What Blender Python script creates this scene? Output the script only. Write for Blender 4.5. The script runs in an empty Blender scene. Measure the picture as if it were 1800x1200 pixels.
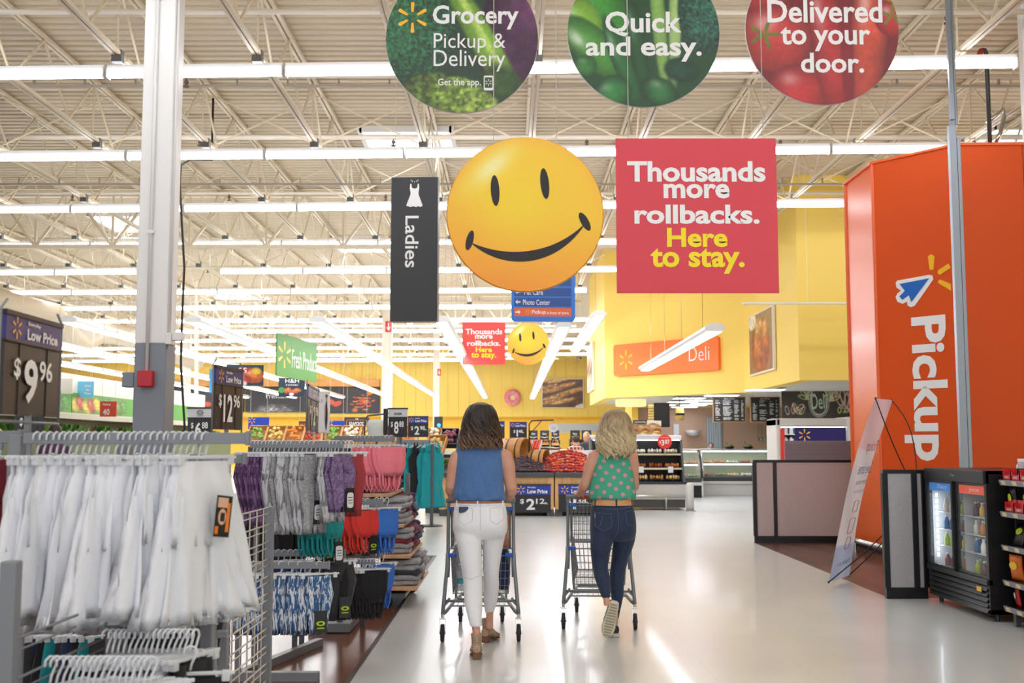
import bpy, bmesh, math, random
import numpy as np
from mathutils import Vector, Matrix
R = random.Random(7)
PI = math.pi
SC = bpy.context.scene
COL = SC.collection
# ---------------------------------------------------------------- camera, world, exposure
EYE = 1.4
FPX = 1950.0
PITCH = math.radians(5.3)
camd = bpy.data.cameras.new('camera')
cam = bpy.data.objects.new('camera', camd)
COL.objects.link(cam)
cam.location = (0, 0, EYE)
cam.rotation_euler = (PI / 2 + PITCH, 0, 0)
camd.sensor_width = 36.0
camd.lens = 36.0 * FPX / 1800.0
camd.clip_end = 300
camd.dof.use_dof = True
camd.dof.focus_distance = 8.2
camd.dof.aperture_fstop = 5.0
SC.camera = cam
w = bpy.data.worlds.new('world')
SC.world = w
w.use_nodes = True
w.node_tree.nodes['Background'].inputs[0].default_value = (0.93, 0.96, 1.0, 1)
w.node_tree.nodes['Background'].inputs[1].default_value = 1.35
SC.view_settings.view_transform = 'Standard'
SC.view_settings.look = 'None'
SC.view_settings.gamma = 1
SC.view_settings.use_curve_mapping = False
SC.view_settings.exposure = 0.0
try:
    SC.cycles.use_denoising = True
    SC.cycles.max_bounces = 8
    SC.cycles.diffuse_bounces = 4
    SC.cycles.glossy_bounces = 4
    SC.cycles.transparent_max_bounces = 12
    SC.cycles.sample_clamp_indirect = 6
    SC.cycles.caustics_reflective = False
    SC.cycles.caustics_refractive = False
except Exception:
    pass
TUBE_E = 15.0      # strength of the fluorescent tubes

# ---------------------------------------------------------------- helpers
def at(px, py, Y):
    """world point on the depth plane Y seen at photograph pixel px,py"""
    xr = (px - 900) / FPX
    yr = (600 - py) / FPX
    yc = math.cos(PITCH) - yr * math.sin(PITCH)
    zc = math.sin(PITCH) + yr * math.cos(PITCH)
    t = Y / yc
    return Vector((xr * t, Y, EYE + zc * t))

def lin(c):
    if isinstance(c, str):
        c = c.lstrip('#')
        c = [int(c[i:i + 2], 16) / 255 for i in (0, 2, 4)]
    return tuple((v / 12.92 if v <= 0.04045 else ((v + 0.055) / 1.055) ** 2.4) for v in c)

MATS = {}
def mat(name, col=None, rough=0.5, metal=0.0, emit=0.0, noise=0.0, nscale=20.0, bump=0.0, bscale=60.0,
        coat=0.0, alpha=1.0, spec=0.5, trans=0.0, stretch=None, objrand=0.0):
    if name in MATS:
        return MATS[name]
    m = bpy.data.materials.new(name)
    m.use_nodes = True
    nt = m.node_tree
    b = nt.nodes['Principled BSDF']
    c = lin(col)
    b.inputs['Base Color'].default_value = (*c, 1)
    b.inputs['Roughness'].default_value = rough
    b.inputs['Metallic'].default_value = metal
    b.inputs['Specular IOR Level'].default_value = spec
    b.inputs['Coat Weight'].default_value = coat
    b.inputs['Alpha'].default_value = alpha
    b.inputs['Transmission Weight'].default_value = trans
    if emit:
        b.inputs['Emission Color'].default_value = (*c, 1)
        b.inputs['Emission Strength'].default_value = emit
    if noise or bump:
        tc = nt.nodes.new('ShaderNodeTexCoord')
        mp = nt.nodes.new('ShaderNodeMapping')
        nt.links.new(tc.outputs['Object'], mp.inputs[0])
        if stretch:
            mp.inputs['Scale'].default_value = stretch
    if noise:
        n = nt.nodes.new('ShaderNodeTexNoise')
        n.inputs['Scale'].default_value = nscale
        n.inputs['Detail'].default_value = 5
        nt.links.new(mp.outputs[0], n.inputs['Vector'])
        r = nt.nodes.new('ShaderNodeValToRGB')
        r.color_ramp.elements[0].position = 0.3
        r.color_ramp.elements[1].position = 0.7
        r.color_ramp.elements[0].color = (*[max(0, v * (1 - noise)) for v in c], 1)
        r.color_ramp.elements[1].color = (*[min(1, v * (1 + noise)) for v in c], 1)
        nt.links.new(n.outputs['Fac'], r.inputs[0])
        nt.links.new(r.outputs[0], b.inputs['Base Color'])
        if emit:
            nt.links.new(r.outputs[0], b.inputs['Emission Color'])
    if bump:
        n2 = nt.nodes.new('ShaderNodeTexNoise')
        n2.inputs['Scale'].default_value = bscale
        n2.inputs['Detail'].default_value = 3
        nt.links.new(mp.outputs[0], n2.inputs['Vector'])
        bp = nt.nodes.new('ShaderNodeBump')
        bp.inputs['Strength'].default_value = bump
        bp.inputs['Distance'].default_value = 0.01
        nt.links.new(n2.outputs['Fac'], bp.inputs['Height'])
        nt.links.new(bp.outputs[0], b.inputs['Normal'])
    MATS[name] = m
    return m

def vcmat(name, rough=0.45, emit=0.0):
    """material showing a flat print kept as a colour attribute"""
    if name in MATS:
        return MATS[name]
    m = bpy.data.materials.new(name)
    m.use_nodes = True
    nt = m.node_tree
    b = nt.nodes['Principled BSDF']
    b.inputs['Roughness'].default_value = rough
    a = nt.nodes.new('ShaderNodeAttribute')
    a.attribute_name = 'print'
    nt.links.new(a.outputs['Color'], b.inputs['Base Color'])
    if emit:
        nt.links.new(a.outputs['Color'], b.inputs['Emission Color'])
        b.inputs['Emission Strength'].default_value = emit
    MATS[name] = m
    return m

def patmat(name, build, rough=0.7):
    """material from a node builder build(nt, principled, object_coords_socket)"""
    if name in MATS:
        return MATS[name]
    m = bpy.data.materials.new(name)
    m.use_nodes = True
    nt = m.node_tree
    b = nt.nodes['Principled BSDF']
    b.inputs['Roughness'].default_value = rough
    tc = nt.nodes.new('ShaderNodeTexCoord')
    build(nt, b, tc.outputs['Object'])
    MATS[name] = m
    return m

class MB:
    def __init__(s):
        s.v = []; s.f = []; s.m = []; s.s = []; s.mi = 0; s.sm = False
    def add(s, vs, fs):
        o = len(s.v)
        s.v.extend(tuple(v) for v in vs)
        for f in fs:
            s.f.append(tuple(i + o for i in f)); s.m.append(s.mi); s.s.append(s.sm)
        return s
    def box(s, x0, x1, y0, y1, z0, z1):
        return s.add([(x0,y0,z0),(x1,y0,z0),(x1,y1,z0),(x0,y1,z0),(x0,y0,z1),(x1,y0,z1),(x1,y1,z1),(x0,y1,z1)],
              [(0,3,2,1),(4,5,6,7),(0,1,5,4),(1,2,6,5),(2,3,7,6),(3,0,4,7)])
    def cbox(s, c, d, rz=0.0, rx=0.0, ry=0.0):
        M = Matrix.Translation(Vector(c)) @ Matrix.Rotation(rz,4,'Z') @ Matrix.Rotation(ry,4,'Y') @ Matrix.Rotation(rx,4,'X')
        h = [t / 2 for t in d]
        pts = [M @ Vector((a*h[0], b*h[1], e*h[2])) for e in (-1,1) for a,b in ((-1,-1),(1,-1),(1,1),(-1,1))]
        return s.add(pts, [(0,3,2,1),(4,5,6,7),(0,1,5,4),(1,2,6,5),(2,3,7,6),(3,0,4,7)])
    def bbox(s, x0, x1, y0, y1, z0, z1, r=0.01):
        """box with chamfered edges all round"""
        bm = bmesh.new()
        bmesh.ops.create_cube(bm, size=1)
        for v in bm.verts:
            v.co = Vector(((x0+x1)/2 + v.co.x*(x1-x0), (y0+y1)/2 + v.co.y*(y1-y0), (z0+z1)/2 + v.co.z*(z1-z0)))
        bmesh.ops.bevel(bm, geom=list(bm.edges), offset=r, segments=2, profile=0.5, affect='EDGES')
        bm.verts.ensure_lookup_table()
        for i, v in enumerate(bm.verts): v.index = i
        s.add([v.co[:] for v in bm.verts], [[v.index for v in f.verts] for f in bm.faces])
        bm.free()
        return s
    def bar(s, p, q, w, h=None):
        """rectangular bar from p to q"""
        h = h or w
        p = Vector(p); q = Vector(q); d = (q - p)
        if d.length < 1e-6: return s
        d.normalize()
        up = Vector((0,0,1)) if abs(d.z) < 0.95 else Vector((0,1,0))
        a = d.cross(up).normalized(); b = a.cross(d).normalized()
        vs = []
        for c in (p, q):
            for i, j in ((-1,-1),(1,-1),(1,1),(-1,1)):
                vs.append(c + a*(i*w/2) + b*(j*h/2))
        return s.add(vs, [(0,1,2,3),(7,6,5,4),(0,4,5,1),(1,5,6,2),(2,6,7,3),(3,7,4,0)])
    def tube(s, pts, r, n=8, closed=False, caps=True, flat=1.0):
        pts = [Vector(p) for p in pts]
        rs = r if isinstance(r, (list, tuple)) else [r] * len(pts)
        N = len(pts); rings = []
        prev = None
        for i, p in enumerate(pts):
            if closed: t = pts[(i+1) % N] - pts[i-1]
            else: t = pts[min(i+1, N-1)] - pts[max(i-1, 0)]
            if t.length < 1e-9: t = Vector((0,0,1))
            t.normalize()
            if prev is None:
                up = Vector((0,0,1)) if abs(t.z) < 0.9 else Vector((0,1,0))
                a = t.cross(up).normalized()
            else:
                a = prev - t * prev.dot(t)
                a = a.normalized() if a.length > 1e-6 else t.orthogonal().normalized()
            prev = a
            b = t.cross(a)
            rings.append([p + (a*math.cos(2*PI*k/n) + b*math.sin(2*PI*k/n)*flat) * rs[i] for k in range(n)])
        return s.rings(rings, closed=closed, caps=caps)
    def rings(s, rings, closed=False, caps=True):
        n = len(rings[0]); N = len(rings)
        o = len(s.v)
        for r in rings: s.v.extend(tuple(p) for p in r)
        def F(f): s.f.append(f); s.m.append(s.mi); s.s.append(s.sm)
        for i in range(N if closed else N-1):
            j = (i+1) % N
            for k in range(n):
                F((o+i*n+k, o+i*n+(k+1)%n, o+j*n+(k+1)%n, o+j*n+k))
        if caps and not closed:
            F(tuple(o+k for k in reversed(range(n)))); F(tuple(o+(N-1)*n+k for k in range(n)))
        return s
    def cyl(s, p, q, r, r2=None, n=16):
        return s.tube([p, q], [r, r if r2 is None else r2], n)
    def lathe(s, prof, c=(0,0,0), n=24):
        return s.rings([[(c[0]+r*math.cos(2*PI*k/n), c[1]+r*math.sin(2*PI*k/n), c[2]+z) for k in range(n)] for r, z in prof])
    def sph(s, c, r, n=12, m=8):
        if not isinstance(r, (tuple, list)): r = (r, r, r)
        rg = []
        for j in range(1, m):
            t = PI*j/m
            rg.append([(c[0]+r[0]*math.sin(t)*math.cos(2*PI*k/n), c[1]+r[1]*math.sin(t)*math.sin(2*PI*k/n), c[2]-r[2]*math.cos(t)) for k in range(n)])
        o = len(s.v)
        s.rings(rg, caps=False)
        a = len(s.v); s.v.append((c[0], c[1], c[2]-r[2])); s.v.append((c[0], c[1], c[2]+r[2]))
        L = o+(m-2)*n
        for k in range(n):
            s.f.append((a, o+(k+1)%n, o+k)); s.m.append(s.mi); s.s.append(s.sm)
            s.f.append((a+1, L+k, L+(k+1)%n)); s.m.append(s.mi); s.s.append(s.sm)
        return s
    def prism(s, poly, y0, y1):
        """polygon of (x,z) pushed from y0 to y1"""
        n = len(poly)
        vs = [(x, y0, z) for x, z in poly] + [(x, y1, z) for x, z in poly]
        fs = [tuple(range(n)), tuple(reversed(range(n, 2*n)))]
        fs += [((i+1) % n, i, n+i, n+(i+1) % n) for i in range(n)]
        return s.add(vs, fs)
    def prismz(s, poly, z0, z1):
        n = len(poly)
        vs = [(x, y, z0) for x, y in poly] + [(x, y, z1) for x, y in poly]
        fs = [tuple(reversed(range(n))), tuple(range(n, 2*n))]
        fs += [(i, (i+1) % n, n+(i+1) % n, n+i) for i in range(n)]
        return s.add(vs, fs)
    def mesh(s, name, smooth=None):
        me = bpy.data.meshes.new(name)
        me.from_pydata(s.v, [], s.f)
        me.update()
        if any(s.m): me.polygons.foreach_set('material_index', s.m)
        if smooth is None: me.polygons.foreach_set('use_smooth', s.s)
        elif smooth: me.polygons.foreach_set('use_smooth', [True]*len(s.f))
        me.update()
        return me

def rrect(w, h, r, n=5, cx=0, cz=0):
    out = []
    for sx, sz, a0 in ((1,1,0),(-1,1,90),(-1,-1,180),(1,-1,270)):
        for k in range(n+1):
            a = math.radians(a0 + 90*k/n)
            out.append((cx+sx*(w/2-r)+r*math.cos(a), cz+sz*(h/2-r)+r*math.sin(a)))
    return out

def ob(name, mb, m, parent=None, loc=None, rot=None, smooth=None, **kw):
    me = mb if isinstance(mb, bpy.types.Mesh) else mb.mesh(name, smooth)
    ms = m if isinstance(m, (list, tuple)) else [m]
    if len(me.materials) == 0:
        for x in ms: me.materials.append(x)
    o = bpy.data.objects.new(name, me)
    COL.objects.link(o)
    if parent is not None: o.parent = parent
    if loc is not None: o.location = loc
    if rot is not None: o.rotation_euler = rot if isinstance(rot, (tuple, list)) else (0, 0, rot)
    tag(o, **kw)
    return o

def tag(o, label=None, cat=None, group=None, kind=None):
    if label: o['label'] = label
    if cat: o['category'] = cat
    if group: o['group'] = group
    if kind: o['kind'] = kind
    return o

def thing(name, label, cat, loc=(0,0,0), rot=0, group=None):
    o = bpy.data.objects.new(name, None)
    o.empty_display_size = 0.1
    COL.objects.link(o)
    o.location = loc
    o.rotation_euler = rot if isinstance(rot, (tuple, list)) else (0, 0, rot)
    return tag(o, label, cat, group)

def nth(i):
    w_ = ['zeroth', 'first', 'second', 'third', 'fourth', 'fifth', 'sixth', 'seventh', 'eighth', 'ninth', 'tenth', 'eleventh', 'twelfth', 'thirteenth', 'fourteenth', 'fifteenth', 'sixteenth', 'seventeenth', 'eighteenth', 'nineteenth', 'twentieth']
    if i <= 20: return w_[i]
    t_ = {2: 'twenty', 3: 'thirty'}[i//10]
    return {20: 'twentieth', 30: 'thirtieth'}.get(i) or t_+'-'+w_[i % 10]
def dup(o, loc=None, rot=None, label=None, scale=None, group=None):
    """copy of a thing with its parts and sub-parts"""
    c = o.copy(); COL.objects.link(c)
    for k in list(o.children):
        d = k.copy(); COL.objects.link(d); d.parent = c
        for g in list(k.children):
            e = g.copy(); COL.objects.link(e); e.parent = d
    if loc is not None: c.location = loc
    if rot is not None: c.rotation_euler = rot if isinstance(rot, (tuple, list)) else (0, 0, rot)
    if scale is not None: c.scale = scale if isinstance(scale, (tuple, list)) else (scale,)*3
    if label: c['label'] = label
    if group: c['group'] = group
    return c

def struct(name, mb, m, parent=None, **kw):
    o = ob(name, mb, m, parent, **kw)
    o['kind'] = 'structure'
    return o

# lettering ----------------------------------------------------------------
TXT = {}
def text_raw(s, bold, sp=1.0):
    key = (s, bold, sp)
    if key in TXT: return TXT[key]
    cu = bpy.data.curves.new('lettering', 'FONT')
    cu.body = s
    cu.size = 1.0
    cu.offset = bold
    cu.space_character = sp
    cu.resolution_u = 3
    cu.space_line = 0.85
    cu.align_x = 'CENTER'
    o = bpy.data.objects.new('lettering', cu)
    COL.objects.link(o)
    dg = bpy.context.evaluated_depsgraph_get()
    dg.update()
    me = bpy.data.meshes.new_from_object(o.evaluated_get(dg))
    bpy.data.objects.remove(o)
    bpy.data.curves.remove(cu)
    vs = [tuple(v.co) for v in me.vertices]
    fs = [tuple(p.vertices) for p in me.polygons]
    bpy.data.meshes.remove(me)
    x0 = min(v[0] for v in vs); x1 = max(v[0] for v in vs)
    y0 = min(v[1] for v in vs); y1 = max(v[1] for v in vs)
    TXT[key] = (vs, fs, x0, x1, y0, y1)
    return TXT[key]

def text(parent, s, cx, cz, w, h, m, y=-0.002, bold=0.02, rot=0, name='lettering', back=False, sp=1.0):
    """lettering fitted to a w x h box centred at cx,cz on the face looking along -Y"""
    vs, fs, x0, x1, y0, y1 = text_raw(s, bold, sp)
    sx = w / (x1 - x0); sz = (h / (y1 - y0)) if h else sx
    out = []
    ca, sa = math.cos(rot), math.sin(rot)
    for v in vs:
        a = (v[0] - (x0+x1)/2) * sx; b = (v[1] - (y0+y1)/2) * sz
        if back: a = -a
        out.append((cx + a*ca - b*sa, y, cz + a*sa + b*ca))
    mb = MB(); mb.add(out, fs if not back else [tuple(reversed(f)) for f in fs])
    return ob(name, mb, m, parent)

def spark(parent, cx, cz, r, m, y=-0.002, name='emblem', rot=0):
    """six rounded rays around an empty centre"""
    mb = MB()
    for k in range(6):
        a = math.radians(90 + 60*k) + rot
        pts = []
        for t, wd in ((0.34,0.045),(0.4,0.075),(0.9,0.115),(0.98,0.09),(1.0,0.0),(0.98,-0.09),(0.9,-0.115),(0.4,-0.075),(0.34,-0.045)):
            pts.append((cx + r*(t*math.cos(a) - wd*math.sin(a)), y, cz + r*(t*math.sin(a) + wd*math.cos(a))))
        mb.add(pts, [tuple(reversed(range(len(pts))))])
    return ob(name, mb, m, parent)

def flat(parent, name, poly, m, y=-0.002):
    mb = MB(); mb.add([(x, y, z) for x, z in poly], [tuple(range(len(poly)))])
    return ob(name, mb, m, parent)

# printed pictures -----------------------------------------------------------
_nr = np.random.RandomState(3)
_lat = _nr.rand(256, 256)
def vnoise(x, y):
    xi = np.floor(x).astype(int); yi = np.floor(y).astype(int)
    fx = x - xi; fy = y - yi
    fx = fx*fx*(3-2*fx); fy = fy*fy*(3-2*fy)
    g = lambda a, b: _lat[a % 256, b % 256]
    return (g(xi,yi)*(1-fx)+g(xi+1,yi)*fx)*(1-fy) + (g(xi,yi+1)*(1-fx)+g(xi+1,yi+1)*fx)*fy
def fbm(x, y, o=3):
    r = 0; a = 0.5
    for i in range(o):
        r = r + a*vnoise(x*2**i+17*i, y*2**i+5*i); a *= 0.5
    return r / (1 - 0.5**o)

class Paint:
    """colours of a flat print at points u,v (v up), in sRGB"""
    def __init__(s, u, v, base):
        s.u = u; s.v = v
        s.c = np.zeros(u.shape + (3,)); s.c[:] = hexc(base)
    def blob(s, cx, cy, rx, ry, col, rot=0, edge=0.12, shade=0.0, noise=0.0, nf=20, hl=0.0):
        ca, sa = math.cos(rot), math.sin(rot)
        dx = s.u-cx; dy = s.v-cy
        a = (dx*ca+dy*sa)/rx; b = (-dx*sa+dy*ca)/ry
        d = np.sqrt(a*a+b*b)
        k = np.clip((1-d)/edge, 0, 1)[..., None]
        c = np.zeros_like(s.c); c[:] = hexc(col)
        if shade: c = c*(1-shade*(np.clip(d,0,1)**2))[..., None]
        if noise: c = c*(1+noise*(fbm(s.u*nf, s.v*nf)-0.5)*2)[..., None]
        if hl:
            h = np.exp(-(((a+0.3)/0.3)**2+((b-0.4)/0.25)**2))[..., None]*hl
            c = c+(1-c)*h
        s.c = s.c*(1-k)+np.clip(c,0,1)*k
        return s
    def noise(s, amt, f, o=3):
        s.c = np.clip(s.c*(1+amt*(fbm(s.u*f, s.v*f, o)-0.5)*2)[..., None], 0, 1); return s
def hexc(c):
    if isinstance(c, str):
        c = c.lstrip('#'); return np.array([int(c[i:i+2],16)/255 for i in (0,2,4)])
    return np.array(c)

def printed(parent, name, w, h, nx, ny, fn, m, y=-0.002, cx=0, cz=0, disc=False):
    """a flat print built as a fine grid of coloured points; fn(u,v) gives a Paint"""
    if disc:
        rs = np.linspace(0.0, 1, nx); th = np.arange(ny)*2*PI/ny
        rr, tt = np.meshgrid(rs, th, indexing='ij')
        u = 0.5+0.5*rr*np.cos(tt); v = 0.5+0.5*rr*np.sin(tt)
        idx = np.arange(nx*ny).reshape(nx, ny); jn = np.roll(idx, -1, axis=1)
        q = np.stack([idx[:-1], jn[:-1], jn[1:], idx[1:]], -1).reshape(-1, 4)[:, ::-1]
    else:
        u, v = np.meshgrid(np.linspace(0,1,nx), np.linspace(0,1,ny), indexing='ij')
        idx = np.arange(nx*ny).reshape(nx, ny)
        q = np.stack([idx[:-1,:-1], idx[1:,:-1], idx[1:,1:], idx[:-1,1:]], -1).reshape(-1, 4)
    c = fn(u, v).c.reshape(-1, 3)
    c = np.where(c <= 0.04045, c/12.92, ((c+0.055)/1.055)**2.4)
    vs = np.stack([cx+(u.ravel()-0.5)*w, np.full(u.size, y), cz+(v.ravel()-0.5)*h], -1)
    me = bpy.data.meshes.new(name)
    me.from_pydata(vs.tolist(), [], q.tolist())
    at_ = me.color_attributes.new('print', 'FLOAT_COLOR', 'POINT')
    at_.data.foreach_set('color', np.concatenate([c, np.ones((len(c),1))], 1).ravel())
    me.update()
    return ob(name, me, m, parent)
# ================================================================ BUILDING SHELL
def plank_build(nt, b, oc, base, dark, sx, sy):
    mp = nt.nodes.new('ShaderNodeMapping'); nt.links.new(oc, mp.inputs[0])
    mp.inputs['Rotation'].default_value = (0, 0, PI/2)
    br = nt.nodes.new('ShaderNodeTexBrick')
    br.inputs['Color1'].default_value = (*lin(base), 1)
    br.inputs['Color2'].default_value = (*lin(dark), 1)
    br.inputs['Mortar'].default_value = (*[v*0.5 for v in lin(dark)], 1)
    br.inputs['Scale'].default_value = 1.0
    br.inputs['Mortar Size'].default_value = 0.0015
    br.inputs['Brick Width'].default_value = sx
    br.inputs['Row Height'].default_value = sy
    nt.links.new(mp.outputs[0], br.inputs['Vector'])
    n = nt.nodes.new('ShaderNodeTexNoise'); n.inputs['Scale'].default_value = 3; n.inputs['Detail'].default_value = 8
    mp2 = nt.nodes.new('ShaderNodeMapping'); nt.links.new(oc, mp2.inputs[0]); mp2.inputs['Scale'].default_value = (12, 1.2, 1)
    nt.links.new(mp2.outputs[0], n.inputs['Vector'])
    mx = nt.nodes.new('ShaderNodeMix'); mx.data_type = 'RGBA'; mx.blend_type = 'MULTIPLY'
    mx.inputs['Factor'].default_value = 0.75
    r = nt.nodes.new('ShaderNodeValToRGB')
    r.color_ramp.elements[0].position = 0.3; r.color_ramp.elements[1].position = 0.7
    r.color_ramp.elements[0].color = (0.5, 0.46, 0.44, 1); r.color_ramp.elements[1].color = (1.25, 1.2, 1.15, 1)
    nt.links.new(n.outputs['Fac'], r.inputs[0])
    nt.links.new(br.outputs['Color'], mx.inputs['A']); nt.links.new(r.outputs[0], mx.inputs['B'])
    nt.links.new(mx.outputs['Result'], b.inputs['Base Color'])

WOODF = patmat('brown_plank_floor', lambda nt, b, oc: plank_build(nt, b, oc, '#80513d', '#6c4231', 1.2, 0.16), 0.2)
WOODR = patmat('grey_brown_plank_floor', lambda nt, b, oc: plank_build(nt, b, oc, '#6f4e42', '#51392f', 0.9, 0.11), 0.3)

def floor_build(nt, b, oc):
    n = nt.nodes.new('ShaderNodeTexNoise'); n.inputs['Scale'].default_value = 1.3; n.inputs['Detail'].default_value = 6
    nt.links.new(oc, n.inputs['Vector'])
    r = nt.nodes.new('ShaderNodeValToRGB')
    r.color_ramp.elements[0].color = (*lin('#c9ccca'), 1); r.color_ramp.elements[1].color = (*lin('#dadddb'), 1)
    nt.links.new(n.outputs['Fac'], r.inputs[0])
    # faint tile joints
    br = nt.nodes.new('ShaderNodeTexBrick'); br.inputs['Scale'].default_value = 1.0
    br.inputs['Brick Width'].default_value = 0.61; br.inputs['Row Height'].default_value = 0.61
    br.offset = 0.0
    br.inputs['Mortar Size'].default_value = 0.0022
    br.inputs['Color1'].default_value = (1,1,1,1); br.inputs['Color2'].default_value = (0.985,0.985,0.985,1)
    br.inputs['Mortar'].default_value = (0.88,0.88,0.87,1)
    nt.links.new(oc, br.inputs['Vector'])
    mx = nt.nodes.new('ShaderNodeMix'); mx.data_type = 'RGBA'; mx.blend_type = 'MULTIPLY'; mx.inputs['Factor'].default_value = 1
    nt.links.new(r.outputs[0], mx.inputs['A']); nt.links.new(br.outputs['Color'], mx.inputs['B'])
    nt.links.new(mx.outputs['Result'], b.inputs['Base Color'])
    n2 = nt.nodes.new('ShaderNodeTexNoise'); n2.inputs['Scale'].default_value = 3.0; n2.inputs['Detail'].default_value = 2
    nt.links.new(oc, n2.inputs['Vector'])
    bp = nt.nodes.new('ShaderNodeBump'); bp.inputs['Strength'].default_value = 0.12; bp.inputs['Distance'].default_value = 0.01
    nt.links.new(n2.outputs['Fac'], bp.inputs['Height']); nt.links.new(bp.outputs[0], b.inputs['Normal'])
    b.inputs['Coat Weight'].default_value = 0.18; b.inputs['Coat Roughness'].default_value = 0.08
FLOORM = patmat('polished_white_floor', floor_build, 0.3)

DECK = mat('cream_deck', '#d6c6ab', 0.6)
STEEL = mat('cream_steel', '#e2d3b8', 0.5)
CLAMP = mat('dark_clamp', '#6b6a68', 0.6)
YEL = mat('yellow_wall_paint', '#ffdd6e', 0.6)
YEL2 = mat('yellow_wall_paint_lower', '#ffd24f', 0.6)
WHITE = mat('white_paint', '#eeeeec', 0.4)
CREAMC = mat('cream_column_paint', '#f4ecdd', 0.5)
GREYC = mat('grey_column_paint', '#858d98', 0.5)
TUBEM = mat('fluorescent_tube', '#f6f8ff', 0.4, emit=TUBE_E)
SKYL = mat('skylight_dome', '#eaf2ff', 0.4, emit=4.0)
BLACK = mat('black_plastic', '#1c1c1f', 0.45)
DGREY = mat('dark_grey_metal', '#4a4d52', 0.45)
MGREY = mat('grey_powder_metal', '#858a90', 0.45, metal=0.2)
CHROME = mat('chrome', '#d4d6d8', 0.18, metal=1.0)
WHITEP = mat('white_plastic', '#eef0f4', 0.35)

b = MB(); b.add([(-34,-8,0),(16,-8,0),(16,62,0),(-34,62,0)], [(0,1,2,3)])
struct('floor', b, FLOORM)
b = MB(); b.box(-9.0, -0.965, -2, 14.2, 0.0, 0.004); struct('floor_wood', b, WOODF)
b = MB(); b.box(3.46, 7.2, 10.35, 16.1, 0.0, 0.004); struct('floor_wood', b, WOODR)
b = MB(); b.box(-0.985, -0.955, -2, 14.22, 0.0, 0.006); struct('trim_1', b, mat('dark_edge_strip', '#4a3d38', 0.4))

# corrugated roof deck
b = MB(); Z = 6.9; y = 4.0; prof = []
while y < 62.2:
    prof += [(y, Z), (y+0.11, Z), (y+0.13, Z+0.05), (y+0.18, Z+0.05)]; y += 0.2
vs = []
for (yy, zz) in prof: vs += [(-34, yy, zz), (16, yy, zz)]
b.add(vs, [(2*i, 2*i+2, 2*i+3, 2*i+1) for i in range(len(prof)-1)])
b.box(-34, 16, -8, 4, Z, Z+0.05)
struct('ceiling', b, DECK)

def web_joist():
    root = MB()
    for s in (-0.035, 0.035):
        root.cbox((s, 33, 6.84), (0.045, 58, 0.05))
    t = struct('ceiling_joist', root, STEEL)
    m = MB()
    for s in (-0.03, 0.03): m.cbox((s, 33, 5.98), (0.04, 58, 0.045))
    struct('bottom_chord', m, STEEL, t)
    m = MB(); y = 4.6; k = 0
    while y < 61.5:
        z0, z1 = (6.0, 6.82) if k % 2 == 0 else (6.82, 6.0)
        m.bar((0, y, z0), (0, y+0.9, z1), 0.026)
        if k % 4 == 1: m.bar((0, y, 6.0), (0, y, 6.82), 0.02)
        y += 0.9; k += 1
    w_ = struct('web_bars', m, STEEL, t); w_['kind'] = 'stuff'
    m = MB()
    for n in range(13):
        yy = 12.72+3.78*n
        m.box(-0.06, 0.06, yy-0.05, yy+0.05, 5.88, 6.02)
    w_ = struct('clamps', m, CLAMP, t); w_['kind'] = 'stuff'
    return t
J0 = web_joist()
J0.location.x = -3.0
for k in list(range(-17, 0)) + list(range(1, 9)):
    dup(J0, (-3.0+1.65*k, 0, 0))

# bracing between joists: crossed rods
def bracing(yb, x0, x1):
    m = MB(); x = x0
    while x < x1:
        m.bar((x, yb, 6.02), (x+1.65, yb, 6.82), 0.022)
        m.bar((x, yb+0.04, 6.82), (x+1.65, yb+0.04, 6.02), 0.022)
        x += 1.65
    struct('ceiling_bracing', m, STEEL)
for yb, x0, x1 in ((16.9, -9.6, 6.9), (20.6, -13, 6.9), (28.0, -19.5, 3.5), (35.0, -19.5, 0.3), (45.0, -26, 0.3)):
    bracing(yb, x0, x1)

def girder(yg, x0, x1):
    t = thing('roof_girder', None, None, (0, yg, 0)); t['kind'] = 'structure'
    m = MB(); m.box(x0, x1, -0.06, 0.06, 5.58, 5.66); o = struct('bottom_chord', m, STEEL, t)
    m = MB(); m.box(x0, x1, -0.08, 0.08, 6.70, 6.80); struct('top_chord', m, STEEL, t)
    m = MB(); x = x0; k = 0
    while x < x1-0.8:
        m.bar((x, 0, 5.62 if k % 2 else 6.75), (x+0.825, 0, 6.75 if k % 2 else 5.62), 0.07, 0.05)
        if k % 2: m.bar((x, 0, 5.62), (x, 0, 6.75), 0.04)
        x += 0.825; k += 1
    w_ = struct('web_bars', m, STEEL, t); w_['kind'] = 'stuff'
girder(24.4-0.9, -16, 5.6)
girder(39.6, -21, 2.3)
girder(54.8, -29, 2.3)

PIPE = mat('white_pipe', '#efe6d6', 0.4)
HEADM = mat('sprinkler_head_metal', '#6a5a4e', 0.5)
for i, (yp, zp, rr) in enumerate(((12.6, 6.45, 0.035), (14.6, 6.35, 0.03), (17.4, 6.3, 0.045), (21.6, 6.35, 0.03), (26.5, 6.35, 0.03), (30.5, 6.3, 0.04), (38.3, 6.35, 0.035))):
    xl = -0.5*yp-2; xr = min(0.5*yp+1, 9 if yp < 22 else 5.4 if yp < 30 else 2.4)
    m = MB(); m.sm = True; m.tube([(xl, yp, zp), (xr, yp, zp)], rr, 8)
    t = struct('sprinkler_pipe', m, PIPE)
    x = xl+1.0+(i % 3)*0.8
    while x < xr:
        h = MB(); h.cyl((x, yp, zp-0.02), (x, yp, zp-0.13), 0.014, n=6); h.cyl((x, yp, zp-0.13), (x, yp, zp-0.15), 0.04, n=8); h.cyl((x, yp, zp-0.06), (x, yp, zp-0.10), 0.03, n=6)
        struct('sprinkler_head', h, HEADM, t)
        x += 3.1
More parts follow.
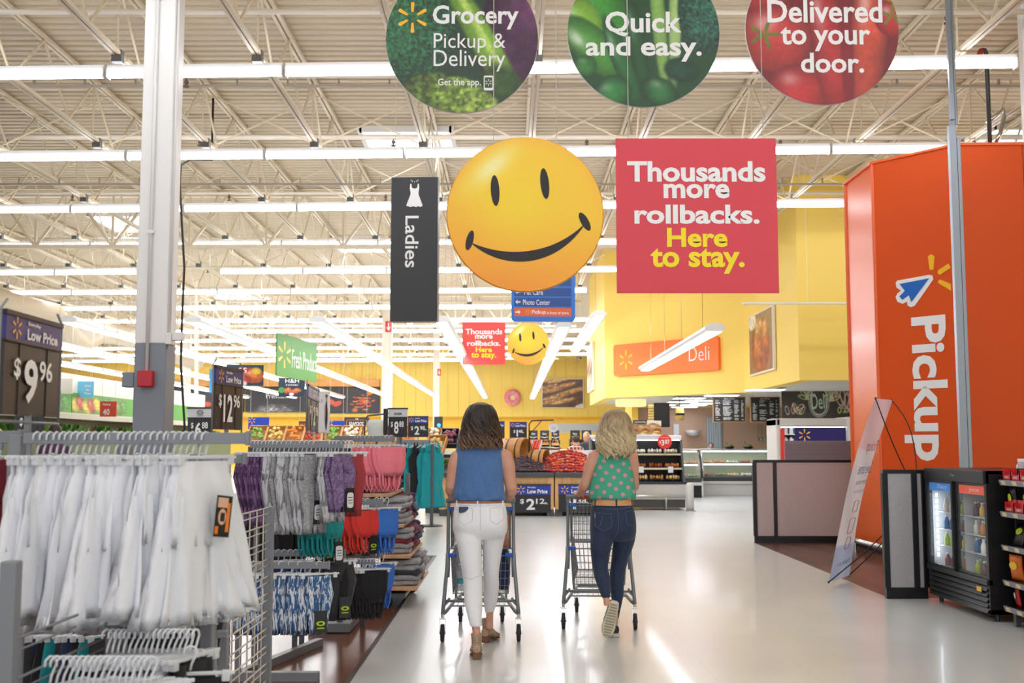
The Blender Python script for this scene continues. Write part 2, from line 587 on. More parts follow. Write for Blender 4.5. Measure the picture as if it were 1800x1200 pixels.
# dark strut channels running across
for yp, zp, xl, xr in ((14.9, 6.3, -8, 9), (19.0, 5.9, -10, 7)):
    m = MB(); m.box(xl, xr, yp-0.02, yp+0.02, zp, zp+0.03)
    x = xl
    while x < xr: m.box(x, x+0.02, yp-0.025, yp+0.025, zp+0.03, zp+0.12); x += 0.7
    struct('strut_channel', m, mat('strut_grey', '#a79e8e', 0.5))

# skylights
for (xs, ys, wx, wy) in ((-7.6, 12.7, 2.0, 1.5), (-1.85, 19.6, 1.6, 1.5), (9.1, 19.4, 1.6, 1.4), (-9.3, 27.0, 1.6, 2.0), (-4.0, 30.0, 1.6, 2.0), (-17.0, 33.0, 2.4, 2.4), (-10, 40, 2, 2.4)):
    t = thing('skylight', None, None, (xs, ys, 6.80)); t['kind'] = 'structure'
    m = MB()
    for s in (-1, 1):
        m.box(s*wx/2-0.04, s*wx/2+0.04, -wy/2-0.04, wy/2+0.04, 0, 0.10)
        m.box(-wx/2, wx/2, s*wy/2-0.04, s*wy/2+0.04, 0, 0.10)
    struct('skylight_curb', m, WHITE, t)
    m = MB(); m.add([(-wx/2,-wy/2,0.03),(wx/2,-wy/2,0.03),(wx/2,wy/2,0.03),(-wx/2,wy/2,0.03)], [(0,3,2,1)])
    struct('skylight_pane', m, SKYL, t)

# walls ---------------------------------------------------------------------
b = MB(); b.box(-34, 16.0, 62, 62.2, 2.95, 7.0); struct('wall_back', b, YEL)
b = MB(); b.box(-34, 16.0, 62.9, 63.1, 0, 2.95); b.box(-34, 16.0, 62.2, 63.0, 2.9, 2.95); struct('wall_back_lower', b, YEL2)
b = MB(); b.box(-34.2, -34, -8, 63, 0, 7.0); struct('wall_left', b, YEL)
b = MB(); b.box(16, 16.2, -8, 63, 0, 7.0); struct('wall_right', b, YEL)
# cladding seams of the back wall
b = MB()
for i in range(64): b.box(-33+0.6*i, -32.985+0.6*i, 61.985, 62.0, 2.95, 6.95)
o = struct('wall_seams', b, mat('yellow_seam', '#f3bf33', 0.6), kind='stuff'); o['kind'] = 'structure'

# deli bulkhead (plan): left face, diagonal face, side face, front face
SOF = 2.69
bp_ = [(2.6, 37.0), (2.6, 31.0), (5.8, 27.6), (5.8, 22.35), (16.0, 22.35), (16.0, 22.65), (6.1, 22.65), (6.1, 27.75), (2.9, 31.15), (2.9, 36.7), (16.0, 36.7), (16.0, 37.0)]
b = MB(); b.prismz(list(reversed(bp_)) if False else bp_, SOF, 6.95)
struct('wall_bulkhead', b, YEL)
SC_ = SOF+0.03
b = MB(); b.add([(2.62,36.9,SC_),(2.62,31.02,SC_),(5.82,27.62,SC_),(5.82,22.42,SC_),(16,22.42,SC_),(16,39.0,SC_),(4.2,39.0,SC_),(4.2,36.9,SC_)], [(0,7,6,5,4,3,2,1)])
def ceil_tile(nt, bs, oc):
    br = nt.nodes.new('ShaderNodeTexBrick'); br.inputs['Scale'].default_value = 1.0; br.offset = 0
    br.inputs['Brick Width'].default_value = 1.22; br.inputs['Row Height'].default_value = 0.61
    br.inputs['Mortar Size'].default_value = 0.012
    br.inputs['Color1'].default_value = (*lin('#e2ddd4'), 1); br.inputs['Color2'].default_value = (*lin('#e8e3da'), 1)
    br.inputs['Mortar'].default_value = (*lin('#f5f3ee'), 1)
    nt.links.new(oc, br.inputs['Vector']); nt.links.new(br.outputs['Color'], bs.inputs['Base Color'])
struct('ceiling_deli', b, patmat('white_ceiling_tiles', ceil_tile, 0.8))
TAN = mat('tan_wall', '#d2b296', 0.6)
b = MB(); b.box(4.2, 16, 39.0, 39.2, 0, SOF); struct('wall_deli_back', b, TAN)
b = MB(); b.box(4.0, 4.2, 37.05, 39.2, 0, SOF+0.2); struct('wall_deli_pier', b, YEL2)
b = MB(); b.lathe([(0.0,-0.20),(0.42,-0.20),(0.45,-0.17),(0.45,0.0),(0,0)], (3.5, 32.7, SOF+0.02), 28)
o = ob('drum_light', b, mat('warm_white_drum', '#ffe9a6', 0.4, emit=0.7), smooth=False, label='pale yellow round drum light under the deli bulkhead corner', cat='lamp')
# deli ceiling troffers, some added to brighten the deli
k = 0
for (px, Y) in ((1163, 36), (1199, 33.5), (1203, 38), (1211, 30.8), (1218, 36), (1232, 32.4), (1239, 34.5), (1268, 29.0), (1345, 26.0)):
    x = (px-900)/FPX*Y
    t = thing('ceiling_troffer', 'recessed white light panel in the deli ceiling', 'ceiling light', (x, Y, SOF), 0, 'recessed light panels of the deli ceiling')
    m = MB(); m.box(-0.45, 0.45, -0.30, 0.30, -0.02, 0.0); ob('trim_frame', m, WHITE, t)
    m = MB(); m.box(-0.41, 0.41, -0.26, 0.26, -0.03, -0.021); ob('diffuser', m, mat('troffer_glow', '#eef0ff', 0.5, emit=8.0), t)

# wood and black band of the meat department on the back wall ------------------
def wallsign(name, px0, px1, py0, py1, Y, thick, m):
    a = at(px0, py1, Y); c = at(px1, py0, Y)
    q = MB(); q.box(a.x, c.x, Y-thick, Y, a.z, c.z)
    return q
q = MB(); a = at(110, 678, 61.9); c = at(668, 668, 61.9); q.box(-26, c.x, 61.5, 62.0, a.z-0.05, c.z+0.05)
struct('trim_2', q, mat('oak_band', '#e0a35c', 0.5, noise=0.15, nscale=2))

# columns ---------------------------------------------------------------------
def column(x, y, w_, split=None, base=WHITE, h=6.9):
    t = thing('column', None, None, (x, y, 0)); t['kind'] = 'structure'
    m = MB(); z0 = split or 0
    m.bbox(-w_/2, w_/2, -w_/2, w_/2, z0, h, 0.012); struct('shaft', m, base, t)
    if split:
        m = MB(); m.bbox(-w_/2, w_/2, -w_/2, w_/2, 0, split, 0.012); struct('painted_base', m, GREYC, t)
    return t
for m_ in (WOODF, WOODR): m_.node_tree.nodes['Principled BSDF'].inputs['Specular IOR Level'].default_value = 0.35
C1 = column(-3.42, 10.6, 0.30, 2.35)
m = MB(); m.sm = True; m.tube([(-0.02, -0.175, 1.95), (-0.02, -0.175, 6.8)], 0.017, 8); struct('conduit', m, WHITE, C1)
m = MB(); m.sm = True; m.tube([(0.165, -0.11, 2.3), (0.165, -0.11, 6.8)], 0.012, 8); struct('conduit', m, WHITE, C1)
m = MB()
for z in (3.4, 5.7): m.box(-0.05, 0.01, -0.195, -0.15, z, z+0.03)
struct('conduit_strap', m, WHITE, C1)
m = MB(); m.bbox(0.14, 0.20, -0.17, -0.05, 2.34, 2.45, 0.008); m.bbox(0.20, 0.30, -0.15, -0.07, 2.38, 2.46, 0.008); struct('junction_box', m, WHITE, C1)
m = MB(); m.bbox(-0.09, 0.05, -0.23, -0.15, 1.94, 2.09, 0.008)
ob('alarm_box', m, mat('red_box', '#c41c30', 0.4), loc=(-3.42, 10.6, 0), label='red alarm box on the grey base of the big column', cat='alarm box')
m = MB(); m.bbox(-0.26, -0.15, -0.15, 0.02, 1.94, 2.08, 0.008)
ob('switch_box', m, GREYC, loc=(-3.42, 10.6, 0), label='grey switch box on the left side of the big column', cat='switch box')
column(-4.42, 39.2, 0.34, None, CREAMC)
column(-3.7, 54.3, 0.31, None, CREAMC)
column(-14.7, 50.0, 0.33, None, CREAMC)
# arrow plates on the far columns
REDA = mat('red_plate', '#d8232f', 0.4)
def arrow_plate(px, py, Y, w_, h_, lab):
    p = at(px, py, Y)
    m = MB(); m.box(-w_/2, w_/2, -0.02, 0, -h_/2, h_/2)
    t = ob('arrow_plate', m, REDA, loc=p, label=lab, cat='sign')
    flat(t, 'arrow', [(-0.09*w_, 0.38*h_), (-0.09*w_, -0.1*h_), (-0.3*w_, 0.02*h_), (-0.3*w_, -0.12*h_), (0, -0.4*h_), (0.3*w_, -0.12*h_), (0.3*w_, 0.02*h_), (0.09*w_, -0.1*h_), (0.09*w_, 0.38*h_)], WHITEP, -0.024)
arrow_plate(683, 574, 39.0, 0.22, 0.38, 'red plate with white down arrow on nearer cream column')
arrow_plate(772, 654, 54.1, 0.16, 0.32, 'red plate with white down arrow on farther cream column')
m = MB(); m.box(-0.2, 0.2, -0.25, 0, -0.35, 0.35); m.box(-0.06, 0.06, -0.27, -0.24, -0.12, 0.0)
t = ob('scanner_station', m, BLACK, loc=at(771, 745, 54.14), label='black wall unit with blue light on far column', cat='scanner')
m = MB(); m.lathe([(0, 0), (0.09, 0), (0.09, 0.02), (0, 0.02)], n=14); ob('blue_lamp', m, mat('blue_lamp', '#2e8fff', 0.3, emit=2.0), t, loc=(0.03, -0.26, -0.06), rot=(PI/2, 0, 0))

# ================================================================ LIGHT FIXTURES
def strip_fixture():
    t = thing('strip_light', 'white fluorescent strip light under the roof joists', 'ceiling light', (0, 0, 0), 0, 'rows of fluorescent strip lights under the roof')
    m = MB(); m.box(-1.055, 1.055, -0.035, 0.035, 0.045, 0.10); m.box(-1.06, -1.045, -0.06, 0.06, -0.06, 0.06); m.box(1.045, 1.06, -0.06, 0.06, -0.06, 0.06)
    ob('housing', m, WHITE, t)
    m = MB(); m.rings([[(x, 0.062*math.cos(2*PI*k/8), 0.055*math.sin(2*PI*k/8)) for k in range(8)] for x in (-1.045, 1.045)], caps=False)
    ob('tube', m, TUBEM, t)
    return t
SF = strip_fixture()
first = True
TH = 0.038
for n in range(-4, 13):
    Y = 12.72+3.78*n
    xl = -0.47*Y-1.0
    if n < 0: xl = -9.0
    xr = 7.5 if n < 0 else 0.47*Y+0.6 if n < 3 else (4.2 if Y < 26 else 3.6 if Y < 28.5 else 1.3 if Y < 38 else 5.0)
    if n == 12: xl, xr = -24.0, -1.5  # last row is stretched to the left to light the back wall
    rw = 0
    x = xl + (n*0.7) % 1.3 if n >= 0 else xl
    while x+2.14 < xr+1.25:
        if not (n == 4 and -10.9 < x < -9.0):
            loc = (x+1.07, Y-(x+1.07)*math.sin(TH)*0.9, 5.80)
            rw += 1
            if first: SF.location = loc; SF.rotation_euler.z = -TH; first = False; o_ = SF
            else: o_ = dup(SF, loc, -TH)
            if n < 0: o_['label'] = 'white strip light in the roof rows above and behind the viewpoint'; o_['group'] = 'strip light rows behind the viewpoint'
            else: o_['label'] = 'strip light under the roof, '+nth(n+1)+' row from the front, '+nth(rw)+' from the left'
        x += 2.14

def pendant_fixture():
    t = thing('pendant_light', 'white winged pendant fluorescent fixture over the grocery department', 'pendant light', (0,0,0), 0, 'long runs of pendant lights over the grocery department')
    m = MB()
    prof = [(-0.17, 0.0), (-0.17, 0.045), (-0.07, 0.11), (0.07, 0.11), (0.17, 0.045), (0.17, 0.0), (0.11, -0.03), (-0.11, -0.03)]
    n = len(prof)
    m.add([(x, -1.2, z) for x, z in prof]+[(x, 1.2, z) for x, z in prof],
          [tuple(range(n)), tuple(reversed(range(n, 2*n)))]+[((i+1) % n, i, n+i, n+(i+1) % n) for i in range(n) if i != 6])
    ob('housing', m, mat('white_pendant_housing', '#f2f2f0', 0.35), t)
    m = MB()
    for s in (-0.055, 0.055): m.box(s-0.045, s+0.045, -1.19, 1.19, -0.05, -0.031)
    ob('tubes', m, TUBEM, t)
    m = MB(); m.cyl((0, 0, 0.1), (0, 0, 2.98), 0.004, n=4); ob('hanger_wire', m, CHROME, t)
    return t
PF = pendant_fixture(); first = True
ZP = 3.9
for k in range(-6, 2):  # leftmost run is added to light the back wall
    xk = -1.43+2.53*k; rw = 0
    Y = 22.4 if k > -5 else 27.28
    if k == 1: Y = 23.4
    while Y < 57.6:
        rw += 1
        if first: PF.location = (xk, Y+1.2, ZP); first = False; o_ = PF
        else: o_ = dup(PF, (xk, Y+1.2, ZP))
        o_['label'] = 'pendant light of the '+nth(k+7)+' long run from the left, '+nth(rw)+' from the near end'
        Y += 2.44
for i in range(4):
    dup(PF, (3.37, 18.3+1.2+2.44*i, ZP-0.6), label='pendant light of the run before the orange deli sign, '+nth(i+1)+' from the near end', group='pendant run before the orange deli sign')
for i in range(4):
    dup(PF, (2.0+0.0*i, 26.4+2.44*i, ZP+0.45), label='pendant light of the short run beside the blue sign, '+nth(i+1)+' from the near end', group='short pendant run beside the blue sign')

# hanging suspension wires seen against the ceiling, ducts, cable -------------------
DUCT = mat('cream_duct', '#d6c6ab', 0.45)
m = MB(); m.sm = True
pts = [at(-60, 505, 30), at(20, 535, 31), at(95, 553, 32), at(118, 585, 33), at(140, 603, 34), at(160, 592, 35), at(178, 585, 36), at(230, 592, 38), at(345, 636, 44)]
m.tube(pts, 0.34, 14); struct('air_duct', m, DUCT)
m = MB(); m.sm = True; m.tube([at(640, 218, 20.4), at(800, 216, 20.4)], 0.16, 16)
struct('air_duct', m, WHITE)
m = MB(); m.sm = True
pa_ = at(372, 282, 17)
pts = [Vector((pa_.x, 17, 6.9)), pa_, at(335, 280, 17), at(318, 290, 17), at(316, 320, 17), at(320, 400, 17), at(324, 470, 17), at(320, 560, 17), at(318, 640, 17), at(324, 740, 17), at(325, 765, 17)]
m.tube(pts, 0.018, 6)
t = ob('hanging_cable', m, BLACK, label='black power cable hanging from the roof behind the big column', cat='cable')
m = MB(); m.tube([at(345, 480, 37), at(345, 875, 37)], 0.07, 8); 
ob('white_pole', m, CREAMC, label='slim cream pole right of the hanging black cable', cat='pole')

# right foreground struts ------------------------------------------------------------
GSTR = mat('galvanised_strut', '#9aa3ad', 0.35, metal=0.5)
p = at(1697, 900, 12.3)
m = MB(); m.bbox(-0.055, 0.025, -0.035, 0.035, 0, 5.0, 0.004); m.bbox(0.03, 0.07, -0.03, 0.03, 0, 4.85, 0.004)
C2 = thing('strut_post', 'grey square strut post rising in front of the orange wall', 'post', (p.x+0.02, 12.3, 0))
ob('post', m, GSTR, C2)
m = MB(); m.tube([(0.0, 0, 5.0), (0.0, 0, 6.85)], 0.035, 10); m.tube([(0.035, -0.02, 5.0), (0.035, -0.02, 6.85)], 0.014, 8); ob('upper_pipe', m, GSTR, C2)
m = MB(); m.bbox(-0.05, 0.0, -0.08, -0.03, 5.05, 5.35, 0.004); ob('switch_box', m, GSTR, C2)
m = MB(); m.bbox(-0.06, 0.06, -0.06, 0.06, 4.6, 6.9, 0.01)
ob('corner_post', m, WHITE, loc=(at(1800, 30, 13.2).x, 13.2, 0), label='white post at the upper right edge above the orange wall', cat='post')
t = thing('standpipe', 'black vertical pipe with red valve above the orange wall', 'pipe', (at(1734, 100, 14.0).x, 14.0, 0))
m = MB(); m.sm = True; m.tube([(0, 0, 4.5), (0, 0, 6.45), (-0.02, 0, 6.5), (-0.06, 0, 6.5)], 0.028, 10); ob('pipe', m, mat('dark_pipe', '#3b3b3e', 0.4), t)
m = MB(); m.cyl((-0.06, 0, 6.5), (-0.1, 0, 6.42), 0.035, n=10); m.cyl((-0.1,0,6.42),(-0.1,0,6.32),0.022,n=8); ob('valve', m, mat('valve_red', '#a8322c', 0.5), t)
m = MB(); m.cyl(at(1305, 533, 21.6), at(1520, 533, 21.6), 0.022, n=8)
for px in (1330, 1420, 1500): p_ = at(px, 533, 21.6); m.cyl(p_, (p_.x, 21.6, 6.9), 0.003, n=4)
ob('hanging_rod', m, WHITE, label='thin white horizontal rod hanging before the yellow deli bulkhead', cat='rod')
# flexible bright conduit
m = MB(); m.sm = True; m.tube([at(1735, 215, 15), at(1755, 200, 15), at(1763, 192, 15), at(1765, 205, 15), at(1758, 235, 15), at(1750, 250, 15)], 0.03, 8)
ob('flexible_conduit', m, CHROME, label='bent silver flexible conduit above the orange wall', cat='conduit')
# ================================================================ HANGING SIGNS
VC = vcmat('flat_print', 0.4)
VCG = vcmat('glossy_flat_print', 0.3)
SPY = mat('spark_yellow', '#ffc220', 0.4)
TW = mat('white_lettering', '#f6f6f6', 0.4)
TY = mat('yellow_lettering', '#ffe600', 0.4)
INK = mat('black_ink', '#221d1c', 0.5)
WIRE = mat('thin_wire', '#c9c4ba', 0.4)

def wires(t, xs, z0, top):
    for x in xs:
        m = MB(); m.cyl((x, 0, z0), (x, 0, top), 0.003, n=4); ob('hanging_wire', m, WIRE, t)

def disc_sign(px, py, rpx, Y, fn, lines, label, yaw=0.0):
    c = at(px, py, Y); r = rpx/FPX*Y*1.03
    t = thing('round_sign', label, 'sign', c, yaw, 'round printed signs hanging at the top')
    m = MB(); m.lathe([(0, 0), (r, 0), (r, 0.02), (0, 0.02)], n=72)
    ob('backing_disc', m, mat('sign_backing', '#dfe3e2', 0.5), t, rot=(-PI/2, 0, 0), loc=(0, 0, 0))
    printed(t, 'printed_face', 2*r*0.997, 2*r*0.997, 84, 220, fn, VC, -0.003, disc=True)
    for (s, x, z, w_, h_, b_) in lines:
        text(t, s, x*r, z*r, w_*r, h_*r if h_ else None, TW, -0.006, b_)
    wires(t, (-0.35*r, 0.35*r), 0.93*r, 6.9-c.z)
    return t, r

def paint_greens(u, v):
    p = Paint(u, v, '#24402c')
    p.blob(0.12, 0.62, 0.36, 0.42, '#2c6a43', 0.2, 0.06, 0.35, 0.75, 70)
    p.blob(0.92, 0.62, 0.30, 0.52, '#4d2348', -0.3, 0.05, 0.35, 0.35, 16, 0.25)
    p.blob(1.0, 0.75, 0.16, 0.3, '#6b3a62', -0.3, 0.4, 0.3, 0.3, 20)
    p.blob(0.66, 0.45, 0.10, 0.66, '#86b83e', 0.5, 0.25, 0.35, 0.25, 9)
    p.blob(0.58, 0.62, 0.035, 0.6, '#b9dc6a', 0.5, 0.6, 0.1, 0.2, 9)
    p.blob(0.30, 0.12, 0.22, 0.16, '#5c7530', 0.1, 0.1, 0.3, 0.8, 40)
    p.blob(0.48, 0.10, 0.2, 0.15, '#7b9a3c', -0.2, 0.1, 0.25, 0.8, 38)
    p.blob(0.62, 0.04, 0.14, 0.12, '#8fae4d', -0.2, 0.2, 0.3, 0.8, 45)
    p.blob(0.78, 0.2, 0.12, 0.2, '#3b5a2c', 0.9, 0.4, 0.3, 0.4, 20)
    return p.noise(0.12, 60)
def paint_peppers(u, v):
    p = Paint(u, v, '#1d4a26')
    p.blob(0.22, 0.72, 0.16, 0.42, '#3f9a34', 0.5, 0.12, 0.45, 0.15, 6, 0.5)
    p.blob(0.08, 0.55, 0.16, 0.2, '#8cc63e', 0.2, 0.15, 0.3, 0.1, 8, 0.5)
    p.blob(0.17, 0.40, 0.13, 0.3, '#4e9d36', 0.75, 0.12, 0.5, 0.1, 6, 0.7)
    p.blob(0.36, 0.30, 0.07, 0.36, '#246b2d', 0.35, 0.15, 0.4, 0.1, 6, 0.4)
    p.blob(0.46, 0.42, 0.06, 0.36, '#1f5b2a', 0.15, 0.15, 0.4, 0.1, 6, 0.35)
    p.blob(0.60, 0.6, 0.055, 0.6, '#8fbf5e', 0.08, 0.3, 0.35, 0.1, 8)
    p.blob(0.71, 0.6, 0.05, 0.55, '#a9ce7a', -0.03, 0.3, 0.35, 0.1, 8)
    p.blob(0.90, 0.66, 0.18, 0.32, '#2d5f4c', 0.0, 0.08, 0.35, 0.75, 70)
    p.blob(0.30, 0.1, 0.13, 0.12, '#2f7d3a', 0.4, 0.1, 0.5, 0.2, 14, 0.3)
    p.blob(0.6, 0.1, 0.14, 0.1, '#2b7236', -0.5, 0.1, 0.5, 0.2, 14, 0.3)
    p.blob(0.12, 0.28, 0.08, 0.08, '#3d8a3a', 0, 0.2, 0.5, 0.2, 14, 0.2)
    p.blob(0.75, 0.25, 0.13, 0.09, '#1c5433', -0.2, 0.2, 0.5, 0.3, 14)
    return p.noise(0.08, 60)
def paint_reds(u, v):
    p = Paint(u, v, '#7a1f26')
    p.blob(0.12, 0.82, 0.2, 0.2, '#c8393a', 0, 0.06, 0.35, 0.1, 6, 0.35)
    p.blob(0.2, 0.45, 0.25, 0.24, '#d23f3c', 0, 0.05, 0.4, 0.1, 6, 0.5)
    p.blob(0.34, 0.1, 0.2, 0.18, '#c93436', 0, 0.06, 0.4, 0.1, 6, 0.4)
    p.blob(0.54, 0.4, 0.12, 0.6, '#c22f33', 0.12, 0.1, 0.4, 0.1, 6, 0.4)
    p.blob(0.80, 0.45, 0.13, 0.6, '#d6503c', -0.1, 0.1, 0.4, 0.15, 8, 0.5)
    p.blob(0.66, 0.35, 0.05, 0.5, '#8e1e2b', 0.02, 0.4, 0.2)
    p.blob(0.96, 0.58, 0.12, 0.13, '#cf3838', 0, 0.08, 0.4, 0.1, 6, 0.5)
    p.blob(0.97, 0.9, 0.14, 0.22, '#f0a62c', 0, 0.06, 0.3, 0.1, 6, 0.3)
    for a in range(5):
        p.blob(0.12+0.06*math.cos(a*1.26), 0.47+0.05*math.sin(a*1.26), 0.065, 0.016, '#6c7d2e', a*1.26, 0.4)
        p.blob(0.96+0.05*math.cos(a*1.26+.3), 0.6+0.04*math.sin(a*1.26+.3), 0.05, 0.012, '#71852f', a*1.26+.3, 0.4)
    p.blob(0.1, 0.8, 0.1, 0.03, '#5c7a2e', 0.3, 0.5)
    return p.noise(0.08, 50)

t, r = disc_sign(812, 68, 134, 8.75, paint_greens,
    [('Grocery', 0.18, 0.285, 1.13, 0.33, 0.022), ('Pickup &', 0.10, -0.06, 0.94, 0.265, 0.0), ('Delivery', 0.10, -0.30, 0.94, 0.29, 0.0), ('Get the app.', -0.03, -0.60, 0.56, 0.12, 0.01)],
    'round green vegetable print sign reading Grocery Pickup & Delivery, leftmost of three')
spark(t, -0.65*r, 0.285*r, 0.21*r, SPY, -0.006)
ph = flat(t, 'phone_icon', rrect(0.125*r, 0.2*r, 0.02*r, cx=0.35*r, cz=-0.6*r), TW, -0.006)
m = MB(); m.add([(x, -0.008, z) for x, z in rrect(0.1*r, 0.14*r, 0.01*r, cx=0.35*r, cz=-0.595*r)], [tuple(range(24))]); ob('phone_screen', m, mat('dark_green_ink', '#3a5c33', 0.5), ph)
s_ = spark(ph, 0.35*r, -0.595*r, 0.045*r, TW, -0.010)
disc_sign(1131, 58, 134, 8.72, paint_peppers, [('Quick', 0.0, 0.12, 1.0, 0.34, 0.024), ('and easy.', 0.0, -0.22, 1.52, 0.34, 0.024)],
    'round green pepper print sign reading Quick and easy., middle of three')
disc_sign(1445, 53, 135, 8.66, paint_reds, [('Delivered', 0.04, 0.25, 1.5, 0.31, 0.022), ('to your', 0.04, -0.12, 1.17, 0.33, 0.022), ('door.', 0.12, -0.44, 0.82, 0.27, 0.024)],
    'round red tomato print sign reading Delivered to your door., rightmost of three')

# smiling face discs and red squares
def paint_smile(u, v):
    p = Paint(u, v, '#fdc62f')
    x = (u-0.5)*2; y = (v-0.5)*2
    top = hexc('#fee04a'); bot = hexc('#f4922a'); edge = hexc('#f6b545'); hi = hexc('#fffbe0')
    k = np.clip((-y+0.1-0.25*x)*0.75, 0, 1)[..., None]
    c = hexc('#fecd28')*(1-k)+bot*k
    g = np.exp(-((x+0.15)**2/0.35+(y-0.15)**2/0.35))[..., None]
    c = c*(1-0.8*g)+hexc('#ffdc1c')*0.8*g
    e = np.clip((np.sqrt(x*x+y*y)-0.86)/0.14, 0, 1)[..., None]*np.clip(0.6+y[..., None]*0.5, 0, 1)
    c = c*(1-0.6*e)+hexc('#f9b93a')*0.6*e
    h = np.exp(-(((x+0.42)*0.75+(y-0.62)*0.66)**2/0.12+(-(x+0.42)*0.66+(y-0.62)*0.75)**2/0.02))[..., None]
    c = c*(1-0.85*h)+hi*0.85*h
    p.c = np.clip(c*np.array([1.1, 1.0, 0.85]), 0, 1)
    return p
def smile(px, py, rpx, Y, label):
    c = at(px, py, Y); r = rpx/FPX*Y*1.02
    t = thing('smiling_face_sign', label, 'sign', c, 0)
    m = MB(); m.lathe([(0, 0), (r*0.985, 0), (r, 0.012), (r*0.985, 0.024), (0, 0.024)], n=80)
    ob('backing_disc', m, mat('amber_backing', '#f5ac3a', 0.4), t, rot=(-PI/2, 0, 0))
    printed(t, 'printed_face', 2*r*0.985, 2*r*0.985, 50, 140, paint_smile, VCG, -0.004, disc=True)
    def ell(cx, cz, a, b_, rot, n=24):
        return [(cx*r+r*(a*math.cos(q)*math.cos(rot)-b_*math.sin(q)*math.sin(rot)), cz*r+r*(a*math.cos(q)*math.sin(rot)+b_*math.sin(q)*math.cos(rot))) for q in [2*PI*i/n for i in range(n)]]
    flat(t, 'eye', ell(-0.38, 0.30, 0.055, 0.20, 0.06), INK, -0.007)
    flat(t, 'eye', ell(0.25, 0.39, 0.055, 0.20, 0.10), INK, -0.007)
    # mouth: crescent between two arcs, tilted
    pts = []
    P0 = Vector((-0.70, -0.36)); P1 = Vector((-0.30, -0.74)); P2 = Vector((0.40, -0.72)); P3 = Vector((0.78, -0.10))
    Q1 = Vector((-0.28, -0.56)); Q2 = Vector((0.34, -0.56))
    bz = lambda a, b_, c_, d, s: a*(1-s)**3+b_*3*s*(1-s)**2+c_*3*s*s*(1-s)+d*s**3
    lo = [bz(P0, P1, P2, P3, i/24) for i in range(25)]; up = [bz(P0, Q1, Q2, P3, i/24) for i in range(25)]
    m = MB()
    for i in range(24):
        m.add([(lo[i].x*r, -0.007, lo[i].y*r), (lo[i+1].x*r, -0.007, lo[i+1].y*r), (up[i+1].x*r, -0.007, up[i+1].y*r), (up[i].x*r, -0.007, up[i].y*r)], [(0, 1, 2, 3)])
    for (cx, cz, rot, a) in ((-0.70, -0.34, -0.25, 0.045), (0.755, -0.10, 0.5, 0.05)):
        e_ = ell(cx, cz, a, 0.13, rot); m.add([(x, -0.0075, z) for x, z in e_], [tuple(range(len(e_)))])
    ob('mouth', m, INK, t)
    wires(t, (-0.4*r, 0.4*r), 0.9*r, 6.9-c.z)
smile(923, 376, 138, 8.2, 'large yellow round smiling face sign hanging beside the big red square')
smile(928.5, 604, 36.5, 31.0, 'small distant yellow round smiling face sign beside the small red square')

def red_sign(px, py, wpx, hpx, Y, label, colr):
    c = at(px, py, Y); w_ = wpx/FPX*Y; h_ = hpx/FPX*Y
    t = thing('red_square_sign', label, 'sign', c, 0)
    m = MB(); m.bbox(-w_/2, w_/2, 0, 0.018, -h_/2, h_/2, 0.004); ob('panel', m, colr, t)
    for (s, z, ww, hh, mm) in (('Thousands', 0.282, 0.86, 0.135, TW), ('more', 0.155, 0.41, 0.095, TW), ('rollbacks.', 0.005, 0.775, 0.125, TW), ('Here', -0.145, 0.375, 0.125, TY), ('to stay.', -0.295, 0.58, 0.165, TY)):
        text(t, s, 0, z*h_, ww*w_, hh*h_, mm, -0.004, 0.032)
    wires(t, (-0.42*w_, 0.42*w_), h_/2, 6.9-c.z)
red_sign(1225, 378, 288, 280, 8.2, 'large red square sign reading Thousands more rollbacks, Here to stay', mat('coral_red_panel', '#e0404f', 0.45))
red_sign(850.5, 603.5, 76, 75, 31.0, 'small distant red square sign reading Thousands more rollbacks', mat('bright_red_panel', '#f24a44', 0.45))

# ladies department box sign
c = at(728, 437, 13.8)
t = thing('department_sign', 'tall black box sign reading Ladies with a dress icon', 'sign', c, -0.05)
W_, H_, D_ = 0.60, 1.84, 0.16
m = MB(); m.bbox(-W_/2, W_/2, 0.0, D_, -H_/2, H_/2, 0.006); ob('case', m, mat('brushed_edge', '#8f8a86', 0.4, metal=0.3), t)
m = MB(); m.box(-W_/2+0.006, W_/2-0.006, -0.006, 0.0, -H_/2+0.006, H_/2-0.006); ob('front_panel', m, mat('charcoal_panel', '#26282c', 0.4), t)
text(t, 'Ladies', -0.03, 0.09, 0.66, 0.17, TW, -0.009, 0.012, rot=-PI/2)
dress = [(-0.055, 0.30), (-0.04, 0.30), (-0.035, 0.25), (0, 0.235), (0.035, 0.25), (0.04, 0.30), (0.055, 0.30), (0.06, 0.24), (0.05, 0.19), (0.052, 0.16), (0.105, 0.02), (0.08, 0.0), (0.05, 0.012), (0.02, 0.0), (-0.02, 0.012), (-0.05, 0.0), (-0.08, 0.012), (-0.105, 0.02), (-0.052, 0.16), (-0.05, 0.19), (-0.06, 0.24)]
flat(t, 'dress_icon', [(x, z+0.53) for x, z in dress], TW, -0.009)
m = MB()
for k in range(5): 
    a = math.radians(200+35*k); m.add([(0.045*math.cos(a)+0.007*math.cos(q*PI/3), -0.009, 0.885+0.03*math.sin(a)+0.007*math.sin(q*PI/3)) for q in range(6)], [tuple(range(6))])
ob('necklace_icon', m, TW, t)
m = MB()
for (x, z) in ((-0.28, 0.90), (0.28, 0.90), (-0.28, -0.90), (0.28, -0.90)): m.sph((x, -0.007, z), 0.006, 6, 4)
ob('screws', m, CHROME, t)
wires(t, (-0.25, 0.25), H_/2, 6.9-c.z)

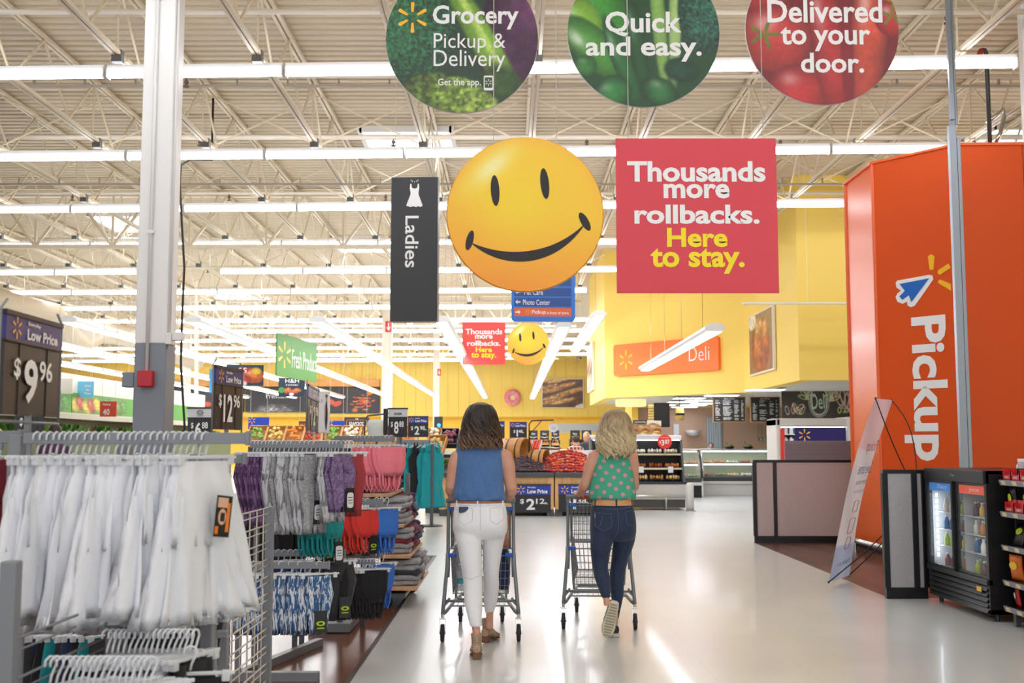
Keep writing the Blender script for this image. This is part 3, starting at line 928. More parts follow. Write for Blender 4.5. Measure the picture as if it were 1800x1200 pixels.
# blue directory sign
c = at(955, 523, 19.5); Y = 19.5
t = thing('directory_sign', 'blue hanging directory sign with arrows reading Photo Center and Pickup', 'sign', c, 0.05)
W_ = 1.13; H_ = 1.5
bl = mat('directory_blue', '#2f7de0', 0.4); bd = mat('directory_dark_blue', '#1b4f9e', 0.4)
zb = -0.42
m = MB(); m.prism(rrect(W_, H_, 0.06, cx=0, cz=zb+H_/2), 0.0, 0.10); ob('panel', m, bl, t)
rows = [('Pickup in front of store.', mat('directory_orange', '#f06a30', 0.4), True), ('Photo Center', bd, False), ('Pet Care', bd, False), ('Pharmacy', bd, False), ('Auto Center', bd, False)]
for i, (s, mm, ri) in enumerate(rows):
    z = zb+0.16+0.18*i
    if i < 2: wd = 0.60 if i == 0 else 0.48
    m = MB(); m.box(-W_/2+0.05, W_/2-0.07, -0.006, 0, z-0.075, z+0.075); rr = ob('row_strip', m, mm, t)
    if i > 2: continue
    if i == 0:
        text(rr, 'Pickup', -0.10+0.02, z-0.005, 0.25, 0.085, TW, -0.009, 0.02); text(rr, 'in front of store.', 0.26, z-0.01, 0.40, 0.055, TW, -0.009, 0.02)
        spark(rr, -0.27, z, 0.05, SPY, -0.009)
    else: text(rr, s, -0.12 if i == 1 else -0.17, z-0.005, wd if i == 1 else 0.33, 0.095, TW, -0.009, 0.004)
    d = 1 if ri else -1; cx = -0.45
    flat(rr, 'arrow', [(cx+d*x, z+zz) for x, zz in ((-0.045, 0.012), (0.02, 0.012), (0.0, 0.035), (0.015, 0.035), (0.045, 0.0), (0.015, -0.035), (0.0, -0.035), (0.02, -0.012), (-0.045, -0.012))][::d], TW, -0.009)
wires(t, (-0.5, 0.5), zb+H_, 6.9-c.z)

# green fresh produce sign (turned)
def turned(px0, px1, pyc, hpx0, hpx1, hm, ):
    """ends of an upright panel hm metres tall whose two ends measure hpx0, hpx1"""
    Y0 = FPX*hm/hpx0; Y1 = FPX*hm/hpx1
    return at(px0, pyc[0], Y0), at(px1, pyc[1], Y1)
a, b = turned(487, 557, (619, 641), 76, 68, 0.95)
mid = (a+b)/2; wd = (b-a).length; yaw = math.atan2(b.y-a.y, b.x-a.x)
t = thing('produce_sign', 'green hanging sign reading Fresh Produce with yellow rays', 'sign', mid, yaw)
m = MB(); m.prism(rrect(wd, 0.95, 0.06), 0, 0.03); ob('panel', m, mat('leaf_green_panel', '#52963a', 0.5), t)
text(t, 'Fresh Produce', 0.17*wd, -0.02, 0.64*wd, 0.42, TW, -0.004, 0.0)
spk = spark(t, -0.33*wd, 0.02, 0.30, SPY, -0.004); spk.scale = (0.14*wd/0.26*1.0, 1, 1); spk.location.x = -0.33*wd*(1-spk.scale.x)
wires(t, (-0.4*wd, 0.4*wd), 0.47, 6.9-mid.z)

# deli sign on the diagonal bulkhead, posters ------------------------------------
DV = Vector((5.8-2.6, 27.6-31.0, 0)); DL = DV.length; DV.normalize(); DN = Vector((DV.y, -DV.x, 0))
def on_diag(px):
    # where the ray through px meets the diagonal face (plan)
    k = (px-900)/FPX
    s = (2.6-k*31.0)/(k*DV.y-DV.x)
    return s
yaw = math.atan2(DV.y, DV.x)
s0, s1 = on_diag(1083), on_diag(1268)
p0 = Vector((2.6, 31.0, 0))+DV*s0; p1 = Vector((2.6, 31.0, 0))+DV*s1
pc = (p0+p1)/2; wd = (p1-p0).length
zc = at(1083, 634, p0.y).z
hh = 55/FPX*p0.y
t = thing('deli_sign', 'orange rounded panel reading Deli on the yellow bulkhead', 'sign', (pc.x+DN.x*0.10, pc.y+DN.y*0.10, zc), yaw)
m = MB(); m.prism(rrect(wd, hh, 0.08), 0, 0.10); ob('panel', m, mat('deli_orange', '#ff7a2a', 0.4), t)
text(t, 'Deli', 0.33*wd, 0.02, 0.185*wd, 0.42*hh, TW, -0.006, -0.01)
spark(t, -0.37*wd, 0, 0.30*hh, SPY, -0.006)

def paint_chicken(u, v):
    p = Paint(u, v, '#8a6a4c')
    p.blob(0.5, 0.45, 0.42, 0.5, '#b5602c', 0.1, 0.1, 0.35, 0.5, 9, 0.25)
    p.blob(0.45, 0.78, 0.2, 0.16, '#d79a5e', 0.5, 0.3, 0.3, 0.4, 12, 0.5)
    p.blob(0.68, 0.70, 0.16, 0.2, '#cf8648', -0.5, 0.3, 0.3, 0.4, 12, 0.5)
    p.blob(0.38, 0.4, 0.2, 0.3, '#c9763a', 0.2, 0.5, 0.4, 0.4, 14, 0.5)
    p.blob(0.6, 0.25, 0.22, 0.18, '#8b4020', 0, 0.5, 0.3, 0.5, 14, 0.3)
    p.blob(0.15, 0.9, 0.2, 0.16, '#f4ecd8', 0, 0.2, 0.1, 0.2, 10)
    return p.noise(0.2, 30)
def paint_bread(u, v):
    p = Paint(u, v, '#5a3d26')
    for i, (cx, cy) in enumerate(((0.2, 1.0), (0.1, 0.72), (0.42, 0.98), (0.25, 0.62), (0.55, 0.78), (0.3, 0.36), (0.62, 0.52), (0.18, 0.2), (0.5, 0.22), (0.85, 0.62))):
        p.blob(cx, cy, 0.42, 0.10, ['#d99a4e', '#c98840', '#e0a860'][i % 3], 0.32, 0.35, 0.45, 0.35, 12, 0.0)
        for k in range(4): p.blob(cx-0.25+0.16*k, cy-0.07+0.055*k, 0.05, 0.018, '#f0cf94', 1.0, 0.5)
    p.blob(0.9, 0.15, 0.3, 0.14, '#6b3e22', 0.45, 0.2, 0.3, 0.7, 30)
    p.blob(0.98, 0.02, 0.2, 0.12, '#e9e2d8', 0.3, 0.2)
    return p.noise(0.15, 30)
def poster(label, pos, yaw, w_, h_, fn, nx=50, ny=50, frame='#efe8dc'):
    t = thing('poster', label, 'poster', pos, yaw)
    m = MB(); m.bbox(-w_/2-0.04, w_/2+0.04, 0.0, 0.07, -h_/2-0.04, h_/2+0.04, 0.01); ob('frame', m, mat('poster_frame'+frame[1:], frame, 0.5), t)
    printed(t, 'printed_picture', w_, h_, nx, ny, fn, VCG, -0.003)
    return t
# on the side face x = 5.8
Ya = 5.8*FPX/(1325-900); Yb = 5.8*FPX/(1366-900)
ca = at(1325, 604, Ya); cb = at(1366, 598, Yb)
poster('roast chicken photo poster on the yellow bulkhead side', (5.8-0.08, (Ya+Yb)/2, (ca.z+cb.z)/2), -PI/2, Ya-Yb, 104/FPX*(Ya+Yb)/2, paint_chicken)
Ya = 2.6*FPX/(1036.5-900); Yb = 2.6*FPX/(1045.5-900)
poster('narrow bread poster on the left face of the deli bulkhead', (2.6-0.08, (Ya+Yb)/2, at(1041, 647, (Ya+Yb)/2).z), -PI/2, Ya-Yb, 78/FPX*(Ya+Yb)/2, paint_bread, 24, 30)
c = at(989, 691, 61.85)
poster('baguette photo poster on the back wall near the pink donut', c, 0, 71/FPX*62, 49/FPX*62, paint_bread, 60, 44)
c = at(901, 698.5, 61.8); rr = 0.44
t = thing('donut_sign', 'pink frosted donut shaped sign on the yellow back wall', 'sign', c, 0)
m = MB(); m.sm = True
m.tube([(0.31*math.cos(2*PI*k/28), 0.03, 0.31*math.sin(2*PI*k/28)) for k in range(28)], 0.15, 10, closed=True)
ob('donut', m, mat('pink_icing', '#f48a98', 0.4), t)
m = MB(); m.sph((0, 0.08, 0), (0.2, 0.04, 0.2), 16, 6); ob('cream_centre', m, mat('cream_core', '#fbe6b0', 0.5), t)
m = MB()
for i in range(70):
    a = R.uniform(0, 2*PI); b_ = R.uniform(-1.0, 1.0); q = 0.31+0.15*math.sin(b_); yy = 0.03-0.152*math.cos(b_)
    m.cbox((q*math.cos(a), yy, q*math.sin(a)), (0.045, 0.012, 0.014), rz=0, ry=R.uniform(0, 3))
ob('sprinkles', m, mat('pale_sprinkle', '#ffe9ea', 0.5), t, kind='stuff')

# orange pickup enclosure -----------------------------------------------------
OR = mat('orange_panel', '#e2561c', 0.42, spec=0.25)
ORG = mat('orange_panel_gloss', '#f26a28', 0.26, spec=0.2, bump=0.25, bscale=2.2)
E0 = at(1503, 900, 15.2); E1 = at(1553, 900, 14.05); E2 = at(1706, 900, 13.15); E3 = at(1990, 900, 13.1)
HT = 5.0
pl = [(E0.x, E0.y), (E1.x, E1.y), (E2.x, E2.y), (E3.x, E3.y)]
t = thing('pickup_wall', 'tall orange pickup enclosure with white lettering reading Pickup', 'wall panel', (pl[1][0], pl[1][1], 0))
ox, oy = pl[1]
pl = [(x-ox, y-oy) for x, y in pl]
def wallseg(name, a, b, m_, z0=0.14, z1=HT, th=0.06, inset=0.0):
    a = Vector((*a, 0)); b = Vector((*b, 0)); d = (b-a).normalized(); nrm = Vector((-d.y, d.x, 0))
    a2 = a+d*inset; b2 = b-d*inset
    q = MB(); pts = [(a2.x, a2.y), (b2.x, b2.y), (b2.x+nrm.x*th, b2.y+nrm.y*th), (a2.x+nrm.x*th, a2.y+nrm.y*th)]
    q.prismz(pts, z0, z1)
    return ob(name, q, m_, t)
wallseg('side_panel', pl[0], pl[1], ORG, inset=0.008)
wallseg('front_panel', pl[1], pl[2], OR, inset=0.008)
midr = tuple(pl[2][i]+(pl[3][i]-pl[2][i])*0.42 for i in (0, 1))
wallseg('return_panel', pl[2], midr, OR, inset=0.005)
wallseg('return_panel', midr, pl[3], OR, inset=0.005)
m = MB()
for p_ in pl[:3]: m.cyl((p_[0], p_[1]+0.02, 0.14), (p_[0], p_[1]+0.02, HT+0.01), 0.028, n=8)
for a_, b_ in ((0, 1), (1, 2), (2, 3)): m.bar((pl[a_][0], pl[a_][1]+0.02, HT+0.015), (pl[b_][0], pl[b_][1]+0.02, HT+0.015), 0.07, 0.03)
ob('corner_trim', m, mat('orange_trim', '#f2662a', 0.3), t)
m = MB(); m.prismz([(pl[0][0]+0.1, pl[0][1]+0.2), (pl[1][0]+0.1, pl[1][1]+0.15), (pl[2][0], pl[2][1]+0.2), (pl[3][0], pl[3][1]+0.2), (pl[3][0], pl[3][1]+2), (pl[0][0]+0.1, pl[0][1]+2)], 0, 0.14)
ob('plinth', m, mat('dark_plinth', '#3a2c28', 0.5), t)
# lettering face
a = Vector((*pl[1], 0)); b_ = Vector((*pl[2], 0)); L = (b_-a).length; yaw = math.atan2(b_.y-a.y, b_.x-a.x)
lf = thing('tmp', None, None, (0, 0, 0)); lf.name = 'lettering_face'; lf.parent = t; lf.location = (a.x, a.y, 0); lf.rotation_euler.z = yaw
def facept(px, py):
    k = (px-900)/FPX
    A = Vector((E1.x, E1.y)); D = Vector((E2.x-E1.x, E2.y-E1.y)); s = (A.x-k*A.y)/(k*D.y-D.x)
    Y = A.y+D.y*s
    return s*L, at(px, py, Y).z
x0, z0 = facept(1629, 556); x1, z1 = facept(1629, 810)
xl_, _ = facept(1588, 800); xr_, _ = facept(1667, 560)
text(lf, 'Pickup', (xl_+xr_)/2+0.0, (z0+z1)/2, z0-z1, (xr_-xl_)*1.0, TW, -0.006, 0.03, rot=-PI/2)
def poly_px(name, pts, m_, y):
    flat(lf, name, [facept(*q) for q in pts][::-1], m_, y)
poly_px('cursor_outline', [(1581, 497), (1584, 493), (1640, 483), (1647, 484), (1648, 491), (1614, 537), (1607, 540), (1601, 537), (1600, 530), (1592, 534), (1583, 530), (1580, 522), (1584, 515), (1590, 511), (1582, 505)], TW, -0.006)
poly_px('cursor_icon', [(1588, 499), (1641, 489), (1608, 531), (1604, 519), (1592, 527), (1587, 521), (1597, 511)], mat('cursor_blue', '#1669c9', 0.4), -0.010)
for q in ([(1640, 451), (1644, 447), (1649, 448), (1652, 452), (1649, 474), (1642, 474)], [(1656, 480), (1657, 475), (1676, 463), (1679, 468), (1679, 471), (1660, 483)], [(1657, 493), (1660, 491), (1679, 499), (1679, 511), (1659, 499), (1656, 496)]):
    poly_px('ray', q, SPY, -0.006)
# chrome bumper rail at the foot
t = thing('bumper_rail', 'chrome tube bumper rail at the foot of the orange wall', 'rail', (0, 0, 0))
pA = at(1503, 960, 14.6); pB = at(1560, 985, 13.3)
m = MB(); m.sm = True; m.tube([(pA.x, 15.0, 0.17), (pA.x-0.02, 14.75, 0.17), (pB.x, 13.2, 0.17), (pB.x+1.2, 12.75, 0.17)], 0.035, 10); ob('rail', m, CHROME, t)
for (x, y_) in ((pA.x, 14.6), (pB.x, 13.2), (pB.x+0.9, 12.85)):
    m = MB(); m.cyl((x, y_, 0.0), (x, y_, 0.16), 0.02, n=10); m.cyl((x, y_, 0), (x, y_, 0.012), 0.05, n=12); ob('post', m, CHROME, t)

# meat department band, far left ------------------------------------------------------
def band_sign(label, px0, px1, py0, py1, Y, col, sub=None):
    a = at(px0, py1, Y); c = at(px1, py0, Y)
    w_ = c.x-a.x; h_ = c.z-a.z
    t = thing('department_band', label, 'sign', ((a.x+c.x)/2, Y, (a.z+c.z)/2), 0)
    m = MB(); m.bbox(-w_/2, w_/2, -0.1, 0.1, -h_/2, h_/2, 0.02); ob('panel', m, mat('band_'+col[1:], col, 0.5), t)
    return t, w_, h_, FPX/Y
def paint_prem(u, v):
    p = Paint(u, v, '#3c3a3f')
    p.blob(0.5, 0.0, 0.5, 0.8, '#6b6a6c', 0.03, 0.3, 0.2, 0.9, 18)
    p.blob(0.42, 0.1, 0.3, 0.5, '#8b8887', 0.1, 0.5, 0.2, 1.0, 30)
    return p.noise(0.2, 40)
t, w_, h_, k = band_sign('dark band sign reading Premium above the meat department', 432, 541, 679, 724, 61.87, '#3b3a42')
text(t, 'Premium', -0.05*w_+0.2, 0.13*h_, 38/k, 9/k, TW, -0.11, 0.0)
printed(t, 'printed_rock', 84/k, 20/k, 40, 14, paint_prem, VC, -0.105, -0.03*w_, -h_/2+10/k)
t, w_, h_, k = band_sign('dark band sign reading All Natural with a spoon picture', 160, 430, 676, 724, 61.87, '#3d3d46')
text(t, 'All Natural', -w_/2+(243-160)/k, -0.14*h_, 58/k, 8.5/k, TW, -0.11, 0.0)
m = MB(); cx = -w_/2+(203-160)/k
m.tube([(cx-7/k, -0.12, -8/k), (cx+4/k, -0.12, 4/k)], 1.2/k, 6); m.sph((cx+6/k, -0.12, 6/k), (3/k, 0.02, 2.6/k), 10, 6)
ob('spoon_picture', m, mat('spoon_wood', '#d9a06a', 0.5), t)
def paint_noodle(u, v):
    p = Paint(u, v, '#39363a')
    for i in range(26):
        p.blob(0.78+0.18*math.cos(i*2.4)*(i/26), 0.42+0.36*math.sin(i*2.4)*(i/26), 0.055, 0.03, ['#e0622e', '#c94f28', '#ef8a4a'][i % 3], i*1.1, 0.4)
    p.blob(0.30, 0.42, 0.07, 0.16, '#e2603c', 0.4, 0.2); p.blob(0.40, 0.34, 0.06, 0.14, '#d9573a', -0.3, 0.2)
    p.blob(0.88, 0.8, 0.05, 0.1, '#c9a03c', 0, 0.3); p.blob(0.66, 0.08, 0.05, 0.1, '#d06a30', 0, 0.3)
    p.blob(0.22, 0.75, 0.2, 0.012, '#b98f5a', 0.9, 0.4); p.blob(0.26, 0.72, 0.2, 0.012, '#b98f5a', 0.75, 0.4)
    return p
t, w_, h_, k = band_sign('dark band sign with pictures of noodles and chopsticks', 543, 668, 679, 726, 61.87, '#3a373b')
printed(t, 'printed_food', w_*0.96, h_*0.92, 110, 44, paint_noodle, VC, -0.105)
# ================================================================ CLOTHING DEPARTMENT
def cloth_ring(cx, z, rx, ry, n, amp, k, ph, zf):
    out = []
    for i in range(n):
        a = 2*PI*i/n
        f = amp*zf*(math.sin(k*a+ph+z*9)+0.5*math.sin((k+3)*a-ph*2+z*15))
        out.append((cx+rx*math.cos(a)*(1+f*0.6), ry*math.sin(a)*(1+0.3*f)+f*0.05*math.sin(a+ph)+0.012*zf*math.sin(7*math.cos(a)*2+ph+z*6), z))
    return out
def cloth_tube(mb, secs, n=18, amp=0.25, k=5, ph=0.0):
    """secs: (cx, z, rx, ry); thin flattened fabric tube with folds growing downwards"""
    z0 = secs[0][1]; z1 = secs[-1][1]; rg = []
    for i in range(len(secs)-1):
        a, b = secs[i], secs[i+1]
        st = max(1, int(abs(b[1]-a[1])/0.035))
        for j in range(st):
            t = j/st; q = [a[q_]*(1-t)+b[q_]*t for q_ in range(4)]
            zf = 0.25+0.75*(q[1]-z0)/(z1-z0)
            rg.append(cloth_ring(q[0], q[1], q[2], q[3], n, amp, k, ph, zf))
    q = secs[-1]; rg.append(cloth_ring(q[0], q[1], q[2], q[3], n, amp, k, ph, 1.0))
    # turned hem: fold the rim inwards
    last = rg[-1]; cx = q[0]
    rg.append([(cx+(x-cx)*0.9, y*0.8, z+0.01) for x, y, z in last])
    mb.sm = True
    mb.rings(rg, caps=False)
    mb.sm = False

def g_shorts(L=0.36, W=0.30, seed=0):
    r_ = random.Random(seed); m = MB(); w_ = W/2; hz = -L*0.5; sw = r_.uniform(-0.12, 0.12)*w_*2
    cloth_tube(m, [(0, 0, w_*0.80, 0.010), (0, -0.035, w_*0.80, 0.010), (0, -0.045, w_*0.86, 0.015), (sw*0.3, -L*0.25, w_*0.98, 0.018), (sw*0.5, hz-0.02, w_*1.0, 0.010)], 28, 0.22, r_.choice((5, 6, 7)), r_.uniform(0, 6))
    for s in (-1, 1):
        cloth_tube(m, [(sw*0.35+s*w_*0.47, -L*0.22, w_*0.44, 0.010), (sw*0.5+s*w_*0.54, hz+0.02, w_*0.56, 0.022), (sw*0.7+s*w_*0.62, -L*0.75, w_*0.62, 0.02), (sw+s*w_*(0.66+r_.uniform(0, 0.15)), -L+r_.uniform(-.012, .012), w_*0.74, 0.026)], 22, 0.34, r_.choice((4, 5)), r_.uniform(0, 6))
    return m
def g_leggings(L=0.6, W=0.26, seed=0):
    r_ = random.Random(seed); m = MB(); w_ = W/2; hz = -L*0.32
    cloth_tube(m, [(0, 0, w_*0.85, 0.012), (0, -0.05, w_*0.9, 0.014), (0, hz, w_*1.0, 0.010)], 20, 0.1, 5, r_.uniform(0, 6))
    for s in (-1, 1):
        cloth_tube(m, [(s*w_*0.46, hz*0.4, w_*0.42, 0.009), (s*w_*0.52, hz, w_*0.5, 0.020), (s*w_*0.46, -L*0.6, w_*0.36, 0.018), (s*w_*0.42, -L*0.82, w_*0.27, 0.015), (s*w_*0.42, -L, w_*0.24, 0.014)], 14, 0.3, 3, r_.uniform(0, 6))
    return m
def g_bra(W=0.26, H=0.17, seed=0):
    r_ = random.Random(seed); m = MB(); w_ = W/2
    cloth_tube(m, [(0, 0, w_*0.95, 0.014), (0, -0.04, w_*0.98, 0.018), (0, -H*0.6, w_*0.95, 0.035), (0, -H, w_*0.62, 0.03)], 20, 0.1, 4, r_.uniform(0, 6))
    m.sm = True
    for s in (-1, 1):
        for y in (-0.015, 0.02):
            m.tube([(s*w_*0.55, y, -H*0.85), (s*w_*0.50, y, -H-0.06), (s*w_*0.3, y*1.4, -H-0.11), (s*w_*0.12, y, -H-0.06), (s*w_*0.18, y, -H*0.9)], 0.009, 5)
    m.sm = False
    return m
def g_tank(L=0.65, W=0.40, seed=0):
    r_ = random.Random(seed); m = MB(); w_ = W/2
    m.sm = True
    for s in (-1, 1):
        for y in (-0.012, 0.012):
            m.tube([(s*w_*0.42, 0, 0.0), (s*w_*0.46, y, -0.07), (s*w_*0.42, y*1.2, -0.16)], [0.02, 0.026, 0.04], 6, flat=0.3)
    m.sm = False
    cloth_tube(m, [(0, -0.13, w_*0.55, 0.014), (0, -0.20, w_*0.80, 0.018), (0, -0.26, w_*0.92, 0.02), (0, -L*0.6, w_*0.85, 0.025), (0, -L, w_*1.05, 0.03)], 24, 0.25, 6, r_.uniform(0, 6))
    return m

HANGM = mat('clear_white_hanger', '#eff3f8', 0.2, alpha=0.75)
def clip_hanger(W=0.24, drop=0.058):
    """hook over the bar, cross piece and two clips; bar runs along Y through the hook"""
    m = MB(); m.sm = True
    m.tube([(0.018*math.cos(a), 0, 0.018*math.sin(a)) for a in [math.radians(q) for q in (200, 150, 100, 50, 0, -50)]]+[(0.004, 0, -0.03), (0, 0, -drop+0.01)], 0.0035, 6)
    m.sm = False
    m.bbox(-W/2, W/2, -0.004, 0.004, -drop-0.004, -drop+0.006, 0.002)
    for s in (-1, 1): m.bbox(s*W*0.40-0.011, s*W*0.40+0.011, -0.010, 0.010, -drop-0.022, -drop+0.008, 0.003)
    return m
def top_hanger(W=0.40):
    m = MB(); m.sm = True
    m.tube([(0.02*math.cos(a), 0, 0.02*math.sin(a)) for a in [math.radians(q) for q in (200, 150, 100, 50, 0, -50)]]+[(0.004, 0, -0.04), (0, 0, -0.06)], 0.004, 6)
    m.tube([(-W/2, 0, -0.135), (-W*0.36, 0, -0.10), (0, 0, -0.055), (W*0.36, 0, -0.10), (W/2, 0, -0.135)], [0.008, 0.010, 0.008, 0.010, 0.008], 6)
    m.sm = False
    return m
CLIPM = clip_hanger().mesh('hanger'); CLIPM.materials.append(HANGM)
TOPM = top_hanger().mesh('hanger'); TOPM.materials.append(HANGM)

TAGB = mat('black_card', '#1b1c1f', 0.4); TAGW = mat('white_card', '#e6e8ec', 0.4); LIME = mat('lime_print', '#b4d41c', 0.5)
def tag_logo():
    m = MB()
    m.mi = 0; m.box(-0.028, 0.028, -0.001, 0.001, -0.10, 0)
    m.mi = 1; m.add([(0.02*math.cos(q), -0.002, -0.055+0.011*math.sin(q)) for q in [2*PI*i/14 for i in range(14)]], [tuple(range(14))]); m.box(-0.016, 0.016, -0.002, -0.0015, -0.078, -0.073)
    m.mi = 0; m.add([(0.010*math.cos(q), -0.003, -0.055+0.005*math.sin(q)) for q in [2*PI*i/10 for i in range(10)]], [tuple(range(10))])
    me = m.mesh('hang_tag'); me.materials.append(TAGB); me.materials.append(LIME); return me
def tag_price():
    m = MB()
    m.mi = 0; m.box(-0.024, 0.024, -0.001, 0.001, -0.11, 0)
    m.mi = 1; m.add([(x, -0.002, z-0.055) for x, z in rrect(0.038, 0.07, 0.012, 4)], [tuple(range(20))])
    m.mi = 0
    for k in range(3): m.box(-0.012, 0.012, -0.003, -0.0025, -0.045-0.012*k, -0.042-0.012*k)
    me = m.mesh('hang_tag'); me.materials.append(TAGB); me.materials.append(TAGW); return me
TAG_L = tag_logo(); TAG_P = tag_price()
for q_ in (TAG_L, TAG_P): q_.transform(Matrix.Scale(1.3, 4))

def fabric(name, col, rough=0.85, noise=0.06, bump=0.25):
    m = mat(name, col, rough, noise=noise, nscale=60, bump=bump, bscale=180)
    m.node_tree.nodes['Principled BSDF'].inputs['Sheen Weight'].default_value = 0.15
    return m
def pattern(name, a, b, sx, sz, thr=0.5, rough=0.75, c=None):
    def bd(nt, bs, oc):
        mp = nt.nodes.new('ShaderNodeMapping'); nt.links.new(oc, mp.inputs[0]); mp.inputs['Scale'].default_value = (sx, sx, sz)
        n = nt.nodes.new('ShaderNodeTexNoise'); n.inputs['Scale'].default_value = 1; n.inputs['Detail'].default_value = 3; n.inputs['Distortion'].default_value = 1.2
        nt.links.new(mp.outputs[0], n.inputs['Vector'])
        r = nt.nodes.new('ShaderNodeValToRGB')
        r.color_ramp.elements[0].position = thr-0.05; r.color_ramp.elements[1].position = thr+0.05
        r.color_ramp.elements[0].color = (*lin(a), 1); r.color_ramp.elements[1].color = (*lin(b), 1)
        nt.links.new(n.outputs['Fac'], r.inputs[0]); nt.links.new(r.outputs[0], bs.inputs['Base Color'])
    return patmat(name, bd, rough)

F = dict(
 white=fabric('white_jersey', '#edeff5', noise=0.01), white2=fabric('white_twill', '#e2e5ec', noise=0.01),
 purple=pattern('purple_mottled', '#4b2f56', '#7d5b88', 28, 14, 0.5), silver=pattern('silver_mottled', '#7f8187', '#c3c5cb', 26, 9, 0.46, 0.45),
 heather=pattern('grey_heather', '#8b8c90', '#a9aaae', 80, 80), wine=fabric('wine_red_knit', '#7c1f31'), rust=fabric('rust_red_knit', '#a63a3e'),
 lav=pattern('lavender_heather', '#6b5480', '#8f77a3', 60, 60), pink=fabric('coral_pink_knit', '#ff8797'), navy=fabric('navy_knit', '#26345c'),
 turq=fabric('turquoise_knit', '#169ea0'), red=fabric('coral_red_knit', '#e0392f'), blue=fabric('bright_blue_knit', '#3b77d2'),
 black=fabric('black_knit', '#17171b'), char=fabric('charcoal_knit', '#333438'), teal=fabric('teal_rayon', '#0b9aa3'), aqua=fabric('aqua_knit', '#4fb3b5'),
 batik=pattern('blue_white_brushed', '#2f5f93', '#dfe6ee', 55, 14, 0.53), olive=fabric('khaki_knit', '#a79b6b'), plum=fabric('plum_knit', '#54324f'),
 mint=fabric('mint_grey_knit', '#dde8e0'))

MESHES = {}
def gmesh(kind, seed, **kw):
    key = (kind, seed, tuple(sorted(kw.items())))
    if key not in MESHES:
        m = {'shorts': g_shorts, 'leggings': g_leggings, 'bra': g_bra, 'tank': g_tank}[kind](seed=seed, **kw)
        MESHES[key] = m.mesh('fabric')
    me = MESHES[key]
    return me
CM = {}
def garment(name, label, cat, group, kind, m_, loc, yaw, seed=0, tagm=None, hanger=True, tagx=0.06, tagz=None, tilt=0.0, **kw):
    t = thing(name, label, cat, loc, (tilt, 0, yaw), group)
    me = gmesh(kind, seed, **kw)
    key = (me.name, m_.name)
    if key not in CM:
        c = me.copy(); c.materials.clear(); c.materials.append(m_); CM[key] = c
    top = kind == 'tank'
    f = ob('fabric', CM[key], m_, t, loc=(0, 0, -0.05 if top else -0.068))
    if hanger: ob('hanger', TOPM if top else CLIPM, HANGM, t)
    if tagm is not None:
        L = kw.get('L', 0.3)
        ob('hang_tag', tagm, TAGB, t, loc=(tagx, -0.045, tagz if tagz is not None else -L*0.55-0.08))
    return t

RACKM = mat('rack_grey_metal', '#84888e', 0.45, metal=0.15)
RACKD = mat('rack_dark_metal', '#5d6066', 0.45, metal=0.15)
WIREC = mat('chrome_wire', '#b9b3a8', 0.3, metal=0.8)

def bar_y(py, Y): return at(900, py, Y).z
def arm(t, px0, px1, py, Y, hpx, name='arm', brack=True):
    a = at(px0, py, Y); b = at(px1, py, Y); h = hpx/FPX*Y
    m = MB(); m.bbox(a.x, b.x, Y-0.008, Y+0.008, a.z-h/2, a.z+h/2, 0.002)
    m.bbox(b.x-0.006, b.x+0.006, Y-0.012, Y+0.012, a.z-h/2-0.004, a.z+h/2+0.004, 0.002)
    ob(name, m, RACKM, t)
    return a.x, b.x, a.z+h/2

def grid_panel(name, label, x, y0, y1, z0, z1, ny, nz, m_=WIREC, cat='grid panel', zw=None):
    t = thing(name, label, cat, (x, y0, 0))
    m = MB(); zp = z1; z1 = zw or z1
    for i in range(ny+1):
        yy = (y1-y0)*i/ny; m.tube([(0, yy, z0), (0, yy, z1)], 0.004, 5)
    ob('upright_wires', m, m_, t, kind='stuff')
    m = MB()
    for i in range(nz+1):
        zz = z0+(z1-z0)*i/nz; m.tube([(0.005, 0, zz), (0.005, y1-y0, zz)], 0.004, 5)
        m.tube([(0.005, 0, zz-0.03), (0.005, y1-y0, zz-0.03)], 0.003, 5)
    ob('cross_wires', m, m_, t, kind='stuff')
    z1 = zp
    m = MB(); m.bbox(-0.02, 0.02, -0.02, 0.02, 0, z1, 0.004); ob('post', m, RACKM, t)
    m = MB(); m.bbox(-0.02, 0.02, y1-y0-0.02, y1-y0+0.02, 0, z1, 0.004); ob('post', m, RACKM, t)
    m = MB(); m.bbox(-0.2, 0.2, -0.02, 0.02, 0, 0.035, 0.004); ob('foot', m, RACKM, t)
    m = MB(); m.bbox(-0.2, 0.2, y1-y0-0.02, y1-y0+0.02, 0, 0.035, 0.004); ob('foot', m, RACKM, t)
    return t

# ---------------- rack one: white shorts in the left foreground ---------------
t1 = thing('clothes_rack', 'grey foreground clothes rack holding the white shorts on its long top arm', 'clothes rack', (0, 0, 0))
x0, x1, z1 = arm(t1, 42, 436, 770, 3.3, 20)
x0b, x1b, z1b = arm(t1, 60, 430, 806, 3.62, 16)
arm(t1, -60, 36, 768, 3.35, 22)
for (xx, yy, zt) in ((-1.475, 3.32, 1.43), (-1.20, 3.46, 1.40), (-0.98, 3.64, 1.36)):
    m = MB(); m.bbox(xx-0.02, xx+0.02, yy-0.02, yy+0.02, 0.0, zt, 0.004); ob('post', m, RACKM, t1)
m = MB(); m.bbox(-1.5, -0.96, 3.6, 3.66, 0.0, 0.05, 0.004); ob('base_beam', m, RACKM, t1)
m = MB(); m.bbox(-1.5, -1.45, 3.3, 3.9, 0.0, 0.05, 0.004); ob('base_beam', m, RACKM, t1)
m = MB(); m.bbox(-1.22, -0.96, 3.45, 3.48, 0.0, 0.05, 0.004); ob('base_beam', m, RACKM, t1)
WH = 'white shorts crowded on the long top arm of the foreground rack'
n = 27
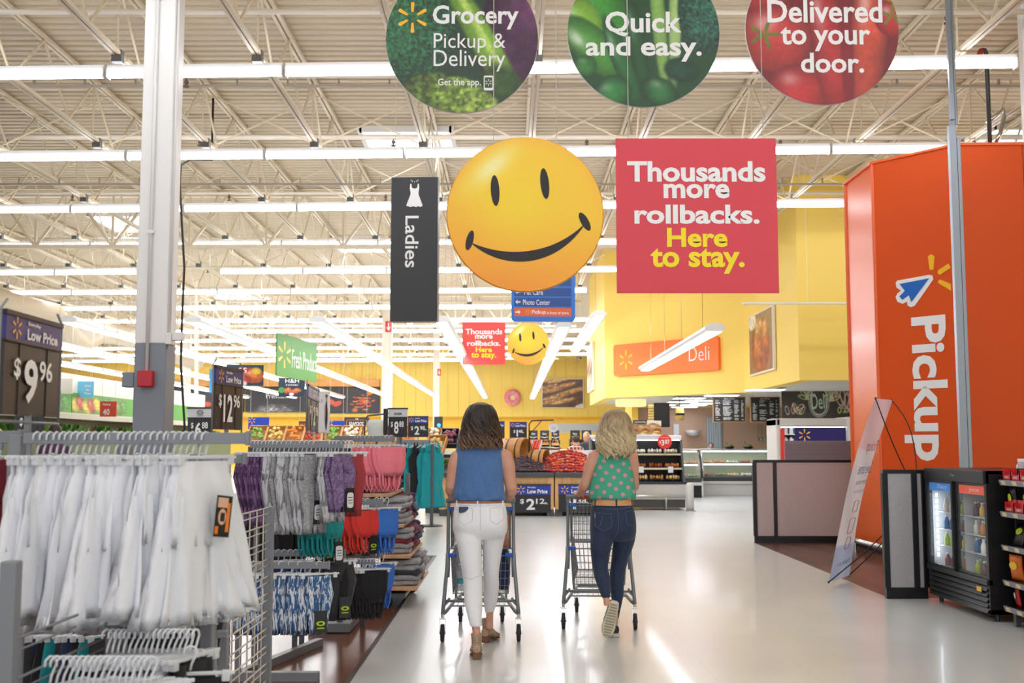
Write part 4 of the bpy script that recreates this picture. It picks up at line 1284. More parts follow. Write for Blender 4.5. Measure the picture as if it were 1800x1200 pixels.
for i in range(n):
    f = i/(n-1); x = x0+0.04+(x1-x0-0.165)*f
    yaw = math.radians(63+12*math.sin(i*0.7)+R.uniform(-7, 7))
    if i in (21, 22, 23): yaw = math.radians(24+8*(i-21))
    if i == 12: yaw = math.radians(20)
    if i >= 24: yaw = math.radians(58)
    k = 'white' if i % 3 else 'white2'
    lab = 'white jersey shorts hanging edge-on with others on the foreground top arm'
    g_ = WH; tg = None
    if i == 22: lab = 'white shorts facing front with an orange and black packaging card'; g_ = None; tg = 'card'
    if i == 26: lab = 'rightmost white shorts on the foreground arm with a small orange card'; g_ = None; tg = 'card'
    L = 0.42+0.015*((i*7) % 4)
    t = garment('shorts', lab, 'shorts', g_, 'shorts', F[k], (x, 3.3-0.0, z1-0.016), yaw, seed=i % 6, L=L, W=0.25)
    if tg:
        m = MB(); m.mi = 0; m.box(-0.03, 0.03, -0.001, 0.001, -0.12, 0)
        m.mi = 1; m.box(-0.026, 0.014, -0.002, -0.001, -0.035, -0.006); m.add([(-0.005+0.016*math.cos(q), -0.002, -0.062+0.024*math.sin(q)) for q in [2*PI*j/12 for j in range(12)]], [tuple(range(12))])
        m.mi = 2; m.box(0.012, 0.024, -0.002, -0.001, -0.105, -0.02); m.box(-0.028, -0.016, -0.002, -0.001, -0.112, -0.09)
        m.mi = 3; m.box(-0.012, 0.004, -0.003, -0.002, -0.075, -0.05)
        ob('packaging_card', m, [TAGB, mat('skin_print', '#e3b497', 0.5), mat('orange_print', '#f08428', 0.5), mat('ink_print', '#25242a', 0.5)], t, loc=(0.035, -0.05, -0.17), rot=(0, 0.12, 0))
n = 15
for i in range(n):
    x = x0b+0.06+(x1b-x0b-0.20)*i/(n-1)
    garment('shorts', 'white shorts hanging on the lower arm behind the foreground row', 'shorts', 'white shorts on the lower arm behind the foreground row', 'shorts', F['white' if i % 2 else 'white2'], (x, 3.62, z1b-0.016),
            math.radians(48+8*math.sin(i*1.1)+R.uniform(-7, 7)), seed=i % 5, L=0.46, W=0.25)
# side grid and its two low arms with black and white shorts on white hangers
gp = grid_panel('grid_panel', 'grey wire grid panel of the foreground rack carrying the two low arms', -1.21, 2.72, 3.44, 0.05, 1.12, 5, 9, RACKM, zw=0.93)
for (px0, px1, py, Y, seedo) in ((182, 350, 1118, 3.16, 0), (82, 272, 1166, 2.82, 3)):
    xa, xb, za = arm(gp, px0, px1, py, Y, 20)
    gp.children[-1].location = (1.21, -2.72, 0)
    n = 17
    for i in range(n):
        x = xa+0.01+(xb-xa-0.02)*i/(n-1)
        k = ('black', 'char', 'white2', 'black', 'char')[(i*3+seedo) % 5]
        where = 'farther' if Y > 3 else 'nearer'
        cn = {'black': 'black', 'char': 'charcoal', 'white2': 'light grey'}[k]
        garment('shorts', cn+' shorts on the '+where+' low arm of the foreground grid', 'shorts', cn+' shorts on the '+where+' low grid arm', 'shorts', F[k], (x, Y, za-0.014),
                math.radians(58+14*math.sin(i*0.9+seedo)), seed=i % 5, L=0.26, W=0.24)
# shorts leaning forward at the arm's end
garment('shorts', 'black shorts swung outwards at the end of the farther low arm', 'shorts', None, 'shorts', F['black'], (-0.885, 3.12, 0.83), math.radians(10), seed=2, L=0.27, W=0.26, tilt=0.0)
# black tops in printed packs behind the grid
tb = thing('clothes_rack', 'low grey rack arm carrying black packaged bras behind the foreground rack', 'clothes rack', (0, 0, 0))
xa, xb, za = arm(tb, 236, 362, 1002, 4.35, 10)
for xx in (xa-0.02, xb+0.03):
    m = MB(); m.bbox(xx-0.018, xx+0.018, 4.33, 4.37, 0, za+0.25, 0.004); ob('post', m, RACKM, tb)
m = MB(); m.bbox(xa-0.05, xb+0.05, 4.28, 4.42, 0, 0.04, 0.004); ob('base_beam', m, RACKM, tb)
m = MB(); m.bbox(xa, xb+0.09, 4.335, 4.365, 0.66, 0.69, 0.004); ob('cross_bar', m, RACKM, tb)
n = 12
for i in range(n):
    x = xa+0.02+(xb-xa-0.04)*i/(n-1)
    t = garment('bra', 'black sports bra in a printed pack on the low arm behind the white shorts', 'bra', 'black packaged bras behind the white shorts', 'leggings', F['black'], (x, 4.35, za-0.012), math.radians(50), seed=i % 3, L=0.30, W=0.24)
    if i % 2 == 0:
        m = MB(); m.mi = 0; m.box(-0.045, 0.045, -0.001, 0.001, -0.10, 0)
        m.mi = 1; m.box(-0.041, 0.03, -0.002, -0.001, -0.06, -0.004)
        m.mi = 2; m.box(-0.02, 0.012, -0.003, -0.002, -0.04, -0.018); m.mi = 3; m.box(0.03, 0.04, -0.002, -0.001, -0.09, -0.01); m.box(-0.04, 0.04, -0.002, -0.001, -0.075, -0.066)
        ob('packaging_card', m, [TAGB, mat('pack_skin', '#d8c4b8', 0.5), TAGB, mat('orange_print', '#f08428', 0.5)], t, loc=(0.03, -0.05, -0.10-0.02*(i % 4)), rot=(0, 0.1, -0.6))
grid_panel('grid_panel', 'second wire grid panel farther back, right of the white shorts', -1.21, 4.75, 5.6, 0.08, 1.09, 6, 12, WIREC)

# ---------------- rack two: purple, silver and patterned leggings -------------
t2 = thing('clothes_rack', 'grey rack in mid distance with purple and silver leggings above patterned ones', 'clothes rack', (0, 0, 0))
ux0, ux1, uz = arm(t2, 440, 602, 781, 6.7, 12)
lx0, lx1, lz = arm(t2, 428, 578, 993, 6.5, 12)
mx0, mx1, mz = arm(t2, 475, 606, 972, 7.2, 11)
cx0, cx1, cz = arm(t2, 536, 600, 884, 7.1, 9)
for px, Y, zt in ((404, 6.75, 0.72), (424, 6.75, 0.70), (464, 6.75, 0.70), (522, 7.6, 1.42), (534, 7.9, 1.42), (452, 7.3, 1.42)):
    x = at(px, 900, Y).x; m = MB(); m.bbox(x-0.016, x+0.016, Y-0.02, Y+0.02, 0, zt, 0.004); ob('post', m, RACKM if px < 500 else RACKD, t2)
a = at(408, 1180, 6.85); b_ = at(566, 1180, 6.85)
m = MB(); m.bbox(a.x, b_.x, 6.72, 6.78, 0, 0.055, 0.004); ob('base_beam', m, RACKM, t2)
m = MB(); m.bar((a.x+0.05, 6.75, 0.03), (a.x+0.35, 7.9, 0.03), 0.05, 0.05); ob('base_beam', m, RACKM, t2)
def row(n, xa, xb, Y, z, kind, keys, label, cat, group, yaw=50, name=None, tags=None, **kw):
    for i in range(n):
        x = xa+(xb-xa)*(i/(n-1) if n > 1 else 0.5)
        tg = None
        if tags and i % tags[0] == tags[1]: tg = TAG_L if (i//tags[0]) % 2 else TAG_P
        garment(name or cat, label, cat, group, kind, F[keys[i % len(keys)]], (x, Y+R.uniform(-.005, .005), z), math.radians(yaw+R.uniform(-10, 10)), seed=i % 4, tagm=tg, **kw)
X = lambda px, Y: (px-900)/FPX*Y
row(7, X(447, 6.7), X(485, 6.7), 6.7, uz-0.014, 'leggings', ['purple'], 'mottled purple leggings on the upper arm right of the white shorts', 'leggings', 'mottled purple leggings on the upper arm', 40, tags=(3, 1), L=0.42, W=0.22)
row(9, X(493, 6.7), X(556, 6.7), 6.7, uz-0.014, 'leggings', ['silver', 'silver', 'heather'], 'silver grey shiny leggings on the upper arm next to the purple ones', 'leggings', 'silver grey leggings on the upper arm', 35, tags=(3, 0), L=0.47, W=0.24)
row(4, X(563, 6.8), X(580, 6.8), 6.8, uz-0.014, 'leggings', ['wine'], 'wine red leggings between silver ones on the upper arm', 'leggings', 'wine red leggings on the upper arm', 50, tags=(2, 1), L=0.38, W=0.2)
row(2, X(584, 6.7), X(590, 6.7), 6.7, uz-0.014, 'leggings', ['silver'], 'silver grey leggings right of the wine red ones', 'leggings', 'silver leggings right of the wine red ones', 50, L=0.40, W=0.2)
row(2, X(596, 6.7), X(604, 6.7), 6.7, uz-0.014, 'leggings', ['lav'], 'heathered lavender leggings near the end of the upper arm', 'leggings', 'lavender leggings near the end of the upper arm', 45, tags=(2, 0), L=0.34, W=0.2)
row(2, X(612, 6.9), X(618, 6.9), 6.9, uz-0.014, 'leggings', ['rust'], 'rust red leggings at the end of the upper arm', 'leggings', 'rust red leggings at the end of the upper arm', 40, L=0.38, W=0.2)
row(9, X(436, 6.5), X(566, 6.5), 6.5, lz-0.014, 'leggings', ['batik'], 'blue and white brushed-print leggings on the low front arm', 'leggings', 'blue and white print leggings on the low front arm', 28, tags=(2, 1), L=0.33, W=0.17)
row(8, X(484, 7.2), X(556, 7.2), 7.2, mz-0.014, 'leggings', ['navy', 'batik'], 'dark blue leggings on the low arm behind the print ones', 'leggings', 'dark blue leggings on the second low arm', 40, L=0.30, W=0.16)
row(5, X(566, 7.2), X(602, 7.2), 7.2, mz-0.014, 'leggings', ['char', 'black'], 'charcoal leggings at the end of the second low arm', 'leggings', 'charcoal leggings at the end of the second low arm', 30, tags=(3, 0), L=0.36, W=0.22)
row(6, X(545, 7.1), X(588, 7.1), 7.1, cz-0.012, 'bra', ['turq'], 'turquoise sports bra on the middle arm above the print leggings', 'bra', 'turquoise sports bras on the middle arm', 40, tags=(2, 0), W=0.19, H=0.16)
row(5, X(455, 7.5), X(520, 7.5), 7.5, 1.0, 'leggings', ['black', 'char'], 'black leggings hanging behind the silver leggings', 'leggings', 'black leggings behind the silver ones', 40, L=0.42, W=0.22)
m = MB(); m.bbox(X(450, 7.5), X(526, 7.5), 7.49, 7.51, 0.97, 1.0, 0.003); ob('arm', m, RACKM, t2)

# ---------------- rack three ----------------------------------------------------
t3 = thing('clothes_rack', 'grey rack behind with pink, red, blue and black sportswear', 'clothes rack', (0, 0, 0))
px_ = arm(t3, 588, 692, 771, 8.3, 10); rx_ = arm(t3, 600, 672, 882, 8.0, 10); bx_ = arm(t3, 606, 671, 976, 8.3, 8); bx2 = arm(t3, 606, 658, 987, 8.0, 8)
for px, Y, zt in ((600, 8.5, 1.44), (640, 8.7, 0.9)):
    x = at(px, 900, Y).x; m = MB(); m.bbox(x-0.02, x+0.02, Y-0.02, Y+0.02, 0, zt, 0.004); ob('post', m, RACKD, t3)
m = MB(); m.bbox(X(553, 8.5), X(624, 8.5), 8.4, 8.9, 0.01, 0.075, 0.004); ob('base_beam', m, RACKM, t3)
for k in (0, 1):
    m = MB(); m.cyl((X(570+40*k, 8.5), 8.45, 0), (X(570+40*k, 8.5), 8.45, 0.015), 0.02, n=8); ob('foot', m, BLACK, t3)
row(3, X(628, 8.3), X(638, 8.3), 8.3, px_[2]-0.012, 'leggings', ['navy'], 'navy leggings left of the coral pink bras', 'leggings', 'navy leggings left of the pink bras', 40, tags=(2, 0), L=0.34, W=0.18)
row(7, X(646, 8.3), X(688, 8.3), 8.3, px_[2]-0.012, 'bra', ['pink'], 'coral pink sports bra with dangling straps on the rear upper arm', 'bra', 'coral pink sports bras on the rear upper arm', 30, W=0.26, H=0.22)
row(9, X(594, 8.0), X(648, 8.0), 8.0, rx_[2]-0.012, 'bra', ['red'], 'bright coral red sports bra on the middle rear arm', 'bra', 'coral red sports bras on the middle rear arm', 38, tags=(2, 1), W=0.22, H=0.19)
row(3, X(664, 8.1), X(682, 8.1), 8.1, rx_[2]-0.012, 'bra', ['blue'], 'bright blue sports bra right of the coral red ones', 'bra', 'bright blue sports bras right of the red ones', 30, W=0.2, H=0.2)
row(10, X(612, 8.0), X(664, 8.0), 8.0, bx2[2]-0.012, 'bra', ['black'], 'black sports bra on the lowest rear arm', 'bra', 'black sports bras on the lowest rear arm', 38, W=0.2, H=0.22)
row(2, X(668, 8.1), X(676, 8.1), 8.1, bx2[2]+0.02, 'bra', ['blue'], 'bright blue sports bra at the end of the lowest rear arm', 'bra', 'blue bras at the end of the lowest rear arm', 30, W=0.2, H=0.2)

# ---------------- shelf unit with folded clothes ---------------------------------
t4 = thing('display_shelf', 'grey metal display unit with folded clothes on wooden shelves', 'display unit', (0, 0, 0))
SHX0, SHX1, SY0, SY1 = -1.62, -0.93, 9.6, 10.9
WOODE = mat('pale_wood_edge', '#c9a27e', 0.5, noise=0.15, nscale=12)
levels = [0.19, 0.46, 0.72, 0.98]
for i, z in enumerate(levels):
    dx = 0.06*(2-i) if i < 3 else -0.12
    m = MB(); m.bbox(SHX0, SHX1+dx, SY0, SY1, z-0.03, z, 0.004); ob('shelf', m, WOODE, t4)
for (x, y) in ((SHX0+0.02, SY0+0.05), (SHX1-0.08, SY1-0.05), (SHX0+0.02, SY1-0.05), (SHX1-0.25, SY1-0.6)):
    m = MB(); m.bbox(x-0.02, x+0.02, y-0.02, y+0.02, 0.1, 1.12 if y > 10 else 0.95, 0.004); ob('post', m, RACKM, t4)
m = MB(); m.bbox(SHX0, SHX1+0.02, SY0+0.05, SY1, 0.09, 0.13, 0.004); ob('base_beam', m, RACKD, t4)
for (x, y) in ((SHX1-0.15, SY0+0.15), (SHX1-0.02, SY1-0.2), (SHX0+0.1, SY0+0.15)):
    m = MB(); m.sm = True; m.sph((x, y, 0.055), 0.055, 14, 10); ob('ball_caster', m, BLACK, t4)
def folded(w_, d, h, seed):
    r_ = random.Random(seed); m = MB(); m.sm = True
    rg = []
    n = 20
    for j in range(7):
        t = j/6; z = h*t
        k = 1-0.10*abs(2*t-1)**3
        ring = []
        for i in range(n):
            a = 2*PI*i/n; ca, sa = math.cos(a), math.sin(a)
            sq = lambda c: math.copysign(abs(c)**0.35, c)
            ring.append((w_/2*k*sq(ca)*(1+0.04*math.sin(5*a+seed)), d/2*k*sq(sa)*(1+0.04*math.sin(3*a+seed*2+t*3)), z+0.006*math.sin(4*a+seed)))
        rg.append(ring)
    m.rings(rg); return m
FM = {}
fcols = [['heather', 'char', 'heather', 'silver'], ['heather', 'wine', 'plum', 'navy'], ['heather', 'heather', 'wine', 'navy'], ['heather', 'plum', 'wine', 'navy']]
cnn = {'heather': 'heather grey', 'char': 'charcoal', 'silver': 'silver grey', 'wine': 'wine red', 'plum': 'plum', 'navy': 'navy'}
lvn = ['lowest', 'second', 'third', 'top']
for li, z in enumerate(levels):
    for ci in range(4):
        key = fcols[li][ci]
        xx = SHX1-0.10-0.0*ci+(0.05*(2-li) if li < 3 else -0.15); yy = SY0+0.2+0.30*ci
        for s in range(5):
            k2 = key if s % 3 != 2 else fcols[li][(ci+1) % 4]
            sd = (ci+s) % 4
            fk = (sd, k2)
            if fk not in FM:
                FM[fk] = folded(0.34, 0.25, 0.042, sd).mesh('folded_garment', True); FM[fk].materials.append(F[k2])
            o = ob('folded_garment', FM[fk], F[k2], loc=(xx-0.06+R.uniform(-.015, .03), yy+R.uniform(-.01, .01), z+0.001+0.0435*s), rot=R.uniform(-0.12, 0.12))
            tag(o, cnn[k2]+' folded garment on the '+lvn[li]+' shelf of the display unit', 'folded clothes', cnn[k2]+' folded clothes on the '+lvn[li]+' shelf')

# ---------------- tank dress rack far back ------------------------------------------
t5 = thing('clothes_rack', 'distant grey rack with long teal and black tank tops', 'clothes rack', (X(745, 19.3), 19.3, 0))
zb = bar_y(776, 19.3)
m = MB(); m.bbox(X(700, 19.3)-X(745, 19.3), X(754, 19.3)-X(745, 19.3), -0.02, 0.02, zb-0.07, zb+0.03, 0.004); ob('arm', m, RACKM, t5)
for px in (705, 760):
    m = MB(); m.cyl((X(px, 19.3)-X(745, 19.3), 0, 0), (X(px, 19.3)-X(745, 19.3), 0, zb-0.05 if px > 750 else zb+0.08), 0.03, n=8); ob('post', m, RACKD, t5)
m = MB(); m.lathe([(0, 0), (0.22, 0), (0.2, 0.02), (0, 0.03)], (X(758, 19.3)-X(745, 19.3), 0, 0), 18); ob('foot', m, BLACK, t5)
for i, k in enumerate(['aqua', 'aqua', 'black', 'black', 'teal', 'teal', 'black', 'black', 'teal', 'teal', 'teal', 'teal']):
    cn = {'aqua': 'pale aqua', 'black': 'black', 'teal': 'teal'}[k]
    t = garment('tank_top', cn+' long tank top on the distant rack beside the produce tables', 'tank top', cn+' tank tops on the distant rack', 'tank', F[k], (X(706+5.2*i, 19.3), 19.3+0.02*(i % 3), zb+0.03), math.radians(30+R.uniform(-12, 12)), seed=i % 3, tagm=TAG_P if i in (4, 7) else None, tagz=-0.6, L=1.12, W=0.42)
tr = thing('clothes_rack', 'low grey rack behind the foreground grid with dark leggings', 'clothes rack', (0, 0, 0))
ra = arm(tr, 25, 212, 1090, 4.7, 10)
for xx in (ra[0], ra[1]):
    m = MB(); m.bbox(xx-0.018, xx+0.018, 4.68, 4.72, 0, ra[2]+0.1, 0.003); ob('post', m, RACKM, tr)
row(12, ra[0]+0.03, ra[1]-0.03, 4.7, ra[2]-0.012, 'leggings', ['navy', 'black', 'teal', 'char'], 'dark leggings on the low rack behind the foreground grid', 'leggings', 'dark leggings behind the foreground grid', 45, L=0.5, W=0.24)
# dark red garments at the far left edge
t6 = thing('clothes_rack', 'grey rack post and arm at the far left edge with dark red tops', 'clothes rack', (0, 0, 0))
m = MB(); m.bbox(X(-60, 4.2), X(10, 4.2), 4.19, 4.21, 1.38, 1.42, 0.003); ob('arm', m, RACKM, t6)
m = MB(); m.bbox(X(30, 4.2), X(45, 4.2), 4.18, 4.22, 0, 1.42, 0.003); ob('post', m, RACKM, t6)
row(4, X(-40, 4.2), X(4, 4.2), 4.2, 1.41, 'leggings', ['wine'], 'dark red leggings at the far left edge behind the white shorts', 'leggings', 'dark red leggings at the far left edge', 45, L=0.5, W=0.24)

# ================================================================ PRICE SIGNS
HEADB = mat('royal_blue_header', '#1e3fa8', 0.35); HEADP = mat('violet_blue_header', '#37307a', 0.35)
BODYB = mat('black_panel_brown_reflection', '#2b2523', 0.35); BODYK = mat('black_panel', '#222326', 0.4)  # near price panel has a brown reflection put into its colour
HEADW = mat('pale_header', '#d9dade', 0.4)
def price_sign(label, pos, w_, h_, yaw, big, cents, near=False, header='low', stem=0.0, unit='', frame=False, parent_cat='price sign', hh=0.27):
    t = thing('price_sign', label, parent_cat, pos, yaw)
    body = BODYB if near else BODYK; hd = (HEADP if near else HEADB) if header == 'low' else HEADW
    hz = h_*hh; zt = h_/2
    m = MB(); m.bbox(-w_/2, w_/2, 0, 0.012, -h_/2, zt-hz, 0.002); pb = ob('price_panel', m, body, t)
    m = MB(); m.bbox(-w_/2, w_/2, -0.003, 0.012, zt-hz+0.004*h_, zt, 0.002); hp = ob('header_panel', m, hd, t)
    m = MB(); m.bbox(-w_/2-0.005, w_/2+0.005, -0.008, 0.014, zt-hz-0.012*h_, zt-hz+0.012*h_, 0.001); m.bbox(-w_/2-0.005, w_/2+0.005, -0.008, 0.014, zt-0.02*h_, zt+0.03*h_, 0.001); ob('rail', m, mat('dark_rail', '#35302d', 0.4), t)
    if header == 'low':
        text(t, 'Low Price', 0.13*w_, zt-hz*0.64, 0.56*w_, hz*0.42, TW, -0.006, 0.03)
        text(t, 'Everyday', -0.03*w_, zt-hz*0.26, 0.22*w_, hz*0.19, TW, -0.006, 0.02)
        s_ = spark(t, -0.33*w_, zt-hz*0.5, min(hz*0.42, w_*0.13), SPY, -0.006)
    elif header == 'oval':
        m = MB(); m.tube([(0.12*w_*math.cos(q), -0.006, zt-hz*0.45+0.2*hz*math.sin(q)) for q in [2*PI*i/20 for i in range(20)]], 0.012*w_, 5, closed=True); m.bar((-0.06*w_, -0.006, zt-hz*0.52), (0.0, -0.006, zt-hz*0.36), 0.012*w_); m.bar((0.06*w_, -0.006, zt-hz*0.52), (0.0, -0.006, zt-hz*0.36), 0.012*w_)
        ob('emblem', m, INK, t); text(t, 'ATHLETIC', 0, zt-hz*0.8, 0.3*w_, hz*0.12, INK, -0.006, 0.0)
    elif header == 'avia':
        text(t, 'AVIA', 0.02*w_, zt-hz*0.6, 0.42*w_, hz*0.3, INK, -0.006, 0.03)
    ph = h_-hz; zc = -h_/2+ph*0.5
    nb = len(big)
    bw = {1: 0.24, 2: 0.34}.get(nb, 0.4)*w_
    if big == '1': bw = 0.085*w_
    bx = -0.06*w_ if cents else 0
    text(t, '$', bx-bw/2-0.12*w_, zc+ph*0.13, 0.11*w_, ph*0.30, TW, -0.006, 0.02)
    text(t, big, bx, zc-ph*0.02, bw, ph*0.62, TW, -0.006, 0.028)
    if cents: text(t, cents, bx+bw/2+0.15*w_, zc+ph*0.15, 0.24*w_, ph*0.30, TW, -0.006, 0.02)
    if unit: text(t, unit, bx+bw/2+0.32*w_, zc+ph*0.04, 0.09*w_, ph*0.12, TW, -0.006, 0.02)
    m = MB()
    for fx in (-0.25, 0.25): m.box(fx*w_-0.001, fx*w_+0.001, -0.003, 0, -h_/2, zt-hz)
    ob('slat_joints', m, mat('panel_joint', '#4a4440', 0.4), t, kind='stuff')
    if frame:
        m = MB(); m.sm = True; e = 0.02
        m.tube([(-w_/2-e, 0.005, -h_/2-e), (-w_/2-e, 0.005, h_/2+e*0.5), (-w_/2+0.02, 0.005, h_/2+e*2)], 0.004, 6)
        m.tube([(w_/2+e, 0.005, -h_/2-e), (w_/2+e, 0.005, h_/2+e*0.5), (w_/2-0.02, 0.005, h_/2+e*2)], 0.004, 6)
        m.tube([(-w_/2-e, 0.005, -h_/2-e), (w_/2+e, 0.005, -h_/2-e)], 0.005, 6)
        ob('wire_frame', m, RACKM, t)
    if stem:
        m = MB(); m.bbox(-0.009, 0.009, -0.0, 0.018, -h_/2-stem, -h_/2+0.01, 0.002); ob('stem', m, RACKM, t)
    return t
def price_turned(label, px0, px1, yc, h0, h1, hm, big, cents, **kw):
    a, b = turned(px0, px1, yc, h0, h1, hm)
    c = (a+b)/2
    return price_sign(label, c, (b-a).length, hm, math.atan2(b.y-a.y, b.x-a.x), big, cents, **kw)
price_turned('large near price sign reading Everyday Low Price $9.96 at the left edge', 6, 104, (638, 653), 181, 160, 0.30, '9', '96', near=True, frame=True, stem=0.06)
price_turned('tilted price sign reading Everyday Low Price $12.96 above the white shorts', 378, 425, (699, 704), 110, 103, 0.30, '12', '96', near=True, frame=True, stem=0.05)
price_turned('narrow tilted price sign reading $12.96 beside the white fashion poster', 541, 560, (717, 722), 79, 71, 0.30, '12', '96', frame=True, stem=0.04)
def price_px(label, px0, px1, py0, py1, Y, big, cents, **kw):
    a = at(px0, py1, Y); b = at(px1, py0, Y)
    return price_sign(label, ((a.x+b.x)/2, Y, (a.z+b.z)/2), b.x-a.x, b.z-a.z, kw.pop('yaw', 0), big, cents, **kw)
price_px('dark price sign reading $7 partly hidden below the large near sign', 24, 78, 700, 775, 4.2, '7', '', stem=1.35, hh=0.3)
price_px('price sign with pale oval emblem header reading $6.8 behind the white shorts', 329, 374, 717, 772, 6.2, '6', '88', header='oval', stem=1.38, hh=0.31)
price_px('price sign with white header reading AVIA $8.88 above the pink bras', 682, 716, 718, 768, 8.4, '8', '88', header='avia', stem=0.12, hh=0.3, yaw=-0.1)
m = MB(); a = at(674, 718, 8.5); m.bbox(0, 0.034, 0, 0.02, -0.2, 0, 0.003)
ob('side_panel_sign', m, BODYK, loc=a, label='thin black sign edge left of the AVIA price sign', cat='sign')
price_px('produce price sign reading Everyday Low Price $2.98 lb right of the AVIA sign', 717, 753, 732, 768, 19.8, '2', '98', unit='lb.', stem=0.6, hh=0.32)
price_px('produce price sign reading Everyday Low Price $1.48 lb between the two women', 896, 926, 742, 770, 24.5, '1', '48', unit='lb.', stem=1.35, hh=0.33)
price_px('blue price sign half hidden behind the brown-haired woman', 864, 887, 741, 770, 24.5, '1', '28', stem=1.35, hh=0.33)
# white fashion poster
c = at(570, 724, 8.6); 
t = thing('fashion_poster', 'narrow white fashion poster of a woman beside the $12.96 sign', 'poster', c, 0.5)
def paint_fash(u, v):
    p = Paint(u, v, '#e6e6ea')
    p.blob(0.68, 0.42, 0.14, 0.40, '#2b2a30', 0, 0.2); p.blob(0.68, 0.82, 0.10, 0.07, '#c99a80', 0, 0.2); p.blob(0.68, 0.9, 0.13, 0.05, '#6b4a38', 0, 0.2)
    p.blob(0.55, 0.5, 0.05, 0.25, '#c99a80', 0, 0.3); p.blob(0.25, 0.8, 0.14, 0.015, '#9aa0aa', 0, 0.2); p.blob(0.25, 0.75, 0.12, 0.015, '#9aa0aa', 0, 0.2)
    return p
m = MB(); m.bbox(-0.045, 0.045, 0, 0.008, -0.16, 0.16, 0.002); ob('board', m, WHITEP, t)
printed(t, 'printed_picture', 0.086, 0.31, 20, 50, paint_fash, VC, -0.002)
m = MB(); m.cyl((0, 0.004, -0.16), (0, 0.004, -0.26), 0.006, n=6); ob('stem', m, RACKM, t)
# ================================================================ RIGHT SIDE
PANF = mat('pinkish_grey_fabric', '#c6b6b6', 0.9, noise=0.10, nscale=120, bump=0.3, bscale=300)
PANG = mat('grey_panel_fabric', '#b3b0b2', 0.9, noise=0.10, nscale=120, bump=0.3, bscale=300)
BLK = mat('satin_black', '#17171a', 0.35)
def cubicle(label, px0, px1, Y, zt, splits, fab):
    x0, x1 = X(px0, Y), X(px1, Y)
    t = thing('partition_panel', label, 'partition', (x0, Y, 0)); w_ = x1-x0
    m = MB(); m.bbox(0, w_, 0, 0.06, 0, 0.10, 0.003); m.bbox(0, w_, 0, 0.06, zt-0.035, zt, 0.003); ob('frame_rails', m, BLK, t, kind='stuff')
    for a, b in zip(splits[:-1], splits[1:]):
        xa, xb = X(a, Y)-x0, X(b, Y)-x0
        m = MB(); m.bbox(xa+0.025, xb-0.025, 0.012, 0.048, 0.10, zt-0.035, 0.003); ob('fabric_panel', m, fab, t)
    for a in splits:
        xa = X(a, Y)-x0; m = MB(); m.bbox(xa-0.026, xa+0.026, 0, 0.06, 0.10, zt-0.03, 0.003); ob('frame_post', m, BLK, t)
    return t
cubicle('low grey fabric partition with black frame in front of the deli', 1322, 1506, 16.0, 1.18, [1324, 1359, 1503], PANF)
cubicle('low grey fabric partition with black frame beside the drink cooler', 1548, 1620, 10.28, 1.17, [1551, 1602, 1619], PANG)
# pegboard
x0, x1 = X(1377, 17), X(1512, 17)
t = thing('pegboard', 'perforated mauve grey pegboard standing behind the low partition', 'pegboard', (x0, 17, 0))
m = MB(); m.bbox(0, x1-x0, 0, 0.03, 0.2, 1.455, 0.004); ob('board', m, mat('mauve_grey', '#8e8189', 0.5), t)
m = MB()
for i in range(44):
    for j in range(10):
        xx = 0.03+i*0.026; zz = 1.17+j*0.026
        if xx < x1-x0-0.02: m.add([(xx-0.004, -0.001, zz-0.004), (xx+0.004, -0.001, zz-0.004), (xx+0.004, -0.001, zz+0.004), (xx-0.004, -0.001, zz+0.004)], [(0, 1, 2, 3)])
ob('holes', m, mat('hole_dark', '#4c444a', 0.7), t, kind='stuff')
m = MB()
for s in (0.05, x1-x0-0.05): m.box(s-0.02, s+0.02, -0.15, 0.18, 0, 0.05); m.box(s-0.02, s+0.02, 0, 0.03, 0, 0.2)
ob('feet', m, BLK, t, kind='stuff')

# banner stand
def banner_mat():
    m = vcmat('banner_print', 0.5); nt = m.node_tree; b = nt.nodes['Principled BSDF']
    tr = nt.nodes.new('ShaderNodeBsdfTranslucent'); mx = nt.nodes.new('ShaderNodeMixShader'); mx.inputs[0].default_value = 0.6
    nt.links.new(nt.nodes['Attribute'].outputs['Color'], tr.inputs['Color'])
    nt.links.new(b.outputs[0], mx.inputs[1]); nt.links.new(tr.outputs[0], mx.inputs[2])
    nt.links.new(mx.outputs[0], nt.nodes['Material Output'].inputs['Surface'])
    return m
BL = Vector((3.12, 11.1, 0.05)); BR = Vector((3.49, 11.67, 0.05)); TL = at(1539, 700, 10.8); TR = at(1567, 703, 11.33)
o_ = Vector((BL.x, BL.y, 0))
t = thing('banner_stand', 'leaning narrow white banner on black rods seen from behind', 'banner', o_)
nu, nv = 10, 60
vs = []; cols = []
for j in range(nv+1):
    for i in range(nu+1):
        u, v = i/nu, j/nv
        a = BL.lerp(BR, u); b = TL.lerp(TR, u); p = a.lerp(b, v)
        p = p-o_+Vector((-0.02, 0.013, 0))*math.sin(PI*v)*2+Vector((0.01, 0, 0))*math.sin(6*v+2*u)
        vs.append(tuple(p))
        if v > 0.73: c = hexc('#e8c3c8')
        elif v < 0.19: c = hexc('#b4bedb')
        else: c = hexc('#e2dce0')
        c = c*(1-0.03*math.sin(7*u+14*v))
        cols.append([*lin(tuple(c)), 1])
fs = [(j*(nu+1)+i, j*(nu+1)+i+1, (j+1)*(nu+1)+i+1, (j+1)*(nu+1)+i) for j in range(nv) for i in range(nu)]
me = bpy.data.meshes.new('banner_sheet'); me.from_pydata(vs, [], fs)
ca_ = me.color_attributes.new('print', 'FLOAT_COLOR', 'POINT'); ca_.data.foreach_set('color', np.array(cols).ravel()); me.update()
sh = ob('banner_sheet', me, banner_mat(), t)
